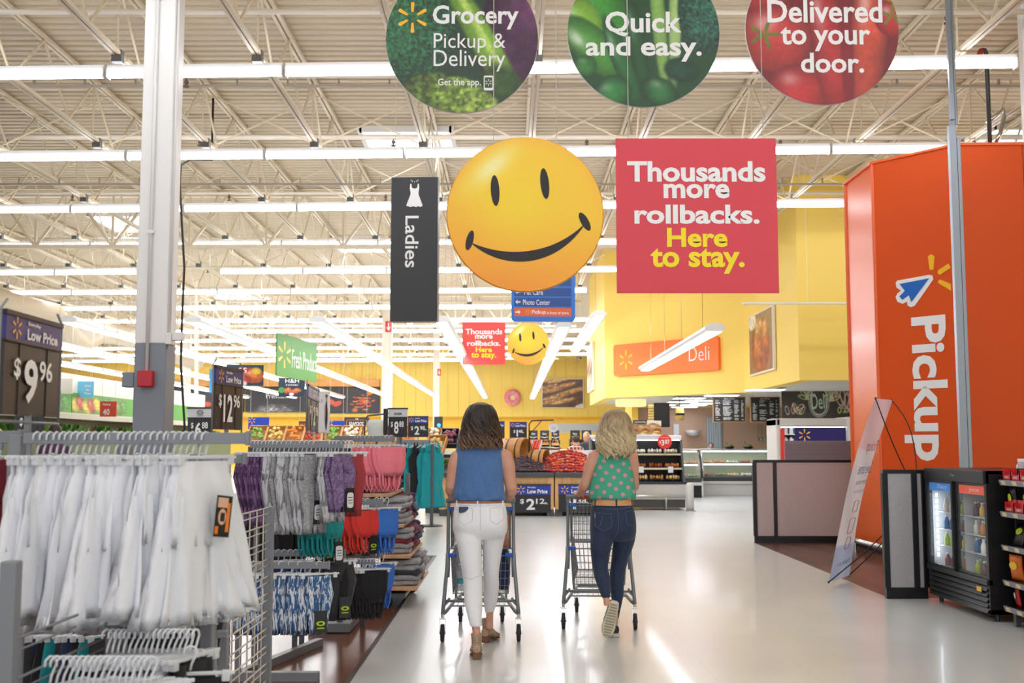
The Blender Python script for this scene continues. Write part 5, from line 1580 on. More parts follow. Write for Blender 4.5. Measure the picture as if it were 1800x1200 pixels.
# ghost lettering showing through, mirrored
pl_ = thing('tmp', None, None, (0, 0, 0)); pl_.name = 'ghost_print'; pl_.parent = t
ux = (TR-TL).normalized(); uz = ((TL-BL)).normalized(); uy = uz.cross(ux).normalized()
M4 = Matrix(((ux.x, uy.x, uz.x, 0), (ux.y, uy.y, uz.y, 0), (ux.z, uy.z, uz.z, 0), (0, 0, 0, 1)))
pl_.matrix_local = M4
GH = mat('ghost_pink', '#d59aa2', 0.6); GB = mat('ghost_blue', '#9aa8cc', 0.6); GG = mat('ghost_grey', '#c4bcc6', 0.6)
for s, z, w_, h_, mm in (('Pickup', 1.42, 0.42, 0.15, GH), ('Save time', 1.20, 0.5, 0.12, GB), ('order online', 1.06, 0.42, 0.06, GG), ('pick up free', 0.96, 0.42, 0.06, GG), ('Thank you', 0.22, 0.45, 0.07, GB)):
    text(pl_, s, 0.33, z, w_, h_, mm, 0.045*math.sin(PI*z/1.9)-0.016, 0.01, back=True)
for (z, w_, h_) in ((0.8, 0.16, 0.12), (0.6, 0.18, 0.16), (0.42, 0.16, 0.12)):
    m = MB(); m.sm = True; m.tube([(x, 0.045*math.sin(PI*z/1.9)-0.014, zz) for x, zz in rrect(w_, h_, 0.03, 3, 0.34, z)], 0.004, 4, closed=True); ob('icon_outline', m, GH, pl_)
HUB = Vector((4.0, 11.05, 0.9))
m = MB(); m.sm = True
def rod(a, bend):
    pts = []
    for i in range(9):
        s = i/8; p = a.lerp(HUB, s)+bend*math.sin(PI*s)
        pts.append(p-o_)
    m.tube(pts, 0.006, 6)
rod(TL, Vector((-0.02, 0, 0.0))); rod(TR, Vector((0.10, 0.05, 0.12))); rod(BL, Vector((0.06, 0, -0.0))); rod(BR, Vector((0.06, 0, -0.0)))
ob('rods', m, BLK, t)
m = MB()
for p in (TL, TR, BL, BR): m.sph(p-o_, 0.012, 8, 6)
m.sph(HUB-o_, 0.03, 8, 6); ob('rod_caps', m, BLK, t, kind='stuff')
m = MB(); m.bar(HUB-o_, Vector((4.25, 10.9, 0.0))-o_, 0.012); ob('prop', m, BLK, t)

# glass door drink cooler
t = thing('drink_cooler', 'black two-door glass cooler labelled Dairy and Juices', 'cooler', (3.76, 9.56, 0), -PI/2)
W2, DP, HC = 0.64, 0.68, 1.19
m = MB(); m.bbox(-W2, -W2+0.03, 0.02, DP, 0.06, HC, 0.003); m.bbox(W2-0.03, W2, 0.02, DP, 0.06, HC, 0.003); m.bbox(-W2, W2, DP-0.03, DP, 0.06, HC, 0.003); m.bbox(-W2, W2, 0.02, DP, HC-0.03, HC, 0.003); m.bbox(-W2, W2, 0.02, DP, 0.06, 0.10, 0.003)
ob('cabinet', m, BLK, t, kind='stuff')
m = MB(); m.bbox(-W2, W2, 0, 0.05, 1.085, HC, 0.005); ob('top_fascia', m, BLK, t)
text(t, 'True', 0.02, 1.14, 0.09, 0.022, mat('silver_print', '#b9bbbe', 0.3, metal=0.6), -0.003, 0.01)
m = MB(); m.box(-W2+0.03, W2-0.03, 0.10, 0.62, 0.31, 0.315); ob('interior_floor', m, WHITEP, t)
m = MB(); m.box(-W2+0.031, -W2+0.036, 0.06, 0.60, 0.31, 1.08); m.box(W2-0.036, W2-0.031, 0.06, 0.60, 0.31, 1.08); m.box(-0.012, -0.008, 0.1, 0.60, 0.31, 1.08); ob('interior_liner', m, mat('cooler_liner', '#d6d9dc', 0.4), t, kind='stuff')  # pale liner sheets added to brighten the cooler inside
m = MB(); m.box(-W2+0.03, W2-0.03, 0.60, 0.62, 0.31, 1.08); ob('interior_back', m, mat('cooler_liner', '#d6d9dc', 0.4), t)
m = MB(); m.bbox(-W2, W2, 0.0, 0.05, 0.285, 0.33, 0.004); ob('lower_fascia', m, BLK, t)
for k in range(5):
    m = MB(); m.cbox((0, 0.02, 0.085+0.043*k), (2*W2-0.06, 0.012, 0.046), rx=-0.6); ob('louver', m, BLK, t)
m = MB(); m.box(-W2+0.02, W2-0.02, 0.03, 0.05, 0.06, 0.29); ob('grille_back', m, mat('grille_dark', '#0c0c0e', 0.6), t)
for s in (-1, 1):
    m = MB(); m.cyl((s*(W2-0.06), 0.1, 0), (s*(W2-0.06), 0.1, 0.06), 0.02, n=8); m.cyl((s*(W2-0.06), DP-0.1, 0), (s*(W2-0.06), DP-0.1, 0.06), 0.02, n=8); ob('foot', m, BLK, t, kind='stuff')
GLASS = mat('door_glass', '#cfe4ea', 0.03, alpha=0.12)
for (a, b, txt, c1) in ((-0.585, -0.04, 'Dairy', '#2c7fd0'), (0.02, 0.585, 'Juices', '#e5502a')):
    yo = 0.0 if a < 0 else 0.025
    m = MB(); m.bbox(a-0.035, a, yo, yo+0.03, 0.33, 1.085, 0.003); m.bbox(b, b+0.03, yo, yo+0.03, 0.33, 1.085, 0.003); m.bbox(a, b, yo, yo+0.03, 0.33, 0.35, 0.003); m.bbox(a, b, yo, yo+0.03, 1.065, 1.085, 0.003)
    d = ob('door', m, BLK, t)
    m = MB(); m.add([(a, yo+0.012, 0.35), (b, yo+0.012, 0.35), (b, yo+0.012, 1.065), (a, yo+0.012, 1.065)], [(0, 1, 2, 3)]); ob('pane', m, GLASS, d)
    m = MB(); m.box(a+0.02, b-0.01, yo+0.02, yo+0.024, 0.99, 1.062); h = ob('door_header', m, mat('header_'+txt.lower(), c1, 0.4, emit=0.35), d)
    tt = text(d, txt, (a+b)/2+0.05, 1.026, 0.2, 0.045, TW, yo+0.017, 0.0)
m = MB(); m.box(0.44, 0.53, -0.002, 0.0, 0.225, 0.262); ob('sticker', m, SPY, t)
LED = mat('cooler_led', '#eaf3ff', 0.4, emit=12.0)
for lx in (-0.545, 0.55):
    m = MB()
    for k in range(11 if lx < 0 else 6): m.box(lx-0.012, lx+0.012, 0.07, 0.08, 0.40+0.053*k, 0.43+0.053*k)
    ob('led_strip', m, LED, t, kind='stuff')
# bottles in the cooler
BOTC = ['#8e3a34', '#e9e4d8', '#d7852e', '#b5cc48', '#6f2f3c', '#e9c64f', '#3a6fa8', '#f2efe8']
bm_ = {}
def bottle(h=0.12, r=0.025):
    m = MB(); m.sm = True; m.lathe([(0, 0), (r, 0.0), (r, h*0.55), (r*0.55, h*0.75), (r*0.4, h*0.86), (r*0.4, h*0.88)], n=10); return m.mesh('bottle')
def cap(h=0.12, r=0.025):
    m = MB(); m.lathe([(0, h*0.88), (r*0.5, h*0.88), (r*0.5, h), (0, h)], n=8); return m.mesh('cap')
BTM, CPM = bottle(), cap()
def loc_cooler(x, y, z):
    return (3.76+y, 9.56-x, z)
shz = [0.32, 0.50, 0.65, 0.80]
for si, z in enumerate(shz):
    m = MB(); m.box(-W2+0.04, W2-0.04, 0.10, 0.58, z-0.006, z); ob('wire_shelf', m, mat('shelf_wire_white', '#e2e4e6', 0.4), t)
    for k in range(17):
        x = -0.50+0.0645*k
        if abs(x+0.01) < 0.035: continue
        ci = (k//3+si*3) % len(BOTC)
        key = ci
        if key not in bm_:
            c = BTM.copy(); c.materials.append(mat('drink%d' % ci, BOTC[ci], 0.25)); d = CPM.copy(); d.materials.append(mat('bottle_cap', '#e8e8e8', 0.4)); bm_[key] = (c, d)
        dn = 'left Dairy door' if x < 0 else 'right Juices door'
        cn = ['dark red', 'cream', 'orange', 'lime green', 'maroon', 'yellow', 'blue', 'white'][ci]
        b_ = thing('drink_bottle', cn+' drink bottle on '+['the bottom', 'the second', 'the third', 'the top'][si]+' shelf behind the '+dn, 'bottle', loc_cooler(x, 0.14+0.05*(k % 2), z), 0, 'bottles in the glass door cooler')
        ob('body', bm_[key][0], None, b_); ob('cap', bm_[key][1], None, b_)

# snack shelf rack at the right edge
t = thing('snack_shelf', 'black snack shelf rack with grey price rails at the right edge', 'shelf', (3.86, 8.82, 0), -PI/2)
LW = 1.6
m = MB(); m.box(0, LW, 0.42, 0.45, 0.1, 1.3); ob('back_panel', m, BLK, t)
m = MB(); m.bbox(-0.02, 0.0, 0.1, 0.45, 0.08, 1.12, 0.003); ob('end_panel', m, BLK, t)
m = MB(); m.box(0, LW, 0.2, 0.45, 0, 0.10); m.box(0.08, 0.12, 0.02, 0.06, 0, 0.13); ob('base', m, DGREY, t)
shel = [0.145, 0.345, 0.615, 0.875, 1.12]
RAIL = mat('grey_price_rail', '#8d8a97', 0.35)
for z in shel:
    m = MB(); m.box(0, LW, 0.0, 0.44, z-0.02, z); s_ = ob('shelf', m, BLK, t)
    m = MB(); m.cbox((LW/2, -0.01, z-0.018), (LW, 0.012, 0.042), rx=0.35); ob('price_rail', m, RAIL, t)
    for k in range(9):
        m = MB(); m.cbox((0.08+0.19*k, -0.018, z-0.018), (0.07, 0.006, 0.03), rx=0.35); ob('price_ticket', m, mat('ticket_cream', '#e9d9a8', 0.5), t)
def chipbag(w_, h_, seed=0):
    r_ = random.Random(seed); m = MB(); m.sm = True; rg = []
    for j in range(9):
        v = j/8; th = 0.002+0.028*math.sin(PI*v)**0.6; ww = w_/2*(0.94+0.06*math.cos(2*PI*v))
        rg.append([(ww*math.cos(a), th*math.sin(a)*(1+0.2*math.sin(3*a+seed+5*v)), h_*v) for a in [2*PI*i/14 for i in range(14)]])
    m.rings(rg); return m
cb = [chipbag(0.15, 0.2, i).mesh('snack_bag') for i in range(3)]
BAGC = {'red': '#c12a2c', 'black': '#2a2326', 'orange': '#e5762a', 'blue': '#2a5fae', 'yellow': '#e8cc3a', 'brown': '#5a3a30'}
cbm = {}
def snack(x, y, z, key, i, label, group, lean=0.15, sc=1.0, lz=0.0, lab='lime'):
    k_ = (key, i)
    if k_ not in cbm:
        c = cb[i].copy(); c.materials.clear(); c.materials.append(mat('bag_'+key, BAGC[key], 0.3, noise=0.1, nscale=25)); cbm[k_] = c
    o = thing('snack_bag', label, 'snack bag', (3.86+y, 8.82-x, z), (0, 0, 0), group)
    o.rotation_euler = (lean, 0, -PI/2+lz)
    o.scale = (sc, sc, sc)
    ob('bag', cbm[k_], None, o)
    m = MB(); m.add([(0.05*math.cos(q)*0.9, -0.033, 0.12+0.032*math.sin(q)) for q in [2*PI*j/14 for j in range(14)]], [tuple(reversed(range(14)))])
    ob('printed_label', m, mat('label_'+lab, {'lime': '#c8dc30', 'white': '#f2eee6', 'yellow': '#f3c53a', 'blue': '#2f6fd0'}[lab], 0.4), o)
rows_ = [('brown', 'lime', 0.345-0.0), ]
for li, (z, keys, lab, hgt) in enumerate(((0.145, ['red', 'orange', 'blue', 'red', 'blue', 'yellow', 'red', 'orange'], 'white', 0.75), (0.345, ['orange', 'orange', 'yellow', 'orange', 'brown', 'orange', 'yellow', 'brown'], 'yellow', 1.0), (0.615, ['black', 'red', 'black', 'red', 'brown', 'red', 'black', 'red'], 'lime', 0.9), (0.875, ['black', 'brown', 'black', 'red', 'black', 'brown', 'black', 'red'], 'lime', 0.95))):
    wd = ['lowest', 'second', 'middle', 'fourth'][li]
    for k in range(8):
        snack(0.08+0.15*k, 0.07+0.05*(k % 2), z+0.002, keys[k], k % 3, BAGC and keys[k]+' snack bag with '+lab+' label on the '+wd+' snack rack shelf', 'snack bags on the '+wd+' shelf', 0.1 if li != 2 else -0.45, hgt, R.uniform(-.3, .3), lab)
CARD = mat('red_display_card', '#d4272f', 0.45)
def dbox(x, y, z, w_, d, h, label):
    m = MB()
    m.prism([(-w_/2, 0), (w_/2, 0), (w_/2, h), (w_/2-0.02, h*0.55), (-w_/2+0.02, h*0.55), (-w_/2, h)], 0, 0.004)
    m.box(-w_/2, w_/2, d-0.004, d, 0, h*1.4); m.box(-w_/2, -w_/2+0.004, 0, d, 0, h*1.1); m.box(w_/2-0.004, w_/2, 0, d, 0, h*1.1); m.box(-w_/2, w_/2, 0, d, 0, 0.004)
    o = ob('display_box', m, CARD, loc=(3.86+y, 8.82-x, z+0.001), rot=-PI/2, label=label, cat='display box', group='red display boxes on the snack rack')
    text(o, 'SNACKS', 0, h*0.3, w_*0.5, 0.018, TW, -0.002, 0.02)
for k in range(6): dbox(0.08+0.15*k, 0.01, 1.12, 0.14, 0.2, 0.08, 'red cardboard display box on the top shelf of the snack rack')
for k in range(5): dbox(0.10+0.17*k, 0.01, 0.875, 0.15, 0.03, 0.07, 'low red cardboard tray on the fourth shelf of the snack rack')
for k in range(5):
    b_ = thing('jar', 'clear snack jar with dark label on the top shelf of the snack rack', 'jar', (3.96, 8.66-0.14*k, 1.125), 0, 'clear jars on top of the snack rack')
    m = MB(); m.sm = True; m.lathe([(0, 0), (0.045, 0), (0.045, 0.11), (0.03, 0.135), (0.03, 0.14)], n=14); ob('body', m, mat('jar_plastic', '#b9b4b4', 0.15), b_)
    m = MB(); m.lathe([(0.0455, 0.03), (0.0455, 0.09)], n=14); ob('wrap_label', m, BLK, b_)
    m = MB(); m.lathe([(0, 0.14), (0.034, 0.14), (0.034, 0.165), (0, 0.165)], n=12); ob('lid', m, WHITEP, b_)

# ================================================================ DELI
SS = mat('stainless', '#c9c8c4', 0.3, metal=0.8)
CASEW = mat('case_white', '#d3d1cd', 0.4)
CG = mat('case_glass', '#d6e6e0', 0.04, alpha=0.16)
CGL = mat('case_lamp', '#f1f6ff', 0.4, emit=9.0)
FOODC = [mat('food%d' % i, c, 0.6, noise=0.3, nscale=14) for i, c in enumerate(('#d9a25a', '#c98242', '#efe2c4', '#a8552e', '#7c8c3a', '#e6c07a', '#d8d2c6'))]
def foodtray(label, group, x, y, z, w_, d, mi, n=7, r=0.06):
    """a tray with lumpy food packed on it"""
    t = thing('food_tray', label, 'food tray', (x, y, z), 0, group)
    m = MB(); m.box(-w_/2, w_/2, -d/2, d/2, 0, 0.015); ob('tray', m, BLK, t)
    m = MB(); m.sm = True
    for i in range(n): m.sph((-w_/2+w_*(i+0.5)/n, R.uniform(-d*.2, d*.2), 0.015+r*0.5), (w_/n*0.6, d*0.35, r*R.uniform(0.7, 1)), 7, 5)
    ob('food', m, FOODC[mi], t, kind='stuff'); return t
# grab and go case
x0, x1, Yc = X(1040, 24.0), X(1204, 24.0), 24.0
w_ = x1-x0
t = thing('refrigerated_case', 'open refrigerated sandwich case with black shelves beside the blonde woman', 'refrigerated case', (x0, Yc, 0))
zt = at(900, 849, Yc).z; z2 = at(900, 800, Yc).z
m = MB(); m.bbox(0, w_, 0.0, 1.0, 0.22, zt, 0.02); ob('base', m, CASEW, t)
m = MB(); m.box(0.02, w_-0.02, 0.03, 0.95, 0.05, 0.22); ob('kick', m, mat('dark_vent', '#55534f', 0.5), t)
m = MB(); m.bbox(0.0, w_+0.02, -0.02, 0.06, zt-0.02, zt+0.03, 0.005); ob('front_edge', m, mat('dark_navy_edge', '#2b3040', 0.4), t)
m = MB(); m.sm = True; m.tube([(0.0, -0.12, 0.30), (w_, -0.12, 0.30)], 0.03, 8); m.tube([(w_-0.45, -0.12, 0.30), (w_-0.45, -0.08, 0.0)], 0.02, 8); ob('bumper', m, SS, t)
for xs in (0.0, w_-0.04):
    m = MB(); m.add([(xs, 0.1, zt), (xs, 0.95, zt), (xs, 0.95, 1.62), (xs, 0.55, 1.55), (xs+0.04, 0.1, zt), (xs+0.04, 0.95, zt), (xs+0.04, 0.95, 1.62), (xs+0.04, 0.55, 1.55)], [(0, 1, 2, 3), (7, 6, 5, 4), (0, 3, 7, 4), (3, 2, 6, 7), (1, 5, 6, 2)])
    ob('side_panel', m, DGREY, t)
m = MB(); m.box(0.04, w_-0.04, 0.93, 0.95, zt, 1.55); ob('back_panel', m, BLK, t)
m = MB(); m.bbox(0.02, w_-0.02, 0.45, 0.96, 1.50, 1.60, 0.01); ob('canopy', m, WHITEP, t)
m = MB(); m.box(0.06, w_-0.06, 0.46, 0.5, 1.485, 1.498); ob('lamp', m, CGL, t)
def paint_sand(u, v):
    p = Paint(u, v, '#f0e2cc')
    for k in range(4):
        p.blob(0.12+0.26*k, 0.45, 0.17, 0.46, '#dba566', 0.25, 0.15, 0.35, 0.25, 12, 0.4)
        p.blob(0.14+0.26*k, 0.30, 0.11, 0.2, '#9a4a2c', 0.1, 0.4, 0.2, 0.6, 25)
        p.blob(0.12+0.26*k, 0.22, 0.10, 0.12, '#e0b64a', 0.2, 0.4, 0.2, 0.6, 25)
    return p
hdr = printed(t, 'header_picture', X(1166, 24)-X(1085, 24), 0.30, 80, 30, paint_sand, VC, 0.40, (X(1166, 24)+X(1085, 24))/2-x0, 1.76)
m = MB(); m.box(X(1085, 24)-x0, X(1166, 24)-x0, 0.401, 0.43, 1.6, 1.92); ob('header_board', m, WHITEP, t)
m = MB(); m.box(X(1116, 24)-x0, X(1140, 24)-x0, 0.37, 0.40, 1.86, 1.93); lb = ob('name_plate', m, BLK, t)
text(lb, 'marketside', (X(1116, 24)+X(1140, 24))/2-x0, 1.895, 0.25, 0.045, TW, 0.368, 0.0)
cx_ = X(1172, 23.9)
tt = thing('price_disc', 'red round price sign reading $3.87 above the sandwich case', 'sign', (cx_, 24.3, at(900, 776, 23.9).z))
m = MB(); m.lathe([(0, 0), (0.155, 0), (0.155, 0.015), (0, 0.015)], n=32); ob('disc', m, mat('price_red', '#e8392f', 0.4), tt, rot=(-PI/2, 0, 0))
text(tt, '$', -0.10, -0.01, 0.035, 0.075, TW, -0.004, 0.01); text(tt, '3', -0.045, -0.02, 0.065, 0.12, TW, -0.004, 0.02); text(tt, '87', 0.055, -0.0, 0.10, 0.09, TW, -0.004, 0.02); text(tt, 'Fresh and Easy', 0, 0.09, 0.17, 0.025, TW, -0.004, 0.0)
m = MB(); m.cyl((0, 0.02, -0.155), (0, 0.02, -0.3), 0.01, n=6); ob('stem', m, SS, tt)
for li, (py, yy) in enumerate(((843, 0.35), (822, 0.5), (797, 0.62))):
    z = at(900, py, Yc+yy).z
    if li: 
        m = MB(); m.box(0.04, w_-0.04, yy-0.16, 0.93, z-0.02, z); ob('shelf', m, BLK, t)
        m = MB(); m.box(0.04, w_-0.04, yy-0.18, yy-0.165, z-0.035, z+0.005); ob('price_rail', m, mat('cream_rail', '#d8cfae', 0.5), t)
    for k in range(5):
        foodtray(['white bread packs', 'brown pastry packs', 'pale wrapped sandwiches'][li]+' on the '+['deck', 'middle shelf', 'top shelf'][li]+' of the sandwich case', 'packs in the sandwich case', x0+w_-0.22-0.36*k, Yc+yy+0.1, z+0.001, 0.3, 0.3, [0, 3, 6][li] if k % 2 else [5, 1, 2][li], 5, 0.07)
for px in (1133-5, 1180):
    m = MB(); m.box(X(px-5, 24.1)-x0, X(px+4, 24.1)-x0, 0.30, 0.31, at(900, 831, 24.1).z, at(900, 820, 24.1).z); ob('price_card', m, WHITEP, t)
t = thing('bollard', 'short white bollard at the right end of the sandwich case', 'bollard', (X(1210, 23.6), 23.6, 0))
m = MB(); m.sm = True; m.lathe([(0, 0), (0.085, 0), (0.085, 0.54), (0.06, 0.585), (0, 0.60)], n=16); ob('post', m, CASEW, t); m = MB(); m.lathe([(0.12, 0), (0.12, 0.02), (0, 0.02)], n=16); ob('base_ring', m, SS, t)

# glass deli counters
def deli_case(label, px0, px1, Y, dark=False):
    x0, x1 = X(px0, Y), X(px1, Y); w_ = x1-x0
    t = thing('deli_counter', label, 'deli counter', (x0, Y, 0))
    m = MB(); m.bbox(0, w_, 0.0, 1.0, 0.0, 0.32, 0.01); ob('plinth', m, BLK if dark else CASEW, t)
    m = MB(); m.bbox(-0.01, w_+0.01, -0.05, 1.0, 0.32, 0.40, 0.01); ob('ledge', m, CASEW, t)
    m = MB(); m.bbox(0, w_, -0.03, 1.0, 0.40, 0.52, 0.01); ob('band', m, mat('band_grey', '#3e3f42', 0.4), t)
    m = MB(); m.box(0.02, w_-0.02, 0.85, 0.87, 0.52, 1.24); ob('back_panel', m, mat('case_back', '#aab08c', 0.5), t)
    m = MB(); m.bbox(-0.01, w_+0.01, 0.40, 0.95, 1.22, 1.28, 0.02); ob('top', m, SS, t)
    m = MB(); m.box(0.05, w_-0.05, 0.42, 0.48, 1.195, 1.215); ob('lamp', m, CGL, t)
    pr = [(-0.02, 0.52), (0.02, 0.72), (0.10, 0.92), (0.24, 1.10), (0.42, 1.23)]
    m = MB()
    for (ya, za), (yb, zb) in zip(pr[:-1], pr[1:]): m.add([(0, ya, za), (w_, ya, za), (w_, yb, zb), (0, yb, zb)], [(0, 1, 2, 3)])
    ob('curved_glass', m, CG, t)
    m = MB(); m.sm = True
    for xx in (0.0, w_): m.tube([(xx, a, b) for a, b in pr], 0.03, 6)
    ob('frame', m, SS if not dark else BLK, t, kind='stuff')
    m = MB(); m.box(0.03, w_-0.03, 0.3, 0.84, 0.86, 0.875); ob('shelf', m, WHITEP, t)
    m = MB(); m.box(0.05, w_-0.05, 0.28, 0.31, 0.835, 0.86); ob('shelf_lamp', m, CGL, t)
    n = max(2, int(w_/0.36))
    for k in range(n):
        foodtray('tray of deli food on the upper shelf behind the curved counter glass', 'food trays in the deli counters', x0+w_*(k+0.5)/n, Y+0.55, 0.876, 0.3, 0.3, k % 7, 4, 0.05)
        foodtray('tray of deli food on the lower deck behind the curved counter glass', 'lower food trays in the deli counters', x0+w_*(k+0.5)/n, Y+0.45, 0.521, 0.3, 0.4, (k+3) % 7, 4, 0.06)
    return t
deli_case('long glass deli counter with lit shelves before the tan wall', 1234, 1372, 30.6)
deli_case('short dark glass deli counter at the left of the long one', 1187, 1231, 29.6, True)
# things on and behind the counter
for (px, py, lab, w0, h0) in ((1282, 784, 'black fruit basket and scoop on top of the deli counter', 0.25, 0.15), (1315, 784, 'dark bowls of salad on top of the deli counter', 0.28, 0.15)):
    p = at(px, py, 31.2); t = thing('serving_bowl', lab, 'bowl', (p.x, 31.2, 1.281))
    m = MB(); m.sm = True; m.lathe([(0, 0), (0.10, 0.0), (0.16, 0.06), (0.15, 0.06), (0.09, 0.01)], n=14); ob('bowl', m, BLK, t)
    m = MB(); m.tube([(0, 0, 0.03), (-0.1, 0, 0.2)], 0.012, 5); m.sm = True; m.sph((0.03, 0, 0.07), (0.08, 0.06, 0.05), 8, 6); ob('contents', m, FOODC[4], t, kind='stuff')
# menu boards under the bulkhead
def paint_menu(seed):
    def fn(u, v):
        p = Paint(u, v, '#26241f')
        r_ = np.random.RandomState(seed)
        col = np.floor(v*22).astype(int); sub = (v*22) % 1
        for row_ in range(1, 20):
            for (c0, c1) in ((0.05, 0.22), (0.3, 0.6), (0.66, 0.82), (0.88, 0.96)):
                if r_.rand() < 0.72:
                    e = c0+(c1-c0)*r_.uniform(0.5, 1)
                    k = (col == row_) & (sub > 0.3) & (sub < 0.75) & (u > c0) & (u < e) & (vnoise(u*160, v*22) > 0.25)
                    p.c[k] = hexc('#d9d6cc')
        return p
    return fn
for i, (a, b) in enumerate(((1253, 1311), (1319, 1371))):
    Y = 29.5; pa, pb = at(a, 742, Y), at(b, 697, Y)
    t = thing('menu_board', ['left black menu board with white price lines over the deli counter', 'right black menu board with white lines beside the chalkboard'][i], 'menu board', ((pa.x+pb.x)/2, Y, (pa.z+pb.z)/2), 0.0)
    w_ = pb.x-pa.x; h_ = pb.z-pa.z
    m = MB(); m.bbox(-w_/2, w_/2, 0, 0.05, -h_/2, h_/2, 0.01); ob('frame', m, mat('oak_frame', '#a97c4c', 0.5), t)
    printed(t, 'printed_menu', w_-0.06, h_-0.05, 90, 90, paint_menu(i), VC, -0.004)
    text(t, ['Plate Lunch', 'A la Carte'][i], 0, h_*0.42, w_*0.3, 0.035, TW, -0.008, 0.0)
    m = MB(); m.cyl((-w_*0.4, 0.03, h_/2), (-w_*0.4, 0.03, SOF+0.03-(pa.z+pb.z)/2), 0.006, n=5); m.cyl((w_*0.4, 0.03, h_/2), (w_*0.4, 0.03, SOF+0.03-(pa.z+pb.z)/2), 0.006, n=5); ob('hanging_rods', m, SS, t, kind='stuff')
# chalkboard
def paint_chalk(u, v):
    p = Paint(u, v, '#4a4440'); p.noise(0.12, 14)
    def stroke(cx, cy, rx, ry, col, rot=0, th=0.10):
        ca, sa = math.cos(rot), math.sin(rot); dx = (u-cx)*2.6; dy = v-cy
        a = (dx*ca+dy*sa)/rx; b = (-dx*sa+dy*ca)/ry; d = np.sqrt(a*a+b*b)
        k = (np.abs(d-1) < th)[..., None]*(0.55+0.45*fbm(u*90, v*40)[..., None]); p.c = p.c*(1-k)+hexc(col)*k
    for i in range(7):
        a = 0.35+i*0.42
        stroke(0.33+0.05*math.cos(a), 0.55+0.25*math.sin(a), 0.05, 0.16, '#c8cf96', a-1.57, 0.25); stroke(0.66-0.04*math.cos(a), 0.5+0.28*math.sin(a), 0.05, 0.17, '#d7d8a4', 1.57-a, 0.25)
    stroke(0.49, 0.52, 0.30, 0.40, '#d9d4cc', 0, 0.07); stroke(0.49, 0.52, 0.36, 0.46, '#bcb6ae', 0, 0.04)
    for i in range(6): stroke(0.14+0.025*i, 0.28+0.06*math.sin(i*2), 0.06, 0.12, ['#e0a58c', '#e6d9c8', '#c9d39a'][i % 3], i*0.5, 0.2)
    for i in range(5): stroke(0.76+0.05*i, 0.55+0.1*math.sin(i*1.7), 0.08, 0.20, ['#e9b3a8', '#e6d2a0', '#e8c0b8'][i % 3], 0.5-i*0.3, 0.25); stroke(0.76+0.05*i, 0.25, 0.05, 0.08, '#cfd89a', i, 0.3)
    stroke(0.06, 0.25, 0.06, 0.12, '#e6e0d8', 0.3, 0.15)
    return p
pa, pb = at(1371, 738, 27.9), at(1512, 672, 27.3)
t = thing('chalkboard', 'chalkboard with coloured chalk art reading Deli', 'chalkboard', ((pa.x+pb.x)/2, 27.6, (pa.z+pb.z)/2), -0.08)
w_ = pb.x-pa.x; h_ = pb.z-pa.z
m = MB(); m.bbox(-w_/2, w_/2, 0, 0.05, -h_/2, h_/2, 0.01); ob('board', m, mat('chalk_frame', '#3c342e', 0.6), t)
printed(t, 'chalk_drawing', w_-0.03, h_-0.03, 150, 70, paint_chalk, vcmat('matt_print', 0.8), -0.004)
text(t, 'Deli', -0.01*w_, 0.0, w_*0.20, h_*0.42, mat('chalk_green', '#bcd6b4', 0.8), -0.008, 0.01, rot=0.05)
m = MB(); m.cyl((-w_*0.4, 0.03, h_/2), (-w_*0.4, 0.03, SOF+0.03-t.location.z), 0.006, n=5); m.cyl((w_*0.4, 0.03, h_/2), (w_*0.4, 0.03, SOF+0.03-t.location.z), 0.006, n=5); ob('hanging_rods', m, SS, t, kind='stuff')
# tall open cooler behind the partition
Y = 23.0; x0, x1 = X(1363, Y), X(1512, Y); zt = at(900, 735, Y).z; w_ = x1-x0
t = thing('open_cooler', 'tall white open front dairy cooler behind the partition', 'cooler', (x0, Y, 0))
m = MB(); m.bbox(0, 0.10, 0, 0.9, 0, zt, 0.03); ob('side_panel', m, CASEW, t); m = MB(); m.bbox(w_-0.30, w_-0.2, -0.05, 0.9, 0, zt+0.03, 0.03); ob('side_panel', m, CASEW, t)
m = MB(); m.bbox(0, w_-0.2, 0.0, 0.9, zt-0.17, zt, 0.03); ob('canopy', m, CASEW, t)
m = MB(); m.box(0.1, w_-0.3, 0.85, 0.9, 0.3, zt-0.17); ob('back_panel', m, mat('grey_back', '#8f9a9a', 0.5), t)
m = MB(); m.bbox(0.05, w_-0.25, 0, 0.9, 0, 0.45, 0.02); ob('base', m, CASEW, t)
m = MB(); m.box(0.12, w_-0.32, 0.1, 0.14, zt-0.19, zt-0.175); ob('lamp', m, CGL, t)
for k, z in enumerate((0.75, 1.05, 1.35, 1.62)):
    m = MB(); m.box(0.1, w_-0.3, 0.35, 0.85, z-0.02, z); ob('shelf', m, WHITEP, t)
    for q in range(11):
        if z < 1.0: break
        c = ['#e8e2c8', '#cfd8d0', '#e9e9e4'][q % 3]
        m = MB(); m.bbox(-0.04, 0.04, -0.04, 0.04, 0, 0.17, 0.008); m.cyl((0, 0, 0.17), (0, 0, 0.20), 0.018, n=8)
        ob('milk_carton', m, mat('carton'+c[1:], c, 0.4), loc=(x0+0.18+0.115*q, Y+0.42, z+0.001), label='pale milk carton in the tall open cooler behind the partition', cat='carton', group='milk cartons in the tall open cooler')
m = MB(); m.box(X(1395, Y)-x0, X(1484, Y)-x0, -0.04, -0.01, at(900, 776, Y).z, at(900, 751, Y).z); np_ = ob('navy_sign', m, mat('navy_sign', '#231d6e', 0.4), t)
spark(np_, X(1411.5, Y)-x0, at(900, 764.5, Y).z, 0.13, SPY, -0.045)
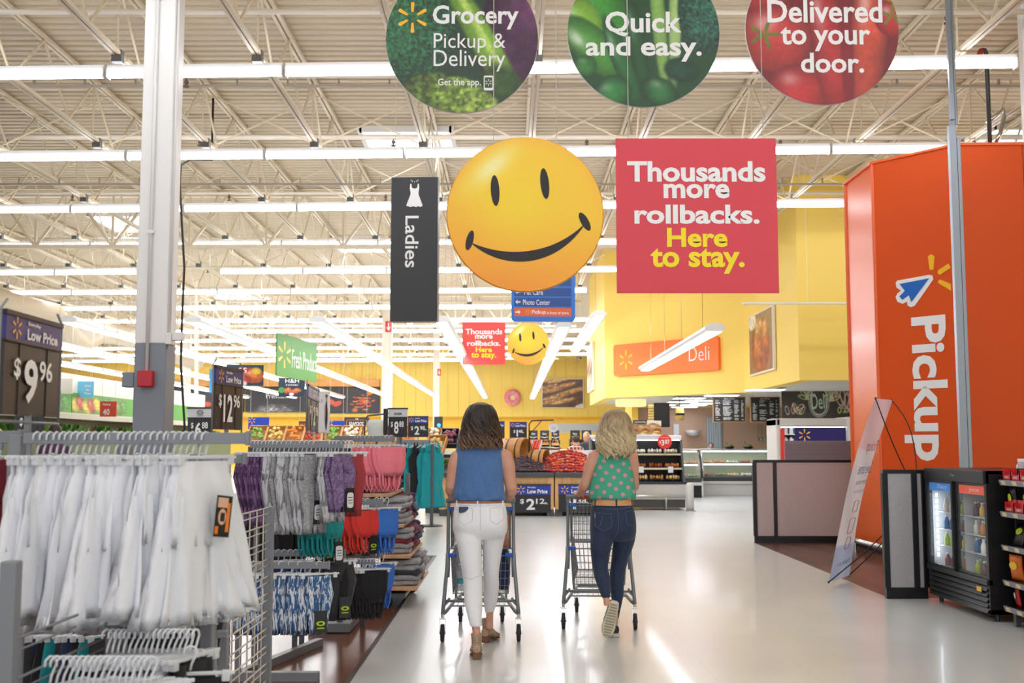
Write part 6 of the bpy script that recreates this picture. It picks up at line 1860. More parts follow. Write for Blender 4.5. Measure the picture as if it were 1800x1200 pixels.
m = MB(); m.box(X(1370, Y)-x0, X(1377, Y)-x0, -0.03, -0.01, at(900, 808, Y).z, at(900, 753, Y).z); ob('red_strip', m, mat('price_red', '#e8392f', 0.4), t)
# hanging monitor box and yellow lantern, back wall details
p = at(1163, 729, 30); t = thing('hanging_monitor', 'black hanging monitor box with yellow slatted side', 'monitor', (p.x, 30, p.z))
m = MB(); m.bbox(-0.20, 0.22, 0, 0.12, -0.33, 0.33, 0.01); ob('screen', m, BLK, t)
for k in range(9):
    m = MB(); m.bbox(-0.34, -0.21, 0.0, 0.16, -0.32+0.072*k, -0.32+0.072*k+0.05, 0.004); ob('slat', m, mat('pale_yellow_wood', '#e0c068', 0.5), t)
m = MB(); m.cyl((0, 0.05, 0.33), (0, 0.05, SOF+0.03-p.z), 0.015, n=6); ob('hanging_rod', m, SS, t)
p = at(1195, 728, 31); t = thing('lantern', 'yellow barrel lantern hanging behind the black monitor', 'lamp', (p.x, 31, p.z))
m = MB(); m.sm = True; m.lathe([(0, -0.17), (0.11, -0.17), (0.13, 0), (0.11, 0.17), (0, 0.17)], n=14); ob('barrel', m, mat('pale_yellow_wood', '#e0c068', 0.5), t)
m = MB(); m.lathe([(0.132, -0.03), (0.132, 0.03)], n=14); m.cyl((0, 0, 0.17), (0, 0, SOF+0.03-p.z), 0.01, n=6); ob('band', m, BLK, t, kind='stuff')
a, b = at(1243, 768, 38.9), at(1268, 732, 38.9)
m = MB(); m.box(a.x, b.x, 38.92, 38.99, 0.4, b.z); t = ob('doorway_curtain', m, mat('pale_blue_plastic', '#aebfca', 0.3), label='pale blue strip curtain doorway in the tan deli wall', cat='doorway')
for k in range(6): m = MB(); m.box(a.x+0.08*k, a.x+0.08*k+0.06, 38.9, 38.915, 0.4, b.z-0.05); ob('strip', m, mat('pale_blue_plastic2', '#c3d2da', 0.3), t)
p = at(1218, 760, 38.7); m = MB(); m.sm = True; m.lathe([(0, -0.12), (0.18, -0.10), (0.28, 0.08), (0.26, 0.08), (0, 0.02)], n=16)
ob('hand_sink', m, WHITEP, loc=(p.x, 38.73, p.z), label='white hand sink on the tan deli wall', cat='sink')
p = at(1190, 760, 38.8); m = MB(); m.bbox(-0.1, 0.1, 0, 0.06, -0.2, 0.2, 0.01); ob('notice', m, WHITEP, loc=(p.x, 38.94, p.z+0.1), label='white notice sheet on the tan deli wall', cat='notice')
for i, px in enumerate((1332, 1338, 1345)):
    p = at(px, 755, 38.97); m = MB(); m.cyl((0, 0, -0.3), (0, 0, 0.2), 0.012, n=5); m.sm = True; m.sph((0, 0, -0.34), (0.05, 0.02, 0.06), 8, 6); ob('ladle', m, SS, loc=p, label='steel ladle hanging on the tan wall under the menu boards', cat='ladle', group='ladles on the tan wall')

# ================================================================ PRODUCE
WOOD = mat('honey_wood', '#e0b070', 0.45, noise=0.18, nscale=3, stretch=(6, 6, 0.6))
WOODC = mat('crate_wood', '#c9965a', 0.5, noise=0.2, nscale=4, stretch=(1, 6, 6))
RIM = mat('charcoal_rim', '#4c4c4e', 0.4)
def counter(label, px0, px1, Y, priced):
    x0, x1 = X(px0, Y), X(px1, Y); w_ = x1-x0
    t = thing('produce_counter', label, 'produce counter', (x0, Y, 0))
    m = MB(); m.bbox(0.01, w_-0.01, 0.03, 1.5, 0.13, 0.76, 0.01); ob('cabinet', m, WOOD, t)
    m = MB(); m.bbox(0, 0.12, 0.0, 0.05, 0.13, 0.76, 0.006); ob('corner_board', m, WOOD, t)
    m = MB(); m.bbox(w_-0.12, w_, 0.0, 0.05, 0.13, 0.76, 0.006); ob('corner_board', m, WOOD, t)
    m = MB(); m.bbox(-0.01, w_+0.005, -0.05, 1.52, 0.755, 0.85, 0.012); ob('rim', m, RIM, t)
    for xx in (0.0, w_-0.14):
        m = MB(); m.bbox(xx, xx+0.14, 0.0, 0.1, 0, 0.13, 0.006); ob('foot', m, DGREY, t)
    m = MB(); m.box(0.2, w_-0.2, 0.4, 1.3, 0, 0.13); ob('plinth', m, BLACK, t)
    # inclined bed
    m = MB(); m.add([(0, 0.02, 0.85), (w_, 0.02, 0.85), (w_, 1.5, 1.28), (0, 1.5, 1.28), (0, 1.5, 0.85), (w_, 1.5, 0.85)], [(0, 1, 2, 3), (0, 3, 4), (1, 5, 2), (3, 2, 5, 4)]); ob('sloping_bed', m, RIM, t)
    return x0, w_
cA = counter('honey wood produce counter with plums and the $2.12 sign', 773, 973, 22.0, True)
cB = counter('honey wood produce counter with nectarines beside the blonde woman', 975, 1108, 22.0, True)
price_px('big counter price sign reading Everyday Low Price $2.12 lb on the left counter', 905, 968, 852, 901, 21.985, '2', '12', unit='lb.', hh=0.36)
price_px('counter price sign reading Everyday Low Price $1.38 behind the blonde woman', 982, 1046, 852, 900, 21.985, '1', '38', unit='lb.', hh=0.36)
fr = {}
def fruit_mesh(r):
    m = MB(); m.sm = True; m.sph((0, 0, 0), (r, r, r*0.93), 10, 7); return m.mesh('skin')
fm0 = fruit_mesh(0.036)
st = MB(); st.cyl((0, 0, 0.026), (0.003, 0, 0.042), 0.003, n=4); stm = st.mesh('stem'); stm.materials.append(mat('stem_brown', '#5b4630', 0.7))
def fruits(n, px0, px1, name, label, group, cols, Y0=22.05, Y1=22.52, mound=0.16):
    for c in cols:
        if c not in fr:
            k = fm0.copy(); k.materials.clear(); k.materials.append(mat('skin_'+c[1:], c, 0.28, noise=0.15, nscale=30)); fr[c] = k
    nx = int(math.sqrt(n*2.6)); ny = int(n/nx)
    for j in range(ny):
        for i in range(nx):
            v = j/(ny-1); u = (i+0.5*(j % 2))/(nx-0.5)
            x = X(px0, 22)+(X(px1, 22)-X(px0, 22))*u+R.uniform(-.012, .012); y = Y0+(Y1-Y0)*v+R.uniform(-.012, .012)
            z = 0.885+v*(0.12+mound*math.sin(PI*min(max(u, 0.02), 0.98))**0.6)+R.uniform(-.008, .012)
            t = thing(name, label, name, (x, y, z), R.uniform(0, 6), group)
            ob('skin', fr[cols[R.randrange(len(cols))]], None, t)
            if j < 3: ob('stem', stm, None, t)
fruits(190, 893, 972, 'plum', 'dark purple plum in the heap on the left produce counter', 'plums heaped on the left produce counter', ['#3b2733', '#4a2c36', '#2f2530', '#5e3038'], mound=0.14)
fruits(190, 953, 1045, 'nectarine', 'red and orange nectarine in the heap on the right produce counter', 'nectarines heaped on the right produce counter', ['#c0302a', '#d8482c', '#a5242a', '#e27433', '#c93a2e'], mound=0.26)
def barrel(label, px, py, Y, r, L, yaw):
    p = at(px, py, Y); t = thing('half_barrel', label, 'barrel', p, (0.0, 0.0, yaw))
    m = MB(); m.sm = True; n = 24
    rg = []
    for s, k in ((0, 0.9), (0.33, 1.0), (0.66, 1.02), (1.0, 1.0)): rg.append([(s*L, r*k*math.cos(2*PI*i/n), r*k*math.sin(2*PI*i/n)) for i in range(n)])
    for s, k in ((1.0, 0.93), (0.05, 0.85)): rg.append([(s*L, r*k*math.cos(2*PI*i/n), r*k*math.sin(2*PI*i/n)) for i in range(n)])
    m.rings(rg); ob('staves', m, mat('barrel_wood', '#c98a45', 0.45, noise=0.2, nscale=6), t)
    for s in (0.25, 0.75):
        m = MB(); m.rings([[(s*L+d, r*1.03*math.cos(2*PI*i/n), r*1.03*math.sin(2*PI*i/n)) for i in range(n)] for d in (-0.015, 0.015)], caps=False); ob('hoop', m, BLACK, t)
barrel('wooden half barrel tipped over the plums', 893, 795, 22.95, 0.30, 0.42, -0.5)
barrel('wooden half barrel tipped over the nectarines', 934, 808, 22.62, 0.21, 0.34, -0.45)
# tomato packs in white trays
for i, (px, py) in enumerate(((898, 781), (922, 785), (938, 784))):
    p = at(px, py, 23.6)
    t = thing('tomato_pack', 'white tray of red tomatoes behind the barrels, '+['left', 'middle', 'right'][i]+' of three', 'produce tray', p, 0, 'tomato trays behind the barrels')
    t.rotation_euler = (0.5, 0, -0.2)
    m = MB(); m.bbox(-0.16, 0.16, -0.2, 0.2, -0.04, 0.0, 0.01); m.bbox(-0.16, -0.15, -0.2, 0.2, 0, 0.05, 0.003); m.bbox(0.15, 0.16, -0.2, 0.2, 0, 0.05, 0.003); ob('tray', m, WHITEP, t)
    m = MB(); m.sm = True
    for a in range(5):
        for b in range(6): m.sph((-0.12+0.06*a, -0.16+0.065*b, 0.025), 0.032, 8, 6)
    ob('tomatoes', m, mat('tomato_red', '#e2492e', 0.3), t, kind='stuff')
m = MB(); m.box(X(880, 23.8), X(965, 23.8), 23.5, 24.2, 0.0, 1.34); ob('produce_stand', m, RIM, label='dark stand carrying the tomato trays behind the barrels', cat='stand')
# slanted wooden crates with produce above the clothes racks
PRC = {'yellow': '#e2c46a', 'green': '#7fa548', 'red': '#c8382e', 'purple': '#8c3f58', 'white': '#ece2cc', 'orange': '#e88a34', 'leaf': '#5e8c3c', 'brown': '#a9784a'}
PRM = {k: mat('produce_'+k, v, 0.45, noise=0.25, nscale=12) for k, v in PRC.items()}
def heap(w_, d, n, r, seed, leaf=False):
    r_ = random.Random(seed); m = MB(); m.sm = not leaf
    for i in range(n):
        x = r_.uniform(-w_/2+r, w_/2-r); y = r_.uniform(-d/2+r, d/2-r); z = r_.uniform(0.3, 1.3)*r
        if not leaf: m.sph((x, y, z), (r, r, r*r_.uniform(0.8, 1)), 7, 5)
        else:
            a = r_.uniform(0, 6.3); l = r*2.6; t_ = r_.uniform(0.5, 1.3)
            q = Vector((math.cos(a)*math.cos(t_), math.sin(a)*math.cos(t_), math.sin(t_))); sd = Vector((-math.sin(a), math.cos(a), 0))*r*0.5; p = Vector((x, y, 0))
            m.add([p, p+q*l*0.5+sd, p+q*l, p+q*l*0.5-sd], [(0, 1, 2, 3)])
    return m
def crate(label, px0, px1, py, Y, key, tilt=0.6, d=0.5, group='slanted produce crates above the clothes racks', leaf=False, black=False, base=True, yaw=0.0):
    a = at(px0, py, Y); b = at(px1, py, Y); w_ = b.x-a.x
    t = thing('produce_crate', label, 'produce crate', ((a.x+b.x)/2, Y, a.z), 0, group); t.rotation_euler = (tilt, 0, yaw)
    m = MB()
    cm = BLACK if black else WOODC
    m.bbox(-w_/2, w_/2, -d/2, d/2, -0.10, -0.085, 0.003)
    for s in (-1, 1):
        m.bbox(s*w_/2-0.012, s*w_/2+0.012, -d/2, d/2, -0.10, 0.02, 0.003); m.bbox(-w_/2, w_/2, s*d/2-0.012, s*d/2+0.012, -0.10, 0.01 if s < 0 else 0.05, 0.003)
    ob('crate_box', m, cm, t)
    ob('produce', heap(w_-0.04, d-0.05, int(26*w_/0.6), 0.045 if not leaf else 0.08, hash(label) % 97 if False else len(label)*7+int(px0), leaf), PRM[key], t, kind='stuff')
def stand(label, px0, px1, Y, h, d=0.8):
    m = MB(); m.bbox(X(px0, Y), X(px1, Y), Y+0.1, Y+d, 0, h, 0.01); ob('produce_stand', m, RIM, label=label, cat='stand')
keys = ['green', 'yellow', 'orange', 'red', 'green', 'white', 'yellow', 'purple', 'orange', 'green', 'red']
nm = {'green': 'green', 'yellow': 'yellow', 'orange': 'orange', 'red': 'red', 'white': 'white', 'purple': 'purple'}
for i in range(9):
    a = 436+33*i
    crate('slanted wooden crate of '+nm[keys[i]]+' produce, number seen just above the racks'.replace(', number seen', ' seen'), a, a+31, 763, 26.0, keys[i], 0.65, 0.55)
stand('long dark stand under the far row of slanted crates', 436, 735, 26.0, 1.35)
crate('wooden crate of pale onions right of the $2.98 sign', 752, 775, 765, 23.4, 'white', 0.5, group='produce crates left of the brown-haired woman')
crate('black crate of purple onions just left of the brown-haired woman', 776, 806, 768, 22.9, 'purple', 0.6, black=True, group='produce crates left of the brown-haired woman')
crate('wooden crate of mixed yellow produce beside the teal tops', 748, 780, 787, 22.4, 'yellow', 0.7, 0.7, group='produce crates left of the brown-haired woman', yaw=-0.2)
crate('bunches of pale green herbs above the left counter end', 764, 790, 818, 22.35, 'leaf', 0.5, 0.4, group='produce crates left of the brown-haired woman', leaf=True)
stand('dark stand under the onion crates', 748, 800, 22.9, 1.2, 0.8)
# hanging scale
p = at(973, 752, 22.6)
t = thing('produce_scale', 'white round hanging produce scale on a black arm', 'scale', (p.x, 22.6, 0))
xa = X(930, 22.6)-p.x; zh = at(900, 738, 22.6).z
m = MB(); m.sm = True; m.tube([(xa, 0, 0.9), (xa, 0, zh-0.08), (xa+0.05, 0, zh-0.02), (xa+0.1, 0, zh-0.01), (0.0, 0, zh)], 0.013, 6); m.tube([(xa, 0, zh-0.3), (xa+0.25, 0, zh-0.02)], 0.01, 6); ob('arm', m, BLACK, t)
m = MB(); m.lathe([(0, 0), (0.085, 0), (0.085, 0.05), (0, 0.05)], n=28); ob('dial', m, WHITEP, t, loc=(0, 0, p.z), rot=(PI/2, 0, 0))
m = MB(); m.cyl((0, 0, zh), (0, 0, p.z+0.08), 0.004, n=4); m.box(-0.04, 0.04, -0.06, -0.055, p.z-0.02, p.z+0.03); m.tube([(0, 0, p.z-0.08), (0.03, 0, p.z-0.2)], 0.004, 4); m.tube([(0.03, 0, p.z-0.2), (-0.08, 0, p.z-0.38)], 0.004, 4); m.tube([(0.03, 0, p.z-0.2), (0.14, 0, p.z-0.38)], 0.004, 4); ob('hook_and_wires', m, SS, t, kind='stuff')
m = MB(); m.sm = True; m.lathe([(0, 0), (0.1, 0.01), (0.15, 0.06), (0.145, 0.06), (0.09, 0.02)], (0.03, 0, p.z-0.45), 18); ob('pan', m, SS, t)

# bakery tables and racks behind
def bread_rack(label, px0, px1, py0, py1, Y, top=True, nsh=4):
    x0, x1 = X(px0, Y), X(px1, Y); zt = at(900, py0, Y).z; w_ = x1-x0
    t = thing('bakery_rack', label, 'bakery rack', (x0, Y, 0))
    m = MB(); m.bbox(0, w_, 0.5, 0.55, 0, zt-0.3, 0.005); m.bbox(0, 0.04, 0, 0.55, 0, zt-0.3, 0.005); m.bbox(w_-0.04, w_, 0, 0.55, 0, zt-0.3, 0.005); ob('frame', m, BLACK, t)
    if top:
        m = MB(); m.bbox(0.02, w_-0.02, 0.0, 0.04, zt-0.3, zt, 0.01); hb = ob('header', m, mat('bakery_header', '#2c2a2a', 0.5), t)
        text(hb, 'Bakery', w_/2, zt-0.12, w_*0.4, 0.09, TW, -0.004, 0.0)
        m = MB(); m.tube([(w_/2-0.12, -0.003, zt-0.21), (w_/2, -0.003, zt-0.24), (w_/2+0.12, -0.003, zt-0.21)], 0.008, 4); ob('flourish', m, TW, hb)
    for k in range(nsh):
        z = 0.35+(zt-0.75)*k/(nsh-1)
        m = MB(); m.cbox((w_/2, 0.25, z), (w_-0.06, 0.5, 0.03), rx=0.25); m.cbox((w_/2, 0.0, z-0.03), (w_-0.06, 0.02, 0.08)); ob('shelf', m, WOODC, t)
        for q in range(max(2, int(w_/0.28))):
            m = MB(); m.sm = True; m.sph((0, 0, 0.05), (0.11, 0.16, 0.06), 9, 6)
            n_ = max(2, int(w_/0.28))
            ob('bread_loaf', m, FOODC[(q+k) % 4], loc=(x0+w_*(q+0.5)/n_, Y+0.22, z+0.01), label='golden bread loaf on the shelves of the far bakery racks', cat='bread', group='bread loaves on the bakery racks')
for i, (a, b, Y) in enumerate(((929, 946, 36), (948, 966, 36), (968, 984, 35), (1001, 1020, 37), (1021, 1040, 37), (1048, 1068, 37), (1090, 1108, 37.5))):
    bread_rack(['first', 'second', 'third', 'fourth', 'fifth', 'sixth', 'seventh'][i]+' dark bakery rack from the left between the women', a, b, 756, 800, Y)
for i, (a, b, Y, py) in enumerate(((942, 975, 29, 786), (978, 1005, 30, 790), (1022, 1062, 30, 800), (905, 935, 30, 780))):
    x0, x1 = X(a, Y), X(b, Y); z = at(900, py, Y).z
    t = thing('bakery_table', ['first', 'second', 'third', 'fourth'][i]+' low bakery table heaped with pale rolls', 'table', (x0, Y, 0))
    m = MB(); m.bbox(0, x1-x0, 0, 0.8, 0.2, z-0.05, 0.01); ob('table_body', m, WOOD, t); m = MB(); m.bbox(0.05, x1-x0-0.05, 0.05, 0.75, 0, 0.2, 0.01); ob('plinth', m, BLACK, t)
    for q in range(6):
        m = MB(); m.bbox(-0.045, 0.045, -0.12, 0.12, 0, 0.06, 0.02); ob('roll_pack', m, FOODC[2 if q % 2 else 5], loc=(x0+0.06+(x1-x0-0.12)*q/5, Y+0.2, z-0.05), rot=R.uniform(-.3, .3), label='pale pack of rolls on the low bakery tables', cat='bread', group='packs of rolls on the bakery tables')
m = MB(); m.box(X(965, 47.8), X(1085, 47.8), 47.5, 47.9, 1.9, 2.3); ob('recess_block', m, mat('recess_grey', '#a9aaa6', 0.5), label='grey hood above the far bakery racks', cat='recess')  # solid grey block in place of the ceiling of the recess

# left produce wall shelf running into depth ------------------------------------------------
XS = -8.9
t = thing('produce_shelf', 'long produce wall case at left with green band and leafy greens', 'produce shelf', (XS, 14, 0), 0)
LN = 20
m = MB(); m.bbox(-0.4, 0.35, 0, LN, 0, 1.0, 0.02); ob('base', m, RIM, t)
m = MB(); m.bbox(-0.5, 0.2, 0, LN, 1.9, 2.02, 0.01); ob('canopy', m, mat('beige_canopy', '#cfc8b6', 0.5), t)
m = MB(); m.bbox(-0.7, -0.5, 0, LN, 0, 2.9, 0.01); ob('back_panel', m, mat('pale_case_panel', '#e4dfd2', 0.5), t)
m = MB(); m.box(-0.5, -0.46, 2.0, LN, 2.04, 2.5); ob('green_band', m, mat('green_band', '#56a03c', 0.5), t)
pics = [('#b7b06a', '#7c8a3c'), ('#9fb35c', '#d0c8a0'), ('#e0522c', '#b83a26'), ('#4f9a3a', '#4f9a3a'), ('#c8503c', '#e0c84a'), ('#5a9a3a', '#4f9a3a')]
for i, (c1, c2) in enumerate(pics):
    def fn(u, v, c1=c1, c2=c2):
        p = Paint(u, v, '#5d8f3e')
        for k in range(5): p.blob(0.1+0.2*k, 0.45+0.1*math.sin(k*2.1), 0.16, 0.4, c1 if k % 2 else c2, 0.2, 0.2, 0.4, 0.4, 14, 0.3)
        return p
    o = printed(t, 'vegetable_picture', 1.6, 0.44, 26, 16, fn, VC); o.rotation_euler.z = PI/2; o.location = (-0.455, 3.4+1.75*i, 2.27)
for i in range(26):
    key = ['leaf', 'green', 'leaf', 'leaf', 'red', 'leaf', 'yellow', 'leaf'][i % 8]
    lf_ = key in ('leaf', 'green')
    t2_ = thing('leafy_bunch' if lf_ else 'produce_pile', {'leaf': 'dark green leafy bunch', 'green': 'light green leafy bunch', 'red': 'pile of red produce', 'yellow': 'pile of yellow produce'}[key]+' on the long produce case at left', 'produce', (XS+0.05, 14.4+0.74*i, 1.5), 0, 'produce on the long wall case at left')
    ob('leaves' if lf_ else 'produce', heap(0.5, 0.7, 90 if lf_ else 34, 0.13 if lf_ else 0.09, i, lf_), PRM[key], t2_, kind='stuff')
m = MB(); m.bbox(-0.35, 0.32, 0, 20, 1.0, 1.45, 0.01); ob('riser', m, mat('mirror_green', '#5c6b48', 0.4), t)
def hung(label, px0, px1, py0, py1, Y, col, yaw=0.0, texts=(), fn=None, nx=40, ny=24, name='hanging_sign', cat='sign'):
    a = at(px0, py1, Y); b = at(px1, py0, Y); w_ = (b.x-a.x); h_ = b.z-a.z
    t = thing(name, label, cat, ((a.x+b.x)/2, Y, (a.z+b.z)/2), yaw)
    m = MB(); m.bbox(-w_/2, w_/2, 0, 0.03, -h_/2, h_/2, 0.005); ob('panel', m, mat('panel_'+col[1:], col, 0.45), t)
    if fn: printed(t, 'printed_picture', w_*0.98, h_*0.98, nx, ny, fn, VC, -0.003)
    for (s, x, z, ww, hh, mm) in texts: text(t, s, x*w_, z*h_, ww*w_, hh*h_, mm, -0.007, 0.01)
    m = MB(); m.cyl((-w_*.4, 0.015, h_/2), (-w_*.4, 0.015, 6.9-t.location.z), 0.004, n=4); m.cyl((w_*.4, 0.015, h_/2), (w_*.4, 0.015, 6.9-t.location.z), 0.004, n=4); ob('hanging_wires', m, WIRE, t, kind='stuff')
    return t
hung('light blue hanging card with white tower shape over the produce', 129, 165, 670, 698, 24, '#6cb9dc', 0, (('Good', 0.2, 0.22, 0.3, 0.14, TW), ('for', 0.22, -0.02, 0.2, 0.14, TW), ('You', 0.2, -0.26, 0.3, 0.14, TW)))
hung('white hanging board left of the light blue card', 97, 128, 665, 692, 23, '#efece4')
hung('small red and yellow tag sign reading 40 hanging over produce', 175, 205, 705, 732, 22, '#d9503c', 0, (('Value', -0.1, 0.3, 0.5, 0.16, TW), ('40', -0.1, -0.2, 0.4, 0.4, TW)))
def paint_fruit(u, v):
    p = Paint(u, v, '#20354a'); p.blob(0.72, 0.5, 0.32, 0.42, '#d8662c', 0.2, 0.15, 0.3, 0.3, 9, 0.5); p.blob(0.8, 0.7, 0.16, 0.2, '#eec23c', 0, 0.2, 0.2); p.blob(0.5, 0.3, 0.2, 0.2, '#c23a30', 0, 0.2, 0.3, 0.2, 9, 0.4); p.blob(0.45, 0.74, 0.17, 0.16, '#d5262c', 0, 0.1); p.blob(0.45, 0.1, 0.12, 0.14, '#dcd9cc', 0, 0.2); return p
hung('dark blue hanging sign with fruit picture reading SS', 398, 463, 641, 678, 24.5, '#20354a', 0.2, (('SS', -0.06, 0.24, 0.22, 0.24, TW),), paint_fruit)
def paint_hh(u, v):
    p = Paint(u, v, '#20303f')
    for k in range(5): p.blob(0.3+0.11*k, 0.3+0.05*math.sin(k*2), 0.1, 0.17, ['#e2612c', '#e8832f', '#d5442c'][k % 3], 0.3*k, 0.2, 0.3, 0.2, 9, 0.4)
    p.blob(0.12, 0.35, 0.14, 0.16, '#4d9a3f', 0.2, 0.1); p.blob(0.5, 0.12, 0.1, 0.1, '#f0ece0', 0, 0.2); return p
hung('dark blue hanging sign with peppers picture reading H&H FARMS', 489, 536, 664, 697, 30, '#20303f', 0.0, (('H&H', 0.02, 0.34, 0.52, 0.22, TW), ('FARMS', 0.02, 0.12, 0.46, 0.07, TW)), paint_hh)
def paint_beef(u, v):
    p = Paint(u, v, '#3c3a3c'); p.blob(0.45, 0.62, 0.2, 0.2, '#c9604e', 0, 0.15, 0.3, 0.5, 25); p.blob(0.75, 0.25, 0.24, 0.2, '#c2543f', 0, 0.15, 0.3, 0.5, 25); p.blob(0.2, 0.2, 0.18, 0.18, '#e0a04c', 0, 0.15); return p
hung('dark picture panel with meat slices left of the near $12.96 sign', 338, 374, 688, 718, 45, '#3c3a3c', 0, (), paint_beef)
hung('blue picture panel edge left of the near $12.96 sign', 367, 380, 648, 690, 40, '#3f8fc0')
# section signs above the crates
for i, (a, b, y0, y1, Y) in enumerate(((436, 473, 733, 754, 30), (576, 606, 739, 757, 30))):
    t = hung(['left', 'right'][i]+' blue sign reading Everyday Low Price above the far crates', a, b, y0, y1, Y, '#1e3fa8', 0, (('Everyday', -0.12, -0.2, 0.35, 0.12, TW), ('Low Price', 0.0, -0.42, 0.6, 0.16, TW)))
    spark(t, -0.18, 0.07, 0.10, SPY, -0.007)
t = hung('dark brown framed sign reading SEAFOOD over the meat department', 605, 649, 733, 757, 34, '#3b2f28', 0, (('THE', 0, 0.36, 0.12, 0.1, TW), ('SEAFOOD', 0.0, 0.02, 0.62, 0.26, TW), ('FRESH AND FROZEN', 0, -0.32, 0.5, 0.09, TW)))
m = MB(); m.tube([(x, -0.01, z) for x, z in rrect(0.62, 0.24, 0.04, 3)], 0.008, 4, closed=True); ob('border', m, mat('gold_line', '#c98f4e', 0.5), t)
hung('small brown sign reading MEAT left of the near far crates', 525, 540, 740, 757, 34, '#4a2f26', 0, (('MEAT', 0, 0.1, 0.6, 0.3, mat('orange_print', '#f08428', 0.5)),))
# white mannequin bust form beside AVIA sign
t = thing('mannequin_form', 'white torso display form left of the AVIA sign', 'mannequin', (X(662, 10.5), 10.5, 1.42))
m = MB(); m.sm = True; m.rings([[(rx*math.cos(q), ry*math.sin(q), z) for q in [2*PI*i/16 for i in range(16)]] for rx, ry, z in ((0.075, 0.05, 0.02), (0.07, 0.05, 0.06), (0.085, 0.06, 0.12), (0.095, 0.06, 0.17), (0.075, 0.045, 0.205), (0.03, 0.03, 0.215))]); ob('torso', m, F['mint'], t)
m = MB(); m.sm = True; m.tube([(-0.11, 0, -0.25), (-0.11, 0, 0.22), (-0.08, 0, 0.25), (0.12, 0, 0.27)], 0.008, 6); m.tube([(0, 0, 0.02), (0, 0, -0.4)], 0.012, 6); ob('hanging_frame', m, RACKD, t)
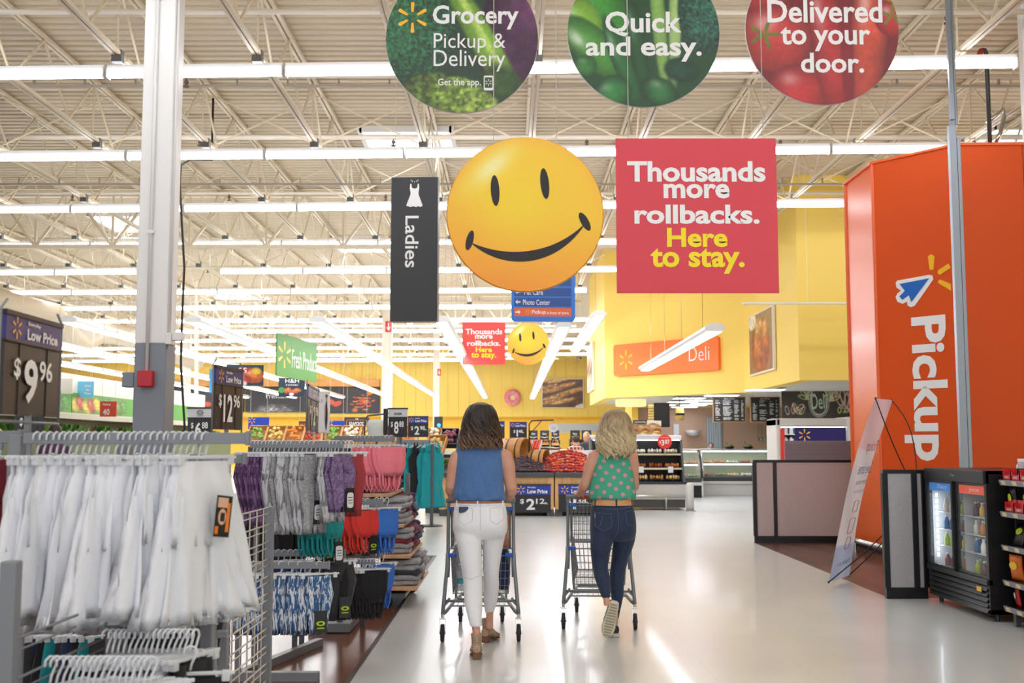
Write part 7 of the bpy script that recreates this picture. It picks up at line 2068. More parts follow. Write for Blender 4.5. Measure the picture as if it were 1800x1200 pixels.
# ================================================================ SHOPPING CARTS
CARTM = mat('cart_grey_enamel', '#8b9197', 0.4, metal=0.25)
CARTB = mat('cart_blue_plastic', '#1f5fc4', 0.35)
TYRE = mat('wheel_dark', '#26262c', 0.5)
def wire_quad(m, p, nu, nv, r=0.0022, rb=0.004, u0=True):
    """p: four corners; wires both ways plus a heavier rim"""
    a, b, c, d = [Vector(q) for q in p]
    for i in range(nu+1):
        t = i/nu; m.tube([a.lerp(b, t), d.lerp(c, t)], r, 4, caps=False)
    for j in range(nv+1):
        t = j/nv; m.tube([a.lerp(d, t), b.lerp(c, t)], r if 0 < j < nv else rb, 5, caps=False)
def make_cart(label, seat_up=False):
    t = thing('shopping_cart', label, 'shopping cart', (0, 0, 0))
    m = MB(); m.sm = True
    for s in (-1, 1):
        m.tube([(s*0.272, 0.0, 0.19), (s*0.262, 0.0, 0.30), (s*0.236, 0.01, 0.60), (s*0.234, 0.0, 0.95), (s*0.232, -0.02, 1.0)], [0.014, 0.014, 0.013, 0.012, 0.012], 8)
        m.tube([(s*0.240, 0.012, 0.45), (s*0.236, 0.01, 0.62)], 0.017, 8)
        m.tube([(s*0.272, 0.0, 0.19), (s*0.25, 0.05, 0.20), (s*0.19, 0.45, 0.235), (s*0.16, 0.85, 0.22)], 0.013, 8)
        m.tube([(s*0.236, 0.01, 0.62), (s*0.235, 0.2, 0.625), (s*0.20, 0.78, 0.66)], 0.009, 6)
        m.tube([(s*0.225, 0.03, 0.30), (s*0.24, 0.02, 0.27), (s*0.262, 0.0, 0.25)], 0.009, 6)
        m.tube([(s*0.19, 0.45, 0.235), (s*0.19, 0.5, 0.34)], 0.009, 6)
    m.tube([(-0.19, 0.45, 0.235), (0.19, 0.45, 0.235)], 0.009, 6); m.tube([(-0.16, 0.85, 0.22), (0.16, 0.85, 0.22)], 0.012, 6)
    m.tube([(-0.255, 0.02, 0.28), (0.255, 0.02, 0.28)], 0.010, 6)
    ob('frame', m, CARTM, t)
    m = MB(); m.sm = True; m.tube([(-0.25, -0.03, 1.0), (0.25, -0.03, 1.0)], 0.017, 10); ob('handle', m, CARTM, t)
    m = MB(); m.sm = True; m.tube([(-0.14, -0.03, 1.0), (0.14, -0.03, 1.0)], 0.0185, 10); ob('handle_label', m, mat('handle_orange_red', '#d8502c', 0.4), t)
    # upper basket
    m = MB(); m.sm = True
    T, B = 0.93, 0.65
    f, g = 0.215, 0.20
    wire_quad(m, [(-f, 0.02, B), (f, 0.02, B), (f, 0.0, T), (-f, 0.0, T)], 14, 4)
    wire_quad(m, [(-g, 0.30, B), (g, 0.30, B), (g, 0.36, T), (-g, 0.36, T)], 13, 4)
    for s in (-1, 1): wire_quad(m, [(s*f, 0.02, B), (s*g, 0.30, B), (s*g, 0.36, T), (s*f, 0.0, T)], 9, 4)
    wire_quad(m, [(-f, 0.02, B), (f, 0.02, B), (g, 0.30, B), (-g, 0.30, B)], 14, 5)
    ob('upper_basket', m, CARTM, t, kind='stuff')
    # lower basket
    m = MB(); m.sm = True
    T, B = 0.60, 0.33
    wire_quad(m, [(-0.20, 0.04, B), (0.20, 0.04, B), (0.215, 0.03, T), (-0.215, 0.03, T)], 13, 5)
    wire_quad(m, [(-0.15, 0.80, B+0.03), (0.15, 0.80, B+0.03), (0.19, 0.90, T+0.04), (-0.19, 0.90, T+0.04)], 10, 5)
    for s in (-1, 1): wire_quad(m, [(s*0.20, 0.04, B), (s*0.15, 0.80, B+0.03), (s*0.19, 0.90, T+0.04), (s*0.215, 0.03, T)], 22, 5)
    wire_quad(m, [(-0.20, 0.04, B), (0.20, 0.04, B), (0.15, 0.80, B+0.03), (-0.15, 0.80, B+0.03)], 12, 12)
    ob('lower_basket', m, CARTM, t, kind='stuff')
    m = MB(); m.sm = True; wire_quad(m, [(-0.22, 0.02, 0.245), (0.22, 0.02, 0.245), (0.15, 0.8, 0.215), (-0.15, 0.8, 0.215)], 10, 3, 0.0025, 0.006); ob('bottom_rack', m, CARTM, t, kind='stuff')
    for (x, z, l) in ((-0.20, 0.935, 0.07), (0.20, 0.935, 0.07), (-0.205, 0.605, 0.06), (0.205, 0.605, 0.06)):
        m = MB(); m.bbox(x-l/2, x+l/2, -0.015, 0.035, z-0.012, z+0.016, 0.005); ob('corner_clip', m, CARTB, t)
    m = MB(); m.bbox(-0.06, 0.10, 0.015, 0.021, 0.80, 0.92, 0.003); ob('seat_flap', m, mat('flap_grey', '#7d8187', 0.5), t)
    for (x, y) in ((-0.272, 0), (0.272, 0), (-0.165, 0.86), (0.165, 0.86)):
        m = MB()
        m.bbox(x-0.022, x+0.022, y-0.02, y+0.02, 0.155, 0.165, 0.003)
        for s in (-1, 1): m.bar((x+s*0.021, y, 0.16), (x+s*0.021, y-0.02, 0.055), 0.004, 0.03)
        m.cyl((x, y, 0.16), (x, y, 0.20), 0.012, n=8)
        cf = ob('caster_fork', m, CHROME, t)
        m = MB(); m.sm = True
        n = 20; rg = []
        for xx, rr in ((-0.014, 0.045), (-0.014, 0.057), (-0.009, 0.062), (0.009, 0.062), (0.014, 0.057), (0.014, 0.045)):
            rg.append([(x+xx, y-0.02+rr*math.cos(2*PI*k/n), 0.0622+rr*math.sin(2*PI*k/n)) for k in range(n)])
        m.rings(rg); ob('wheel', m, TYRE, cf)
        m = MB(); m.cyl((x-0.024, y-0.02, 0.062), (x+0.024, y-0.02, 0.062), 0.009, n=8); m.cyl((x-0.016, y-0.02, 0.062), (x+0.016, y-0.02, 0.062), 0.03, n=14); ob('hub', m, mat('hub_maroon', '#5b2a34', 0.5), cf)
    return t
cart1 = make_cart('grey two-tier wire shopping cart pushed by the brown-haired woman')
cart1.location = (-0.225, 8.10, 0); cart1.rotation_euler.z = 0.02
cart2 = dup(cart1, (0.665, 8.62, 0), -0.05, label='grey two-tier wire shopping cart pushed by the blonde woman')
# things in the first cart
t = thing('juice_jug', 'orange juice jug with teal cap in the upper tier of the left cart', 'jug', (-0.225+0.165, 8.25, 0.655))
m = MB(); m.sm = True; m.lathe([(0, 0), (0.045, 0), (0.05, 0.02), (0.05, 0.19), (0.025, 0.235), (0.025, 0.24)], n=14); ob('body', m, mat('juice_orange', '#d9825c', 0.3), t)
m = MB(); m.lathe([(0, 0.24), (0.028, 0.24), (0.028, 0.275), (0, 0.275)], n=14); ob('cap', m, mat('teal_cap', '#2391ad', 0.4), t)
m = MB(); m.lathe([(0.0508, 0.05), (0.0508, 0.15)], n=14); ob('wrap_label', m, mat('juice_label', '#e8a68a', 0.4), t)
m = MB(); m.sm = True
m.rings([[(0.16+0.045*k*math.cos(q)*(1+0.2*math.sin(3*q+z*20)), 0.12+0.05*k*math.sin(q), z) for q in [2*PI*i/16 for i in range(16)]] for z, k in ((0.35, 0.8), (0.40, 0.95), (0.48, 1.1), (0.56, 0.9), (0.62, 0.75), (0.64, 0.5))])
ob('folded_jeans', m, F['navy'], loc=(-0.225, 8.10, 0), label='dark navy folded jeans standing in the lower tier of the left cart', cat='clothes')
for k in range(2):
    t = thing('water_bottle', ['clear water bottle with blue label, left one in the left cart', 'clear water bottle with blue label, right one in the left cart'][k], 'bottle', (-0.225-0.15+0.07*k, 8.22, 0.342))
    m = MB(); m.sm = True; m.lathe([(0, 0), (0.032, 0), (0.032, 0.13), (0.013, 0.17), (0.013, 0.18)], n=12); ob('body', m, mat('clear_bottle', '#dcebf2', 0.08, alpha=0.5), t)
    m = MB(); m.lathe([(0.033, 0.05), (0.033, 0.09)], n=12); ob('wrap_label', m, mat('aqua_label', '#45b0c8', 0.4), t)
    m = MB(); m.lathe([(0, 0.18), (0.015, 0.18), (0.015, 0.195), (0, 0.195)], n=10); ob('cap', m, WHITEP, t)
m = MB(); m.bbox(-0.09, -0.075, 0, 0.16, 0, 0.20, 0.004); m.bbox(-0.2, -0.07, 0.1, 0.13, 0.0, 0.16, 0.01)
ob('cereal_box', m, mat('pale_card', '#d9d2c6', 0.5), loc=(-0.225+0.03, 8.12, 0.655), label='pale paper pack in the upper tier of the left cart', cat='box')

# ================================================================ PEOPLE
def remesh(mb, voxel, smooth=4, name='body'):
    me = mb.mesh(name)
    o = bpy.data.objects.new('tmp', me); COL.objects.link(o)
    a = o.modifiers.new('r', 'REMESH'); a.mode = 'VOXEL'; a.voxel_size = voxel; a.use_smooth_shade = True
    s = o.modifiers.new('s', 'SMOOTH'); s.factor = 0.5; s.iterations = smooth
    dg = bpy.context.evaluated_depsgraph_get(); dg.update()
    out = bpy.data.meshes.new_from_object(o.evaluated_get(dg))
    bpy.data.objects.remove(o); bpy.data.meshes.remove(me)
    out.name = name
    return out
def hring(c, rx, ry, n=24, rip=0.0, ph=0, back=0.0):
    """horizontal ring; back>0 pushes two cheeks towards -Y"""
    out = []
    for i in range(n):
        a = 2*PI*i/n
        x = rx*math.cos(a); y = ry*math.sin(a)
        if back and y < 0: y -= back*(abs(math.sin(2*a))**1.5)
        k = 1+rip*math.sin(4*a+ph)
        out.append((c[0]+x*k, c[1]+y*k, c[2]))
    return out
def secs_px(rows, n=24, rip=0.0):
    """rows: (py, pxL, pxR, Y, depth ratio, back)"""
    rg = []
    for i, r_ in enumerate(rows):
        py, a, b, Y = r_[:4]; dr = r_[4] if len(r_) > 4 else 1.0; bk = r_[5] if len(r_) > 5 else 0.0
        c = at((a+b)/2, py, Y); rx = (b-a)/2/FPX*Y
        rg.append(hring(c, rx, rx*dr, n, rip, i*1.3, bk))
    return rg
def refine(rows, k=4):
    """smooth interpolation between given rows"""
    out = []
    R_ = [list(r)+[1.0]*(5-len(r))+([0.0] if len(r) < 6 else []) for r in rows]
    for i in range(len(R_)-1):
        p0 = R_[max(i-1, 0)]; p1 = R_[i]; p2 = R_[i+1]; p3 = R_[min(i+2, len(R_)-1)]
        for j in range(k):
            s = j/k
            out.append([0.5*(2*b+(c-a)*s+(2*a-5*b+4*c-d)*s*s+(3*b-a-3*c+d)*s**3) for a, b, c, d in zip(p0, p1, p2, p3)])
    out.append(R_[-1]); return out
SKIN = mat('skin', '#d9a189', 0.5, noise=0.04, nscale=12)
SKIN.node_tree.nodes['Principled BSDF'].inputs['Subsurface Weight'].default_value = 0.08
def hand(m, wrist, grip, side):
    """a hand closing over a bar at grip; wrist behind; side = -1 left, 1 right"""
    w_ = Vector(wrist); g = Vector(grip)
    d = (g-w_); L = d.length; d.normalize()
    k = g+Vector((0, 0.0, 0.028))
    m.sm = True
    # palm: flattened tube
    a = w_; b_ = k+Vector((0, 0.02, 0))
    rg = []
    for i in range(6):
        s = i/5; c = a.lerp(b_, s); wx = 0.026+0.016*math.sin(PI*0.5*s); tz = 0.022-0.006*s
        rg.append([(c.x+wx*math.cos(q), c.y+tz*0.5*math.sin(q), c.z+tz*math.sin(q)) for q in [2*PI*j/12 for j in range(12)]])
    m.rings(rg)
    for i, (o_, l) in enumerate(((-0.030, 0.92), (-0.010, 1.06), (0.010, 1.0), (0.030, 0.82))):
        x = k.x+side*-o_*1.0
        m.tube([(x*0.5+k.x*0.5+0.5*(x-k.x), k.y-0.01, k.z-0.002), (x, k.y+0.018, k.z+0.004), (x, k.y+0.018+0.026*l, k.z-0.012), (x, k.y+0.012+0.026*l, k.z-0.036*l), (x, k.y+0.012, k.z-0.05*l)], [0.0095, 0.0095, 0.009, 0.0082, 0.007], 8)
    x = k.x-side*0.035
    m.tube([(k.x-side*0.018, k.y-0.045, k.z-0.008), (x, k.y-0.03, k.z-0.02), (x-side*0.004, k.y-0.006, k.z-0.042), (x+side*0.004, k.y+0.012, k.z-0.055)], [0.012, 0.011, 0.0095, 0.008], 8)
def head(m, c, yaw=0.0, tilt=0.0, s=1.0):
    """head centred at c looking along +Y turned by yaw"""
    Mx = Matrix.Translation(Vector(c)) @ Matrix.Rotation(yaw, 4, 'Z') @ Matrix.Rotation(tilt, 4, 'X')
    q = MB(); q.sm = True
    prof = [(-0.118, 0.020, 0.030, 0.045), (-0.105, 0.040, 0.045, 0.035), (-0.08, 0.055, 0.062, 0.02), (-0.045, 0.066, 0.078, 0.008), (-0.01, 0.073, 0.088, 0.0), (0.03, 0.077, 0.094, -0.006), (0.065, 0.072, 0.088, -0.008), (0.09, 0.056, 0.068, -0.008), (0.108, 0.030, 0.036, -0.008), (0.114, 0.008, 0.01, -0.008)]
    q.rings([[(rx*math.cos(a), cy+ry*math.sin(a), z) for a in [2*PI*i/20 for i in range(20)]] for z, rx, ry, cy in prof])
    q.tube([(0, 0.088, 0.012), (0, 0.099, -0.012), (0, 0.110, -0.034), (0, 0.097, -0.042)], [0.007, 0.010, 0.014, 0.010], 8)
    q.sph((0, 0.090, -0.064), (0.024, 0.010, 0.006), 10, 6); q.sph((0, 0.089, -0.073), (0.021, 0.010, 0.006), 10, 6)
    for s_ in (-1, 1):
        q.sph((s_*0.032, 0.082, 0.006), (0.016, 0.010, 0.010), 8, 6)
        q.sph((s_*0.078, -0.008, -0.012), (0.010, 0.020, 0.032), 8, 6)
        q.tube([(s_*0.015, 0.094, 0.026), (s_*0.034, 0.089, 0.030), (s_*0.052, 0.076, 0.024)], 0.006, 6)
    m.sm = True
    m.add([Mx @ (Vector(v)*s) for v in q.v], q.f)
    return Mx
def eyes(t, Mx, iris):
    for s_ in (-1, 1):
        q = MB(); q.sm = True; q.mi = 0; q.sph((s_*0.032, 0.0875, 0.005), (0.012, 0.007, 0.007), 10, 6)
        q.mi = 1; q.sph((s_*0.032, 0.0925, 0.005), (0.005, 0.003, 0.005), 8, 6)
        r_ = MB(); r_.f, r_.m, r_.s = q.f, q.m, q.s; r_.v = [tuple(Mx @ Vector(v)) for v in q.v]
        ob('eye', r_, [WHITEP, mat(iris[0], iris[1], 0.2)], t)
    q = MB(); q.sph((0, 0.0985, -0.068), (0.022, 0.004, 0.009), 10, 6); q.v = [tuple(Mx @ Vector(v)) for v in q.v]; q.sm = True
    ob('lips', q, mat('lip_rose', '#b0625c', 0.4), t)

def hairmat(name, root, tip, z0, z1, dark):
    def bd(nt, b, oc):
        sx = nt.nodes.new('ShaderNodeSeparateXYZ'); nt.links.new(oc, sx.inputs[0])
        mr = nt.nodes.new('ShaderNodeMapRange'); mr.inputs['From Min'].default_value = z0; mr.inputs['From Max'].default_value = z1
        nt.links.new(sx.outputs['Z'], mr.inputs['Value'])
        mp = nt.nodes.new('ShaderNodeMapping'); nt.links.new(oc, mp.inputs[0]); mp.inputs['Scale'].default_value = (60, 60, 9)
        n = nt.nodes.new('ShaderNodeTexNoise'); n.inputs['Scale'].default_value = 1; n.inputs['Detail'].default_value = 4; nt.links.new(mp.outputs[0], n.inputs['Vector'])
        ad = nt.nodes.new('ShaderNodeMath'); ad.operation = 'MULTIPLY_ADD'; ad.inputs[1].default_value = 0.9; nt.links.new(n.outputs['Fac'], ad.inputs[0]); nt.links.new(mr.outputs[0], ad.inputs[2])
        r = nt.nodes.new('ShaderNodeValToRGB')
        r.color_ramp.elements[0].position = 0.35; r.color_ramp.elements[0].color = (*lin(tip), 1)
        r.color_ramp.elements[1].position = 1.25 if False else 1.0; r.color_ramp.elements[1].color = (*lin(dark), 1)
        e = r.color_ramp.elements.new(0.7); e.color = (*lin(root), 1)
        nt.links.new(ad.outputs[0], r.inputs[0]); nt.links.new(r.outputs[0], b.inputs['Base Color'])
        b.inputs['Roughness'].default_value = 0.42
    return patmat(name, bd, 0.42)

def hair(t, c, prof, m_, n=150, seed=1, wave=0.012, wl=0.09, r0=0.009, front_open=True, cut=0.02):
    """prof: rows (z, rx, ry, cy) from crown to ends, relative to head centre; locks run down this form"""
    rr = random.Random(seed)
    zs = [p[0] for p in prof]
    def form(z):
        z = max(min(z, zs[0]), zs[-1])
        for i in range(len(prof)-1):
            if prof[i][0] >= z >= prof[i+1][0]:
                s = (prof[i][0]-z)/(prof[i][0]-prof[i+1][0]+1e-9)
                return [prof[i][k]*(1-s)+prof[i+1][k]*s for k in (1, 2, 3)]
        return prof[-1][1:]
    m = MB(); m.sm = True
    # inner mass
    NN = 28; rg = []
    for z, rx, ry, cy in prof:
        ring = []
        for i in range(NN):
            a = 2*PI*i/NN
            y = ry*0.93*math.sin(a)
            if y > 0 and z < 0.05: y = min(y, 0.045-cy)
            ring.append((c[0]+rx*0.93*math.cos(a), c[1]+cy+y, c[2]+z))
        rg.append(ring)
    m.rings(rg)
    for i in range(n):
        a = rr.uniform(0, 2*PI)
        # mostly the back and the sides
        if math.sin(a) > 0.45: a = rr.uniform(PI*0.85, PI*2.15)
        zt = zs[0]-0.002
        ze = zs[-1]+rr.uniform(-cut, cut*1.5)
        K = 22; pts = []; rs = []
        ph = rr.uniform(0, 6.28); am = wave*rr.uniform(0.5, 1.3); rad = rr.uniform(0.6, 1.25)*r0; w_ = wl*rr.uniform(0.85, 1.15)
        aa = a
        for k in range(K):
            s = k/(K-1); z = zt+(ze-zt)*(1-(1-s)**1.5)
            rx, ry, cy = form(z)
            u = min(1, s*2.2)
            off = 1.0+rr.uniform(-0.005, 0.005)
            da = am*u/max(rx, 0.03)*math.sin(2*PI*(zt-z)/w_+ph)
            bulge = 0.35*am*u*math.cos(2*PI*(zt-z)/w_+ph)
            x = rx*off*math.cos(aa+da); y = ry*off*math.sin(aa+da)
            pts.append((c[0]+x+bulge*math.cos(aa), c[1]+cy+y+bulge*math.sin(aa), c[2]+z))
            rs.append(rad*(0.55+0.6*math.sin(PI*min(1, s*1.1+0.12)))*(1 if s < 0.9 else 0.6))
        rs[-1] = rad*0.15
        m.tube(pts, rs, 6, flat=0.65)
    return ob('hair', m, m_, t)

from mathutils.bvhtree import BVHTree
def on_back(me, pts, off=0.002, from_y=0.0):
    """push x,z points onto the rear surface of a mesh"""
    bvh = BVHTree.FromPolygons([v.co for v in me.vertices], [p.vertices[:] for p in me.polygons])
    out = []
    for x, z in pts:
        h = bvh.ray_cast(Vector((x, from_y, z)), Vector((0, 1, 0)))
        if h[0] is not None: out.append((x, h[0].y-off, z))
    return out
def dense(pts, k=8):
    out = []
    for a, b in zip(pts[:-1], pts[1:]):
        for i in range(k): out.append((a[0]+(b[0]-a[0])*i/k, a[1]+(b[1]-a[1])*i/k))
    return out+[pts[-1]]

def boot(t, pos, rz, pitch, m_up, m_sole):
    q = MB(); q.sm = True
    rg = []
    for y, w_, zt, zb in ((-0.062, 0.016, 0.085, 0.045), (-0.055, 0.030, 0.10, 0.04), (-0.02, 0.034, 0.11, 0.038), (0.03, 0.036, 0.105, 0.03), (0.08, 0.041, 0.075, 0.012), (0.125, 0.044, 0.055, 0.008), (0.165, 0.036, 0.042, 0.008), (0.185, 0.018, 0.03, 0.01)):
        zc = (zt+zb)/2; h = (zt-zb)/2
        rg.append([(w_*math.cos(a), y, zc+h*math.sin(a)) for a in [2*PI*i/16 for i in range(16)]])
    q.rings(rg)
    q.rings([[(rx*math.cos(a), cy+ry*math.sin(a), z) for a in [2*PI*i/16 for i in range(16)]] for z, rx, ry, cy in ((0.06, 0.033, 0.05, -0.005), (0.11, 0.034, 0.046, -0.010), (0.15, 0.038, 0.047, -0.014), (0.165, 0.040, 0.05, -0.016))])
    me = remesh(q, 0.006, 3, 'boot')
    Mx = Matrix.Translation(Vector(pos)) @ Matrix.Rotation(rz, 4, 'Z') @ Matrix.Rotation(pitch, 4, 'X')
    o = ob('boot', me, m_up, t); o.matrix_local = Mx
    s = MB(); s.bbox(-0.026, 0.026, -0.058, -0.006, 0.0, 0.042, 0.006); ob('heel', s, m_sole, o)
    s = MB(); s.sm = True; s.rings([[(w_*math.cos(a)*1.03, y, zc+0.005*math.sin(a)) for a in [2*PI*i/12 for i in range(12)]] for y, w_, zc in ((-0.058, 0.024, 0.043), (-0.02, 0.034, 0.04), (0.03, 0.036, 0.03), (0.08, 0.041, 0.010), (0.125, 0.044, 0.006), (0.17, 0.034, 0.006), (0.187, 0.014, 0.008))]); ob('sole', s, m_sole, o)
    return o
def sneaker(t, pos, rz, pitch, m_up, m_sole, roll=0.0):
    q = MB(); q.sm = True; rg = []
    for y, w_, zt in ((-0.068, 0.018, 0.055), (-0.06, 0.031, 0.078), (-0.02, 0.036, 0.085), (0.03, 0.038, 0.082), (0.08, 0.044, 0.065), (0.13, 0.046, 0.050), (0.17, 0.036, 0.042), (0.192, 0.016, 0.035)):
        rg.append([(w_*math.cos(a), y, 0.022+(zt-0.022)*(0.5+0.5*math.sin(a))) for a in [2*PI*i/16 for i in range(16)]])
    q.rings(rg)
    me = q.mesh('sneaker')
    Mx = Matrix.Translation(Vector(pos)) @ Matrix.Rotation(rz, 4, 'Z') @ Matrix.Rotation(roll, 4, 'Y') @ Matrix.Rotation(pitch, 4, 'X')
    o = ob('sneaker', me, m_up, t); o.matrix_local = Mx
    # sole outline
    out = []
    for y, w_ in ((-0.074, 0.016), (-0.064, 0.032), (-0.03, 0.038), (0.02, 0.037), (0.07, 0.042), (0.12, 0.050), (0.16, 0.045), (0.19, 0.028), (0.203, 0.008)): out.append((w_, y))
    out = out+[(-x, y) for x, y in reversed(out)]
    s = MB(); s.sm = False
    n = len(out)
    s.rings([[(x*k, 0.064+(y-0.064)*k, z) for x, y in out] for k, z in ((0.93, 0.0), (1.0, 0.006), (1.0, 0.026), (0.95, 0.030))])
    ob('sole', s, m_sole, o)
    s = MB()
    for k in range(12):
        y = -0.055+0.021*k; w_ = 0.028+0.014*math.sin(PI*k/11)
        s.box(-w_*0.8, w_*0.8, y, y+0.012, -0.0025, 0.001)
    ob('tread', s, mat('tread_tan', '#a89c7c', 0.8), o, kind='stuff')
    return o

# ---------------- brown-haired woman --------------------------------------------
YB = 7.68
w1 = thing('person', 'woman with brown wavy bob in blue sleeveless top and white pants pushing a cart', 'person', (0, 0, 0))
hb_ = at(845, 741, YB)
b = MB(); b.sm = True
M1 = head(b, hb_, 0.0, -0.05)
S_L = at(806, 797, YB+0.01); S_R = at(887, 797, YB+0.01); neck = at(845, 790, YB-0.01)
b.tube([hb_+Vector((0, -0.012, -0.05)), hb_+Vector((0, -0.02, -0.11)), neck+Vector((0, -0.01, 0)), neck+Vector((0, 0, -0.06))], [0.052, 0.048, 0.056, 0.075], 14)
b.rings(secs_px(refine([(778, 835, 856, YB, 0.9), (785, 815, 877, YB, 0.45), (793, 806, 886, YB, 0.42), (815, 808, 884, YB, 0.5), (850, 812, 880, YB, 0.55), (885, 812, 876, YB, 0.6)], 3)))
EL = at(793, 856, YB+0.02); ER = at(899, 858, YB+0.02)
HL = Vector((cart1.location.x-0.20, 8.07, 1.0)); HR = Vector((cart1.location.x+0.205, 8.07, 1.0))
for S, E, H, sd in ((S_L, EL, HL, -1), (S_R, ER, HR, 1)):
    W = H+Vector((0, -0.085, 0.022))
    b.tube([S+Vector((-sd*0.03, 0, 0.0)), S+Vector((sd*0.006, 0, -0.02)), S.lerp(E, 0.35)+Vector((sd*0.006, -0.008, 0)), S.lerp(E, 0.75), E, E+Vector((0, 0.01, -0.012)), E.lerp(W, 0.25)+Vector((sd*0.002, 0, 0)), E.lerp(W, 0.6), W], [0.045, 0.052, 0.051, 0.044, 0.041, 0.042, 0.043, 0.034, 0.026], 14)
    hand(b, W, H, sd)
# lower legs and ankles inside the boots
for (p, q_) in ((at(831, 1060, 7.52), at(838, 1112, 7.43)), (at(862, 1050, 7.90), at(860.5, 1092, 7.97))):
    b.tube([p, p.lerp(q_, 0.6), q_, q_+Vector((0, 0.005, -0.05))], [0.026, 0.027, 0.027, 0.028], 12)
ob('body', remesh(b, 0.0075, 4), SKIN, w1)
eyes(w1, M1, ('brown_iris', '#4a3020'))
# top
BT = fabric('blue_chambray', '#5279b0', 0.85, 0.10, 0.5)
rows = refine([(768, 826, 863, YB-0.01, 0.7), (771, 813, 877, YB, 0.55), (777, 805, 883, YB, 0.52), (788, 802, 884, YB, 0.52), (800, 801, 885, YB, 0.56), (818, 800, 885, YB, 0.60), (840, 800, 885, YB, 0.60), (858, 798, 886, YB, 0.60), (870, 796, 888, YB, 0.60), (877, 797, 888, YB, 0.58), (880, 800, 885, YB, 0.55)], 4)
rg = []
for i, r_ in enumerate(rows):
    py, a, c_, Y, dr = r_[:5]; c = at((a+c_)/2, py, Y); rx = (c_-a)/2/FPX*Y; ring = []
    for k in range(48):
        an = 2*PI*k/48; f = 0.030*math.sin(7*an+i*0.42)*max(0, (py-795)/80)+0.026*math.sin(13*an-i*0.33)*max(0, (py-815)/60)+0.008*math.sin(3*an+i*0.5)
        ring.append((c.x+rx*math.cos(an)*(1+0.2*f), c.y+rx*dr*math.sin(an)*(1+f*2.4), c.z+0.004*math.sin(5*an)*max(0, (py-850)/30)))
    rg.append(ring)
q = MB(); q.sm = True; q.rings(rg); top1 = ob('top', q, BT, w1)
# white pants
WP = fabric('white_denim', '#f3f4f9', 0.8, 0.01, 0.15)
def leg(rows, k=5, amp=0.008):
    rg = secs_px(refine(rows, k), 20)
    for i, r_ in enumerate(rg):
        f = 1+amp*math.sin(i*1.9)+amp*0.7*math.sin(i*0.8+1)
        c = Vector((sum(p[0] for p in r_)/len(r_), sum(p[1] for p in r_)/len(r_), 0))
        rg[i] = [(c.x+(p[0]-c.x)*f, c.y+(p[1]-c.y)*f, p[2]) for p in r_]
    return rg
q = MB(); q.sm = True
q.rings(secs_px(refine([(881, 800, 887, YB, 0.60, 0), (890, 799, 889, YB, 0.62, 0), (905, 797, 891, YB, 0.66, 0.012), (922, 796, 892, YB, 0.68, 0.03), (936, 798, 890, YB, 0.62, 0.022), (946, 803, 884, YB, 0.5, 0.0)], 4), 40))
q.rings(leg([(918, 797, 843, YB-0.005, 1.08), (940, 799, 845, YB-0.03, 1.05), (960, 804, 846, YB-0.05, 1.05), (990, 809, 847, YB-0.07, 1.05), (1012, 813, 847.5, YB-0.08, 1.05), (1030, 815, 848, YB-0.10, 1.1), (1055, 816, 848, 7.53, 1.15), (1080, 821, 847, 7.47, 1.1), (1099, 826, 847, 7.44, 1.0), (1101, 827, 846, 7.44, 1.0)]))
q.rings(leg([(918, 847, 891, YB+0.005, 1.08), (940, 847, 888, YB+0.03, 1.05), (960, 848, 884, YB+0.06, 1.05), (990, 849, 879, YB+0.10, 1.05), (1010, 850, 877, YB+0.13, 1.1), (1030, 850, 877, 7.86, 1.15), (1055, 850, 874, 7.91, 1.15), (1076, 853, 868, 7.95, 1.05), (1079, 853, 868, 7.955, 1.05)]))
pm = remesh(q, 0.009, 3, 'pants'); pants1 = ob('pants', pm, WP, w1)
def zpx(py, Y): return at(900, py, Y).z
def stitches(pm, parent, lists, m_, r=0.0016, name='stitching'):
    for L_ in lists:
        pts = on_back(pm, dense([((px-900)/FPX*Yp, zpx(py, Yp)) for px, py, Yp in L_], 6), 0.001, 6.0)
        if len(pts) > 2:
            m = MB(); m.sm = True; m.tube(pts, r, 5); ob(name, m, m_, parent)
WS = mat('white_seam', '#cfd0d8', 0.8)
YP = YB-0.1
stitches(pm, pants1, [[(806, 892, YP), (832, 893, YP), (831, 915, YP), (817, 922, YP), (806, 914, YP), (806, 892, YP)], [(862, 893, YP), (884, 891, YP), (886, 912, YP), (874, 921, YP), (862, 914, YP), (862, 893, YP)],
    [(845, 884, YP), (845, 905, YP), (846, 932, YP)], [(800, 888, YP), (845, 889, YP), (888, 888, YP)], [(812, 1012, YP), (830, 1016, YP), (846, 1010, YP)]], WS)
BELT = mat('tan_leather', '#c98b5c', 0.45)
q = MB(); q.sm = True; r0 = secs_px([(879.5, 799.5, 887.5, YB, 0.615), (883, 799, 888, YB, 0.625)], 40); q.rings(r0, caps=False); ob('belt', q, mat('brown_leather', '#9a6248', 0.45), w1)
for px in (803, 840, 884):
    p = on_back(pm, [(X(px, YP), zpx(886, YP))], 0.0, 6.0)
    if p: m = MB(); m.bbox(p[0][0]-0.005, p[0][0]+0.005, p[0][1]-0.008, p[0][1]+0.004, p[0][2]-0.02, p[0][2]+0.022, 0.002); ob('belt_loop', m, WP, w1)
p = on_back(pm, [(X(816, YP), zpx(893, YP))], 0.0, 6.0)[0]
m = MB(); m.bbox(-0.033, 0.033, -0.010, 0.0, -0.03, 0.010, 0.006); ob('phone', m, mat('phone_navy', '#33425e', 0.3), loc=(p[0], p[1]-0.004, p[2]), label='phone in a navy case poking out of the white pants pocket', cat='phone')

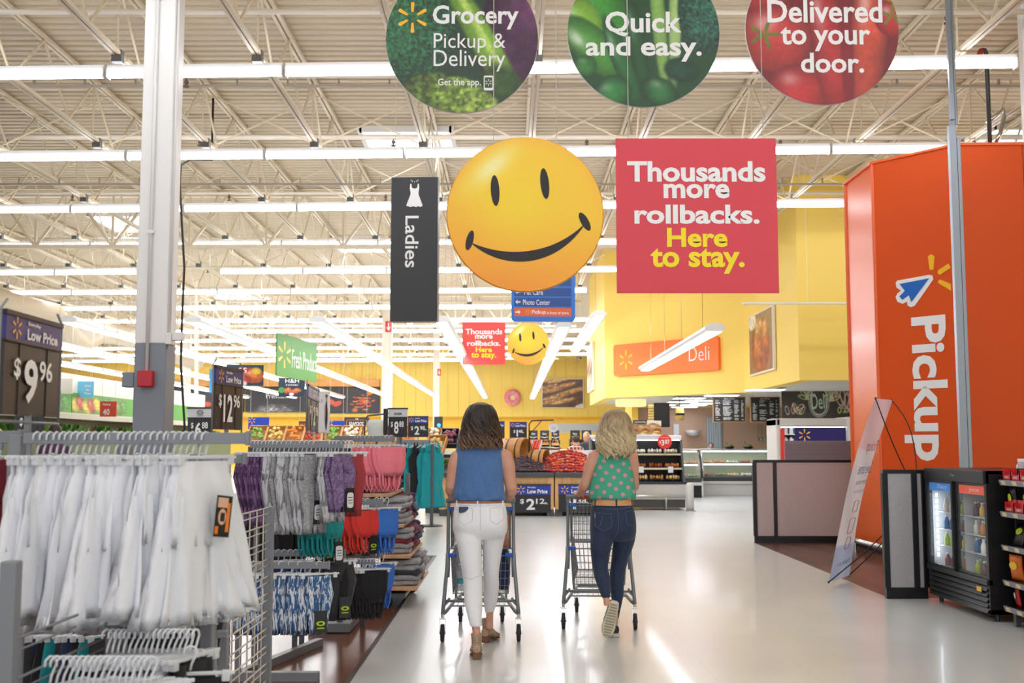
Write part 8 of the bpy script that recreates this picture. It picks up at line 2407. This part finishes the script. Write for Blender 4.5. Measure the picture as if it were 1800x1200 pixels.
def perf(nt, b_, oc):
    v = nt.nodes.new('ShaderNodeTexVoronoi'); v.inputs['Scale'].default_value = 75; v.inputs['Randomness'].default_value = 0.15
    nt.links.new(oc, v.inputs['Vector'])
    r = nt.nodes.new('ShaderNodeValToRGB'); r.color_ramp.interpolation = 'CONSTANT'
    r.color_ramp.elements[0].color = (*lin('#6b5442'), 1); r.color_ramp.elements[1].position = 0.33; r.color_ramp.elements[1].color = (*lin('#b89c82'), 1)
    nt.links.new(v.outputs['Distance'], r.inputs[0]); nt.links.new(r.outputs[0], b_.inputs['Base Color'])
PERF = patmat('perforated_suede', perf, 0.8)
HEELM = mat('stacked_brown_heel', '#7a5238', 0.6)
g1 = 1.4*FPX/(1150-781); g2 = 1.4*FPX/(1122-781)
boot(w1, (X(838.5, g1), g1+0.06, 0.0), 0.06, 0.0, PERF, HEELM)
boot(w1, (X(858, g2), g2+0.05, 0.004), -0.35, 0.0, PERF, HEELM)
H1 = hairmat('brown_hair', '#4a3328', '#8a6a50', 1.38, 1.70, '#261b18')
hair(w1, hb_, [(0.128, 0.012, 0.014, -0.012), (0.122, 0.045, 0.05, -0.012), (0.102, 0.078, 0.088, -0.012), (0.06, 0.100, 0.112, -0.012), (0.01, 0.112, 0.118, -0.012), (-0.05, 0.122, 0.115, -0.015), (-0.10, 0.134, 0.108, -0.02), (-0.15, 0.140, 0.098, -0.03), (-0.18, 0.138, 0.09, -0.035)], H1, n=120, seed=4, wave=0.022, wl=0.14, r0=0.0145)

# ---------------- blonde woman ----------------------------------------------------
YW = 8.36
w2 = thing('person', 'blonde woman in green sleeveless blouse with pink dots and dark jeans pushing a cart', 'person', (0, 0, 0))
hw = at(1082, 752, YW)
b = MB(); b.sm = True
M2 = head(b, hw, -0.12, -0.03)
S_L = at(1046, 797, YW); S_R = at(1109, 796, YW-0.02); neck = at(1080, 793, YW)
b.tube([hw+Vector((0, -0.012, -0.05)), hw+Vector((0, -0.02, -0.11)), neck, neck+Vector((0, 0, -0.06))], [0.050, 0.046, 0.054, 0.072], 14)
b.rings(secs_px(refine([(782, 1070, 1090, YW, 0.9), (790, 1052, 1106, YW, 0.5), (798, 1044, 1110, YW, 0.48), (820, 1046, 1108, YW, 0.55), (850, 1050, 1106, YW, 0.6), (876, 1046, 1109, YW, 0.62), (892, 1043, 1112, YW, 0.62)], 3)))
c2 = cart2.location
EL = at(1028, 852, YW+0.02); ER = at(1115, 852, YW+0.06)
HL = Vector((c2.x-0.155, 8.60, 1.0)); HR = Vector((c2.x+0.215, 8.585, 1.0))
for S, E, H, sd in ((S_L, EL, HL, -1), (S_R, ER, HR, 1)):
    W = H+Vector((0, -0.085, 0.022))
    b.tube([S+Vector((-sd*0.03, 0, 0.0)), S+Vector((sd*0.006, 0, -0.02)), S.lerp(E, 0.35)+Vector((sd*0.004, -0.008, 0)), S.lerp(E, 0.75), E, E+Vector((0, 0.01, -0.01)), E.lerp(W, 0.25), E.lerp(W, 0.6), W], [0.043, 0.050, 0.047, 0.040, 0.038, 0.039, 0.039, 0.031, 0.025], 14)
    hand(b, W, H, sd)
b.tube([at(1063, 1030, 8.18), at(1065.5, 1050, 8.12), at(1068, 1064, 8.115)], [0.022, 0.025, 0.026], 12)
b.tube([at(1083, 1060, 8.34), at(1080, 1088, 8.30), at(1079, 1104, 8.30)], [0.028, 0.028, 0.028], 12)
ob('body', remesh(b, 0.0075, 4), SKIN, w2)
eyes(w2, M2, ('blue_iris', '#5a7890'))
def dots(nt, bs, oc):
    sp = nt.nodes.new('ShaderNodeSeparateXYZ'); nt.links.new(oc, sp.inputs[0])
    cb_ = nt.nodes.new('ShaderNodeCombineXYZ'); nt.links.new(sp.outputs['X'], cb_.inputs['X']); nt.links.new(sp.outputs['Z'], cb_.inputs['Y'])
    mp = nt.nodes.new('ShaderNodeMapping'); nt.links.new(cb_.outputs[0], mp.inputs[0]); mp.inputs['Rotation'].default_value = (0, 0, 0.62); mp.inputs['Scale'].default_value = (16.0, 16.0, 1)
    v = nt.nodes.new('ShaderNodeTexVoronoi'); v.voronoi_dimensions = '2D'; v.inputs['Scale'].default_value = 1.0; v.inputs['Randomness'].default_value = 0.12
    nt.links.new(mp.outputs[0], v.inputs['Vector'])
    n = nt.nodes.new('ShaderNodeTexNoise'); n.inputs['Scale'].default_value = 160; nt.links.new(oc, n.inputs['Vector'])
    ad = nt.nodes.new('ShaderNodeMath'); ad.operation = 'MULTIPLY_ADD'; ad.inputs[1].default_value = 0.14; nt.links.new(n.outputs['Fac'], ad.inputs[0]); nt.links.new(v.outputs['Distance'], ad.inputs[2])
    r = nt.nodes.new('ShaderNodeValToRGB'); r.color_ramp.interpolation = 'CONSTANT'
    r.color_ramp.elements[0].color = (*lin('#c98f9a'), 1); r.color_ramp.elements[1].position = 0.17; r.color_ramp.elements[1].color = (*lin('#e0b9bf'), 1)
    e = r.color_ramp.elements.new(0.21); e.color = (*lin('#c58f98'), 1)
    e = r.color_ramp.elements.new(0.315); e.color = (*lin('#46a98a'), 1)
    nt.links.new(ad.outputs[0], r.inputs[0]); nt.links.new(r.outputs[0], bs.inputs['Base Color'])
GT = patmat('green_blouse_pink_dots', dots, 0.75)
rows = refine([(777, 1066, 1094, YW-0.01, 0.8), (780, 1055, 1104, YW, 0.62), (786, 1050, 1108, YW, 0.56), (800, 1046.5, 1111, YW, 0.60), (820, 1044, 1112, YW, 0.64), (840, 1040, 1114, YW, 0.66), (860, 1036, 1117, YW, 0.66), (870, 1035, 1118, YW, 0.66), (875, 1037, 1117, YW, 0.64), (878, 1043, 1113, YW, 0.60)], 4)
rg = []
for i, r_ in enumerate(rows):
    py, a, c_, Y, dr = r_[:5]; c = at((a+c_)/2, py, Y); rx = (c_-a)/2/FPX*Y; ring = []
    for k in range(48):
        an = 2*PI*k/48; f = 0.022*math.sin(5*an+i*0.2)*max(0, (py-790)/90)+0.010*math.sin(12*an-i*0.1)*max(0, (py-815)/60)
        ring.append((c.x+rx*math.cos(an)*(1+0.3*f), c.y+rx*dr*math.sin(an)*(1+f*2.2), c.z+0.005*math.sin(5*an)*max(0, (py-850)/30)))
    rg.append(ring)
q = MB(); q.sm = True; q.rings(rg); top2 = ob('blouse', q, GT, w2)
q = MB(); q.sm = True; q.tube([at(1080+19*math.cos(a), 781+0*1, YW-0.01)+Vector((0, 0.06*math.sin(a), 0.012*math.sin(a))) for a in [2*PI*k/20 for k in range(20)]], 0.011, 8, closed=True); ob('collar', q, GT, w2)
DJ = fabric('dark_indigo_denim', '#1b2d4a', 0.75, 0.2, 0.3)
q = MB(); q.sm = True
q.rings(secs_px(refine([(887, 1042, 1112, YW, 0.64, 0), (895, 1040, 1114, YW, 0.66, 0), (910, 1038, 1117, YW, 0.70, 0.014), (927, 1037, 1118, YW, 0.72, 0.03), (940, 1038, 1117, YW, 0.66, 0.024), (950, 1043, 1112, YW, 0.52, 0)], 4), 40))
q.rings(leg([(925, 1038, 1078, YW-0.02, 1.08), (945, 1038, 1078, YW-0.05, 1.05), (965, 1038, 1074, YW-0.07, 1.05), (985, 1040, 1070, YW-0.07, 1.05), (1000, 1042, 1069, 8.27, 1.1), (1015, 1045, 1072, 8.23, 1.15), (1035, 1052, 1073, 8.17, 1.15), (1048, 1057, 1073, 8.13, 1.05), (1051, 1058, 1073, 8.12, 1.05)]))
q.rings(leg([(925, 1080, 1118, YW+0.01, 1.08), (945, 1079, 1117, YW+0.03, 1.05), (965, 1077, 1111, YW+0.05, 1.05), (985, 1075, 1104, YW+0.06, 1.05), (1005, 1072, 1099, 8.42, 1.1), (1025, 1072, 1097, 8.39, 1.15), (1045, 1074, 1096, 8.36, 1.12), (1070, 1077, 1091, 8.33, 1.05), (1085, 1077, 1088, 8.31, 1.0), (1088, 1078, 1088, 8.31, 1.0)]))
pm = remesh(q, 0.009, 3, 'jeans'); jeans = ob('jeans', pm, DJ, w2)
JS = mat('jeans_thread', '#5a6a80', 0.7)
YP = YW-0.1
stitches(pm, jeans, [[(1044, 901, YP), (1073, 903, YP), (1073, 925, YP), (1058, 933, YP), (1045, 924, YP), (1044, 901, YP)], [(1098, 899, YP), (1116, 896, YP), (1117, 920, YP), (1112, 926, YP), (1099, 920, YP), (1098, 899, YP)],
    [(1083, 893, YP), (1085, 910, YP), (1084, 932, YP), (1078, 945, YP)], [(1042, 893, YP), (1080, 895, YP), (1113, 891, YP)], [(1058, 905, YP), (1052, 925, YP)]], JS)
m = MB(); p = on_back(pm, [(X(1045, YP), zpx(908, YP))], 0.001, 6.0)
if p: m.bbox(p[0][0]-0.003, p[0][0]+0.003, p[0][1]-0.003, p[0][1]+0.002, p[0][2]-0.02, p[0][2]+0.02, 0.001); ob('pocket_tab', m, mat('tab_tan', '#a99a86', 0.6), jeans)
q = MB(); q.sm = True; q.rings(secs_px([(877, 1043, 1111, YW, 0.645), (882, 1042, 1112, YW, 0.655), (887.5, 1041.5, 1112.5, YW, 0.66)], 40), caps=False); ob('belt', q, mat('tan_belt', '#d39a66', 0.45), w2)
for px in (1046, 1082, 1110):
    p = on_back(pm, [(X(px, YP), zpx(889, YP))], 0.0, 6.0)
    if p: m = MB(); m.bbox(p[0][0]-0.006, p[0][0]+0.006, p[0][1]-0.012, p[0][1]+0.004, p[0][2]-0.01, p[0][2]+0.05, 0.002); ob('belt_loop', m, DJ, w2)
NAVS = mat('navy_canvas', '#2a2f3d', 0.7); SOLEM = mat('cream_rubber', '#d6cfbf', 0.6)
tp = at(1061, 1116, 8.06)
# raised shoe: toe on the floor, sole towards the viewer
def shoe_at(toe, heel, m_up, m_sole, up=None):
    d = (Vector(heel)-Vector(toe)).normalized()
    yv = -d; xv = Vector((1, 0, 0)); xv = (xv-yv*xv.dot(yv)).normalized(); zv = xv.cross(yv)
    o = sneaker(w2, (0, 0, 0), 0, 0, m_up, m_sole)
    pos = Vector(toe)-yv*0.203
    M = Matrix(((xv.x, yv.x, zv.x, pos.x), (xv.y, yv.y, zv.y, pos.y), (xv.z, yv.z, zv.z, pos.z), (0, 0, 0, 1)))
    o.matrix_local = M
    return o
toe = Vector((X(1062, 8.16), 8.16, 0.012)); heel = toe+Vector((0.062, -0.055, 0.265)).normalized()*0.277
shoe_at(toe, heel, NAVS, SOLEM)
sneaker(w2, (X(1077, 8.25), 8.31, 0.0), 0.05, 0.0, NAVS, SOLEM)
H2 = hairmat('blonde_hair', '#a08a68', '#d9c49c', 1.45, 1.95, '#7a6248')
hair(w2, hw, [(0.133, 0.012, 0.014, -0.012), (0.126, 0.045, 0.05, -0.012), (0.105, 0.078, 0.09, -0.012), (0.06, 0.104, 0.114, -0.012), (0.01, 0.118, 0.122, -0.012), (-0.05, 0.130, 0.120, -0.016), (-0.10, 0.140, 0.112, -0.024), (-0.15, 0.136, 0.108, -0.035), (-0.20, 0.10, 0.098, -0.045)], H2, n=115, seed=9, wave=0.026, wl=0.125, r0=0.0160, cut=0.03)

# ---------------- small distant shoppers -------------------------------------------
def shopper(label, x, y, h, topm, legm, hairm, yaw=0.0):
    t = thing('person', label, 'person', (x, y, 0), yaw)
    s = h/1.7
    b = MB(); b.sm = True
    head(b, (0, 0, 1.58*s), 0, 0, s)
    b.tube([(0, -0.01, 1.5*s), (0, 0, 1.38*s)], [0.05*s, 0.07*s], 10)
    for sd in (-1, 1):
        b.tube([(sd*0.17*s, 0, 1.37*s), (sd*0.22*s, 0.0, 1.12*s), (sd*0.18*s, 0.22*s, 1.02*s)], [0.05*s, 0.042*s, 0.028*s], 10)
        b.sph((sd*0.17*s, 0.27*s, 1.02*s), (0.03*s, 0.05*s, 0.02*s), 8, 6)
        for f in range(4): b.tube([(sd*0.17*s+(f-1.5)*0.016*s, 0.29*s, 1.02*s), (sd*0.17*s+(f-1.5)*0.017*s, 0.335*s, 1.0*s), (sd*0.17*s+(f-1.5)*0.016*s, 0.34*s, 0.975*s)], 0.0125*s, 5)
        b.tube([(sd*0.15*s, 0.26*s, 1.02*s), (sd*0.13*s, 0.29*s, 1.0*s)], 0.013*s, 5)
    b.rings([hring((0, 0, z*s), rx*s, ry*s) for z, rx, ry in ((1.42, 0.07, 0.06), (1.38, 0.16, 0.09), (1.2, 0.15, 0.10), (0.95, 0.14, 0.10))])
    ob('body', remesh(b, 0.012, 2), SKIN, t)
    q = MB(); q.sm = True; q.rings([hring((0, 0, z*s), rx*s, ry*s) for z, rx, ry in ((1.45, 0.075, 0.07), (1.40, 0.185, 0.10), (1.3, 0.195, 0.12), (1.1, 0.175, 0.12), (0.92, 0.19, 0.13), (0.9, 0.17, 0.11))])
    for sd in (-1, 1): q.tube([(sd*0.16*s, 0, 1.37*s), (sd*0.22*s, 0, 1.12*s), (sd*0.2*s, 0.1*s, 1.06*s)], [0.065*s, 0.055*s, 0.045*s], 10)
    ob('shirt', remesh(q, 0.015, 2, 'shirt'), topm, t)
    q = MB(); q.sm = True; q.rings([hring((0, 0, z*s), rx*s, ry*s) for z, rx, ry in ((0.96, 0.15, 0.11), (0.85, 0.18, 0.13), (0.76, 0.16, 0.10))])
    for sd in (-1, 1): q.tube([(sd*0.09*s, 0, 0.84*s), (sd*0.095*s, 0.0, 0.45*s), (sd*0.1*s, -0.01, 0.06*s)], [0.085*s, 0.062*s, 0.045*s], 10)
    ob('trousers', remesh(q, 0.015, 2, 'trousers'), legm, t)
    for sd in (-1, 1):
        q = MB(); q.sm = True; q.sph((sd*0.1*s, 0.05*s, 0.035*s), (0.045*s, 0.13*s, 0.035*s), 10, 6); ob('shoe', q, BLACK, t)
    q = MB(); q.sm = True; q.sph((0, -0.02*s, 1.61*s), (0.088*s, 0.10*s, 0.10*s), 14, 10); ob('hair', q, hairm, t)
def plaid(nt, bs, oc):
    w_ = nt.nodes.new('ShaderNodeTexBrick'); w_.offset = 0; w_.inputs['Scale'].default_value = 1; w_.inputs['Brick Width'].default_value = 0.09; w_.inputs['Row Height'].default_value = 0.09; w_.inputs['Mortar Size'].default_value = 0.014
    w_.inputs['Color1'].default_value = (*lin('#8a4640'), 1); w_.inputs['Color2'].default_value = (*lin('#7a3a3a'), 1); w_.inputs['Mortar'].default_value = (*lin('#d8b8a8'), 1)
    mp = nt.nodes.new('ShaderNodeMapping'); mp.inputs['Rotation'].default_value = (PI/2, 0, 0); nt.links.new(oc, mp.inputs[0]); nt.links.new(mp.outputs[0], w_.inputs['Vector']); nt.links.new(w_.outputs['Color'], bs.inputs['Base Color'])
HRB = mat('dark_brown_hair', '#3a2a22', 0.5); HRG = mat('sandy_hair', '#b0926a', 0.5)
shopper('distant shopper in a red plaid shirt between the produce and the bread', X(1011, 27.5), 27.5, 1.62, patmat('red_plaid', plaid, 0.8), F['navy'], HRB, 0.3)
shopper('distant sandy-haired shopper in a dark top left of the blonde woman', X(1030, 28.3), 28.3, 1.72, F['char'], F['navy'], HRG, 2.6)
shopper('distant dark-haired shopper behind the white shorts at left', X(99, 15.5), 15.5, 1.68, F['plum'], F['navy'], HRB, 0.5)
shopper('deli worker with dark hair behind the glass deli counter', X(1248, 34), 34.0, 1.45, F['char'], F['black'], HRB, 3.0)
# ================================================================ LABELS
# members of a group that read alike are told apart by their place in the row
bpy.context.view_layer.update()
from collections import defaultdict
byl = defaultdict(list)
for o in list(COL.objects):
    if o.parent is None and 'label' in o and 'group' in o: byl[o['label']].append(o)
for lb, os_ in byl.items():
    n = len(os_)
    if n < 2 or n > 30 or len(lb.split()) > 13: continue
    os_.sort(key=lambda o: o.matrix_world.translation.x/max(o.matrix_world.translation.y, 0.1))
    for i, o in enumerate(os_):
        if n == 2: o['label'] = lb+', '+('left one' if i == 0 else 'right one')
        else: o['label'] = lb+', '+nth(i+1)+' from left'
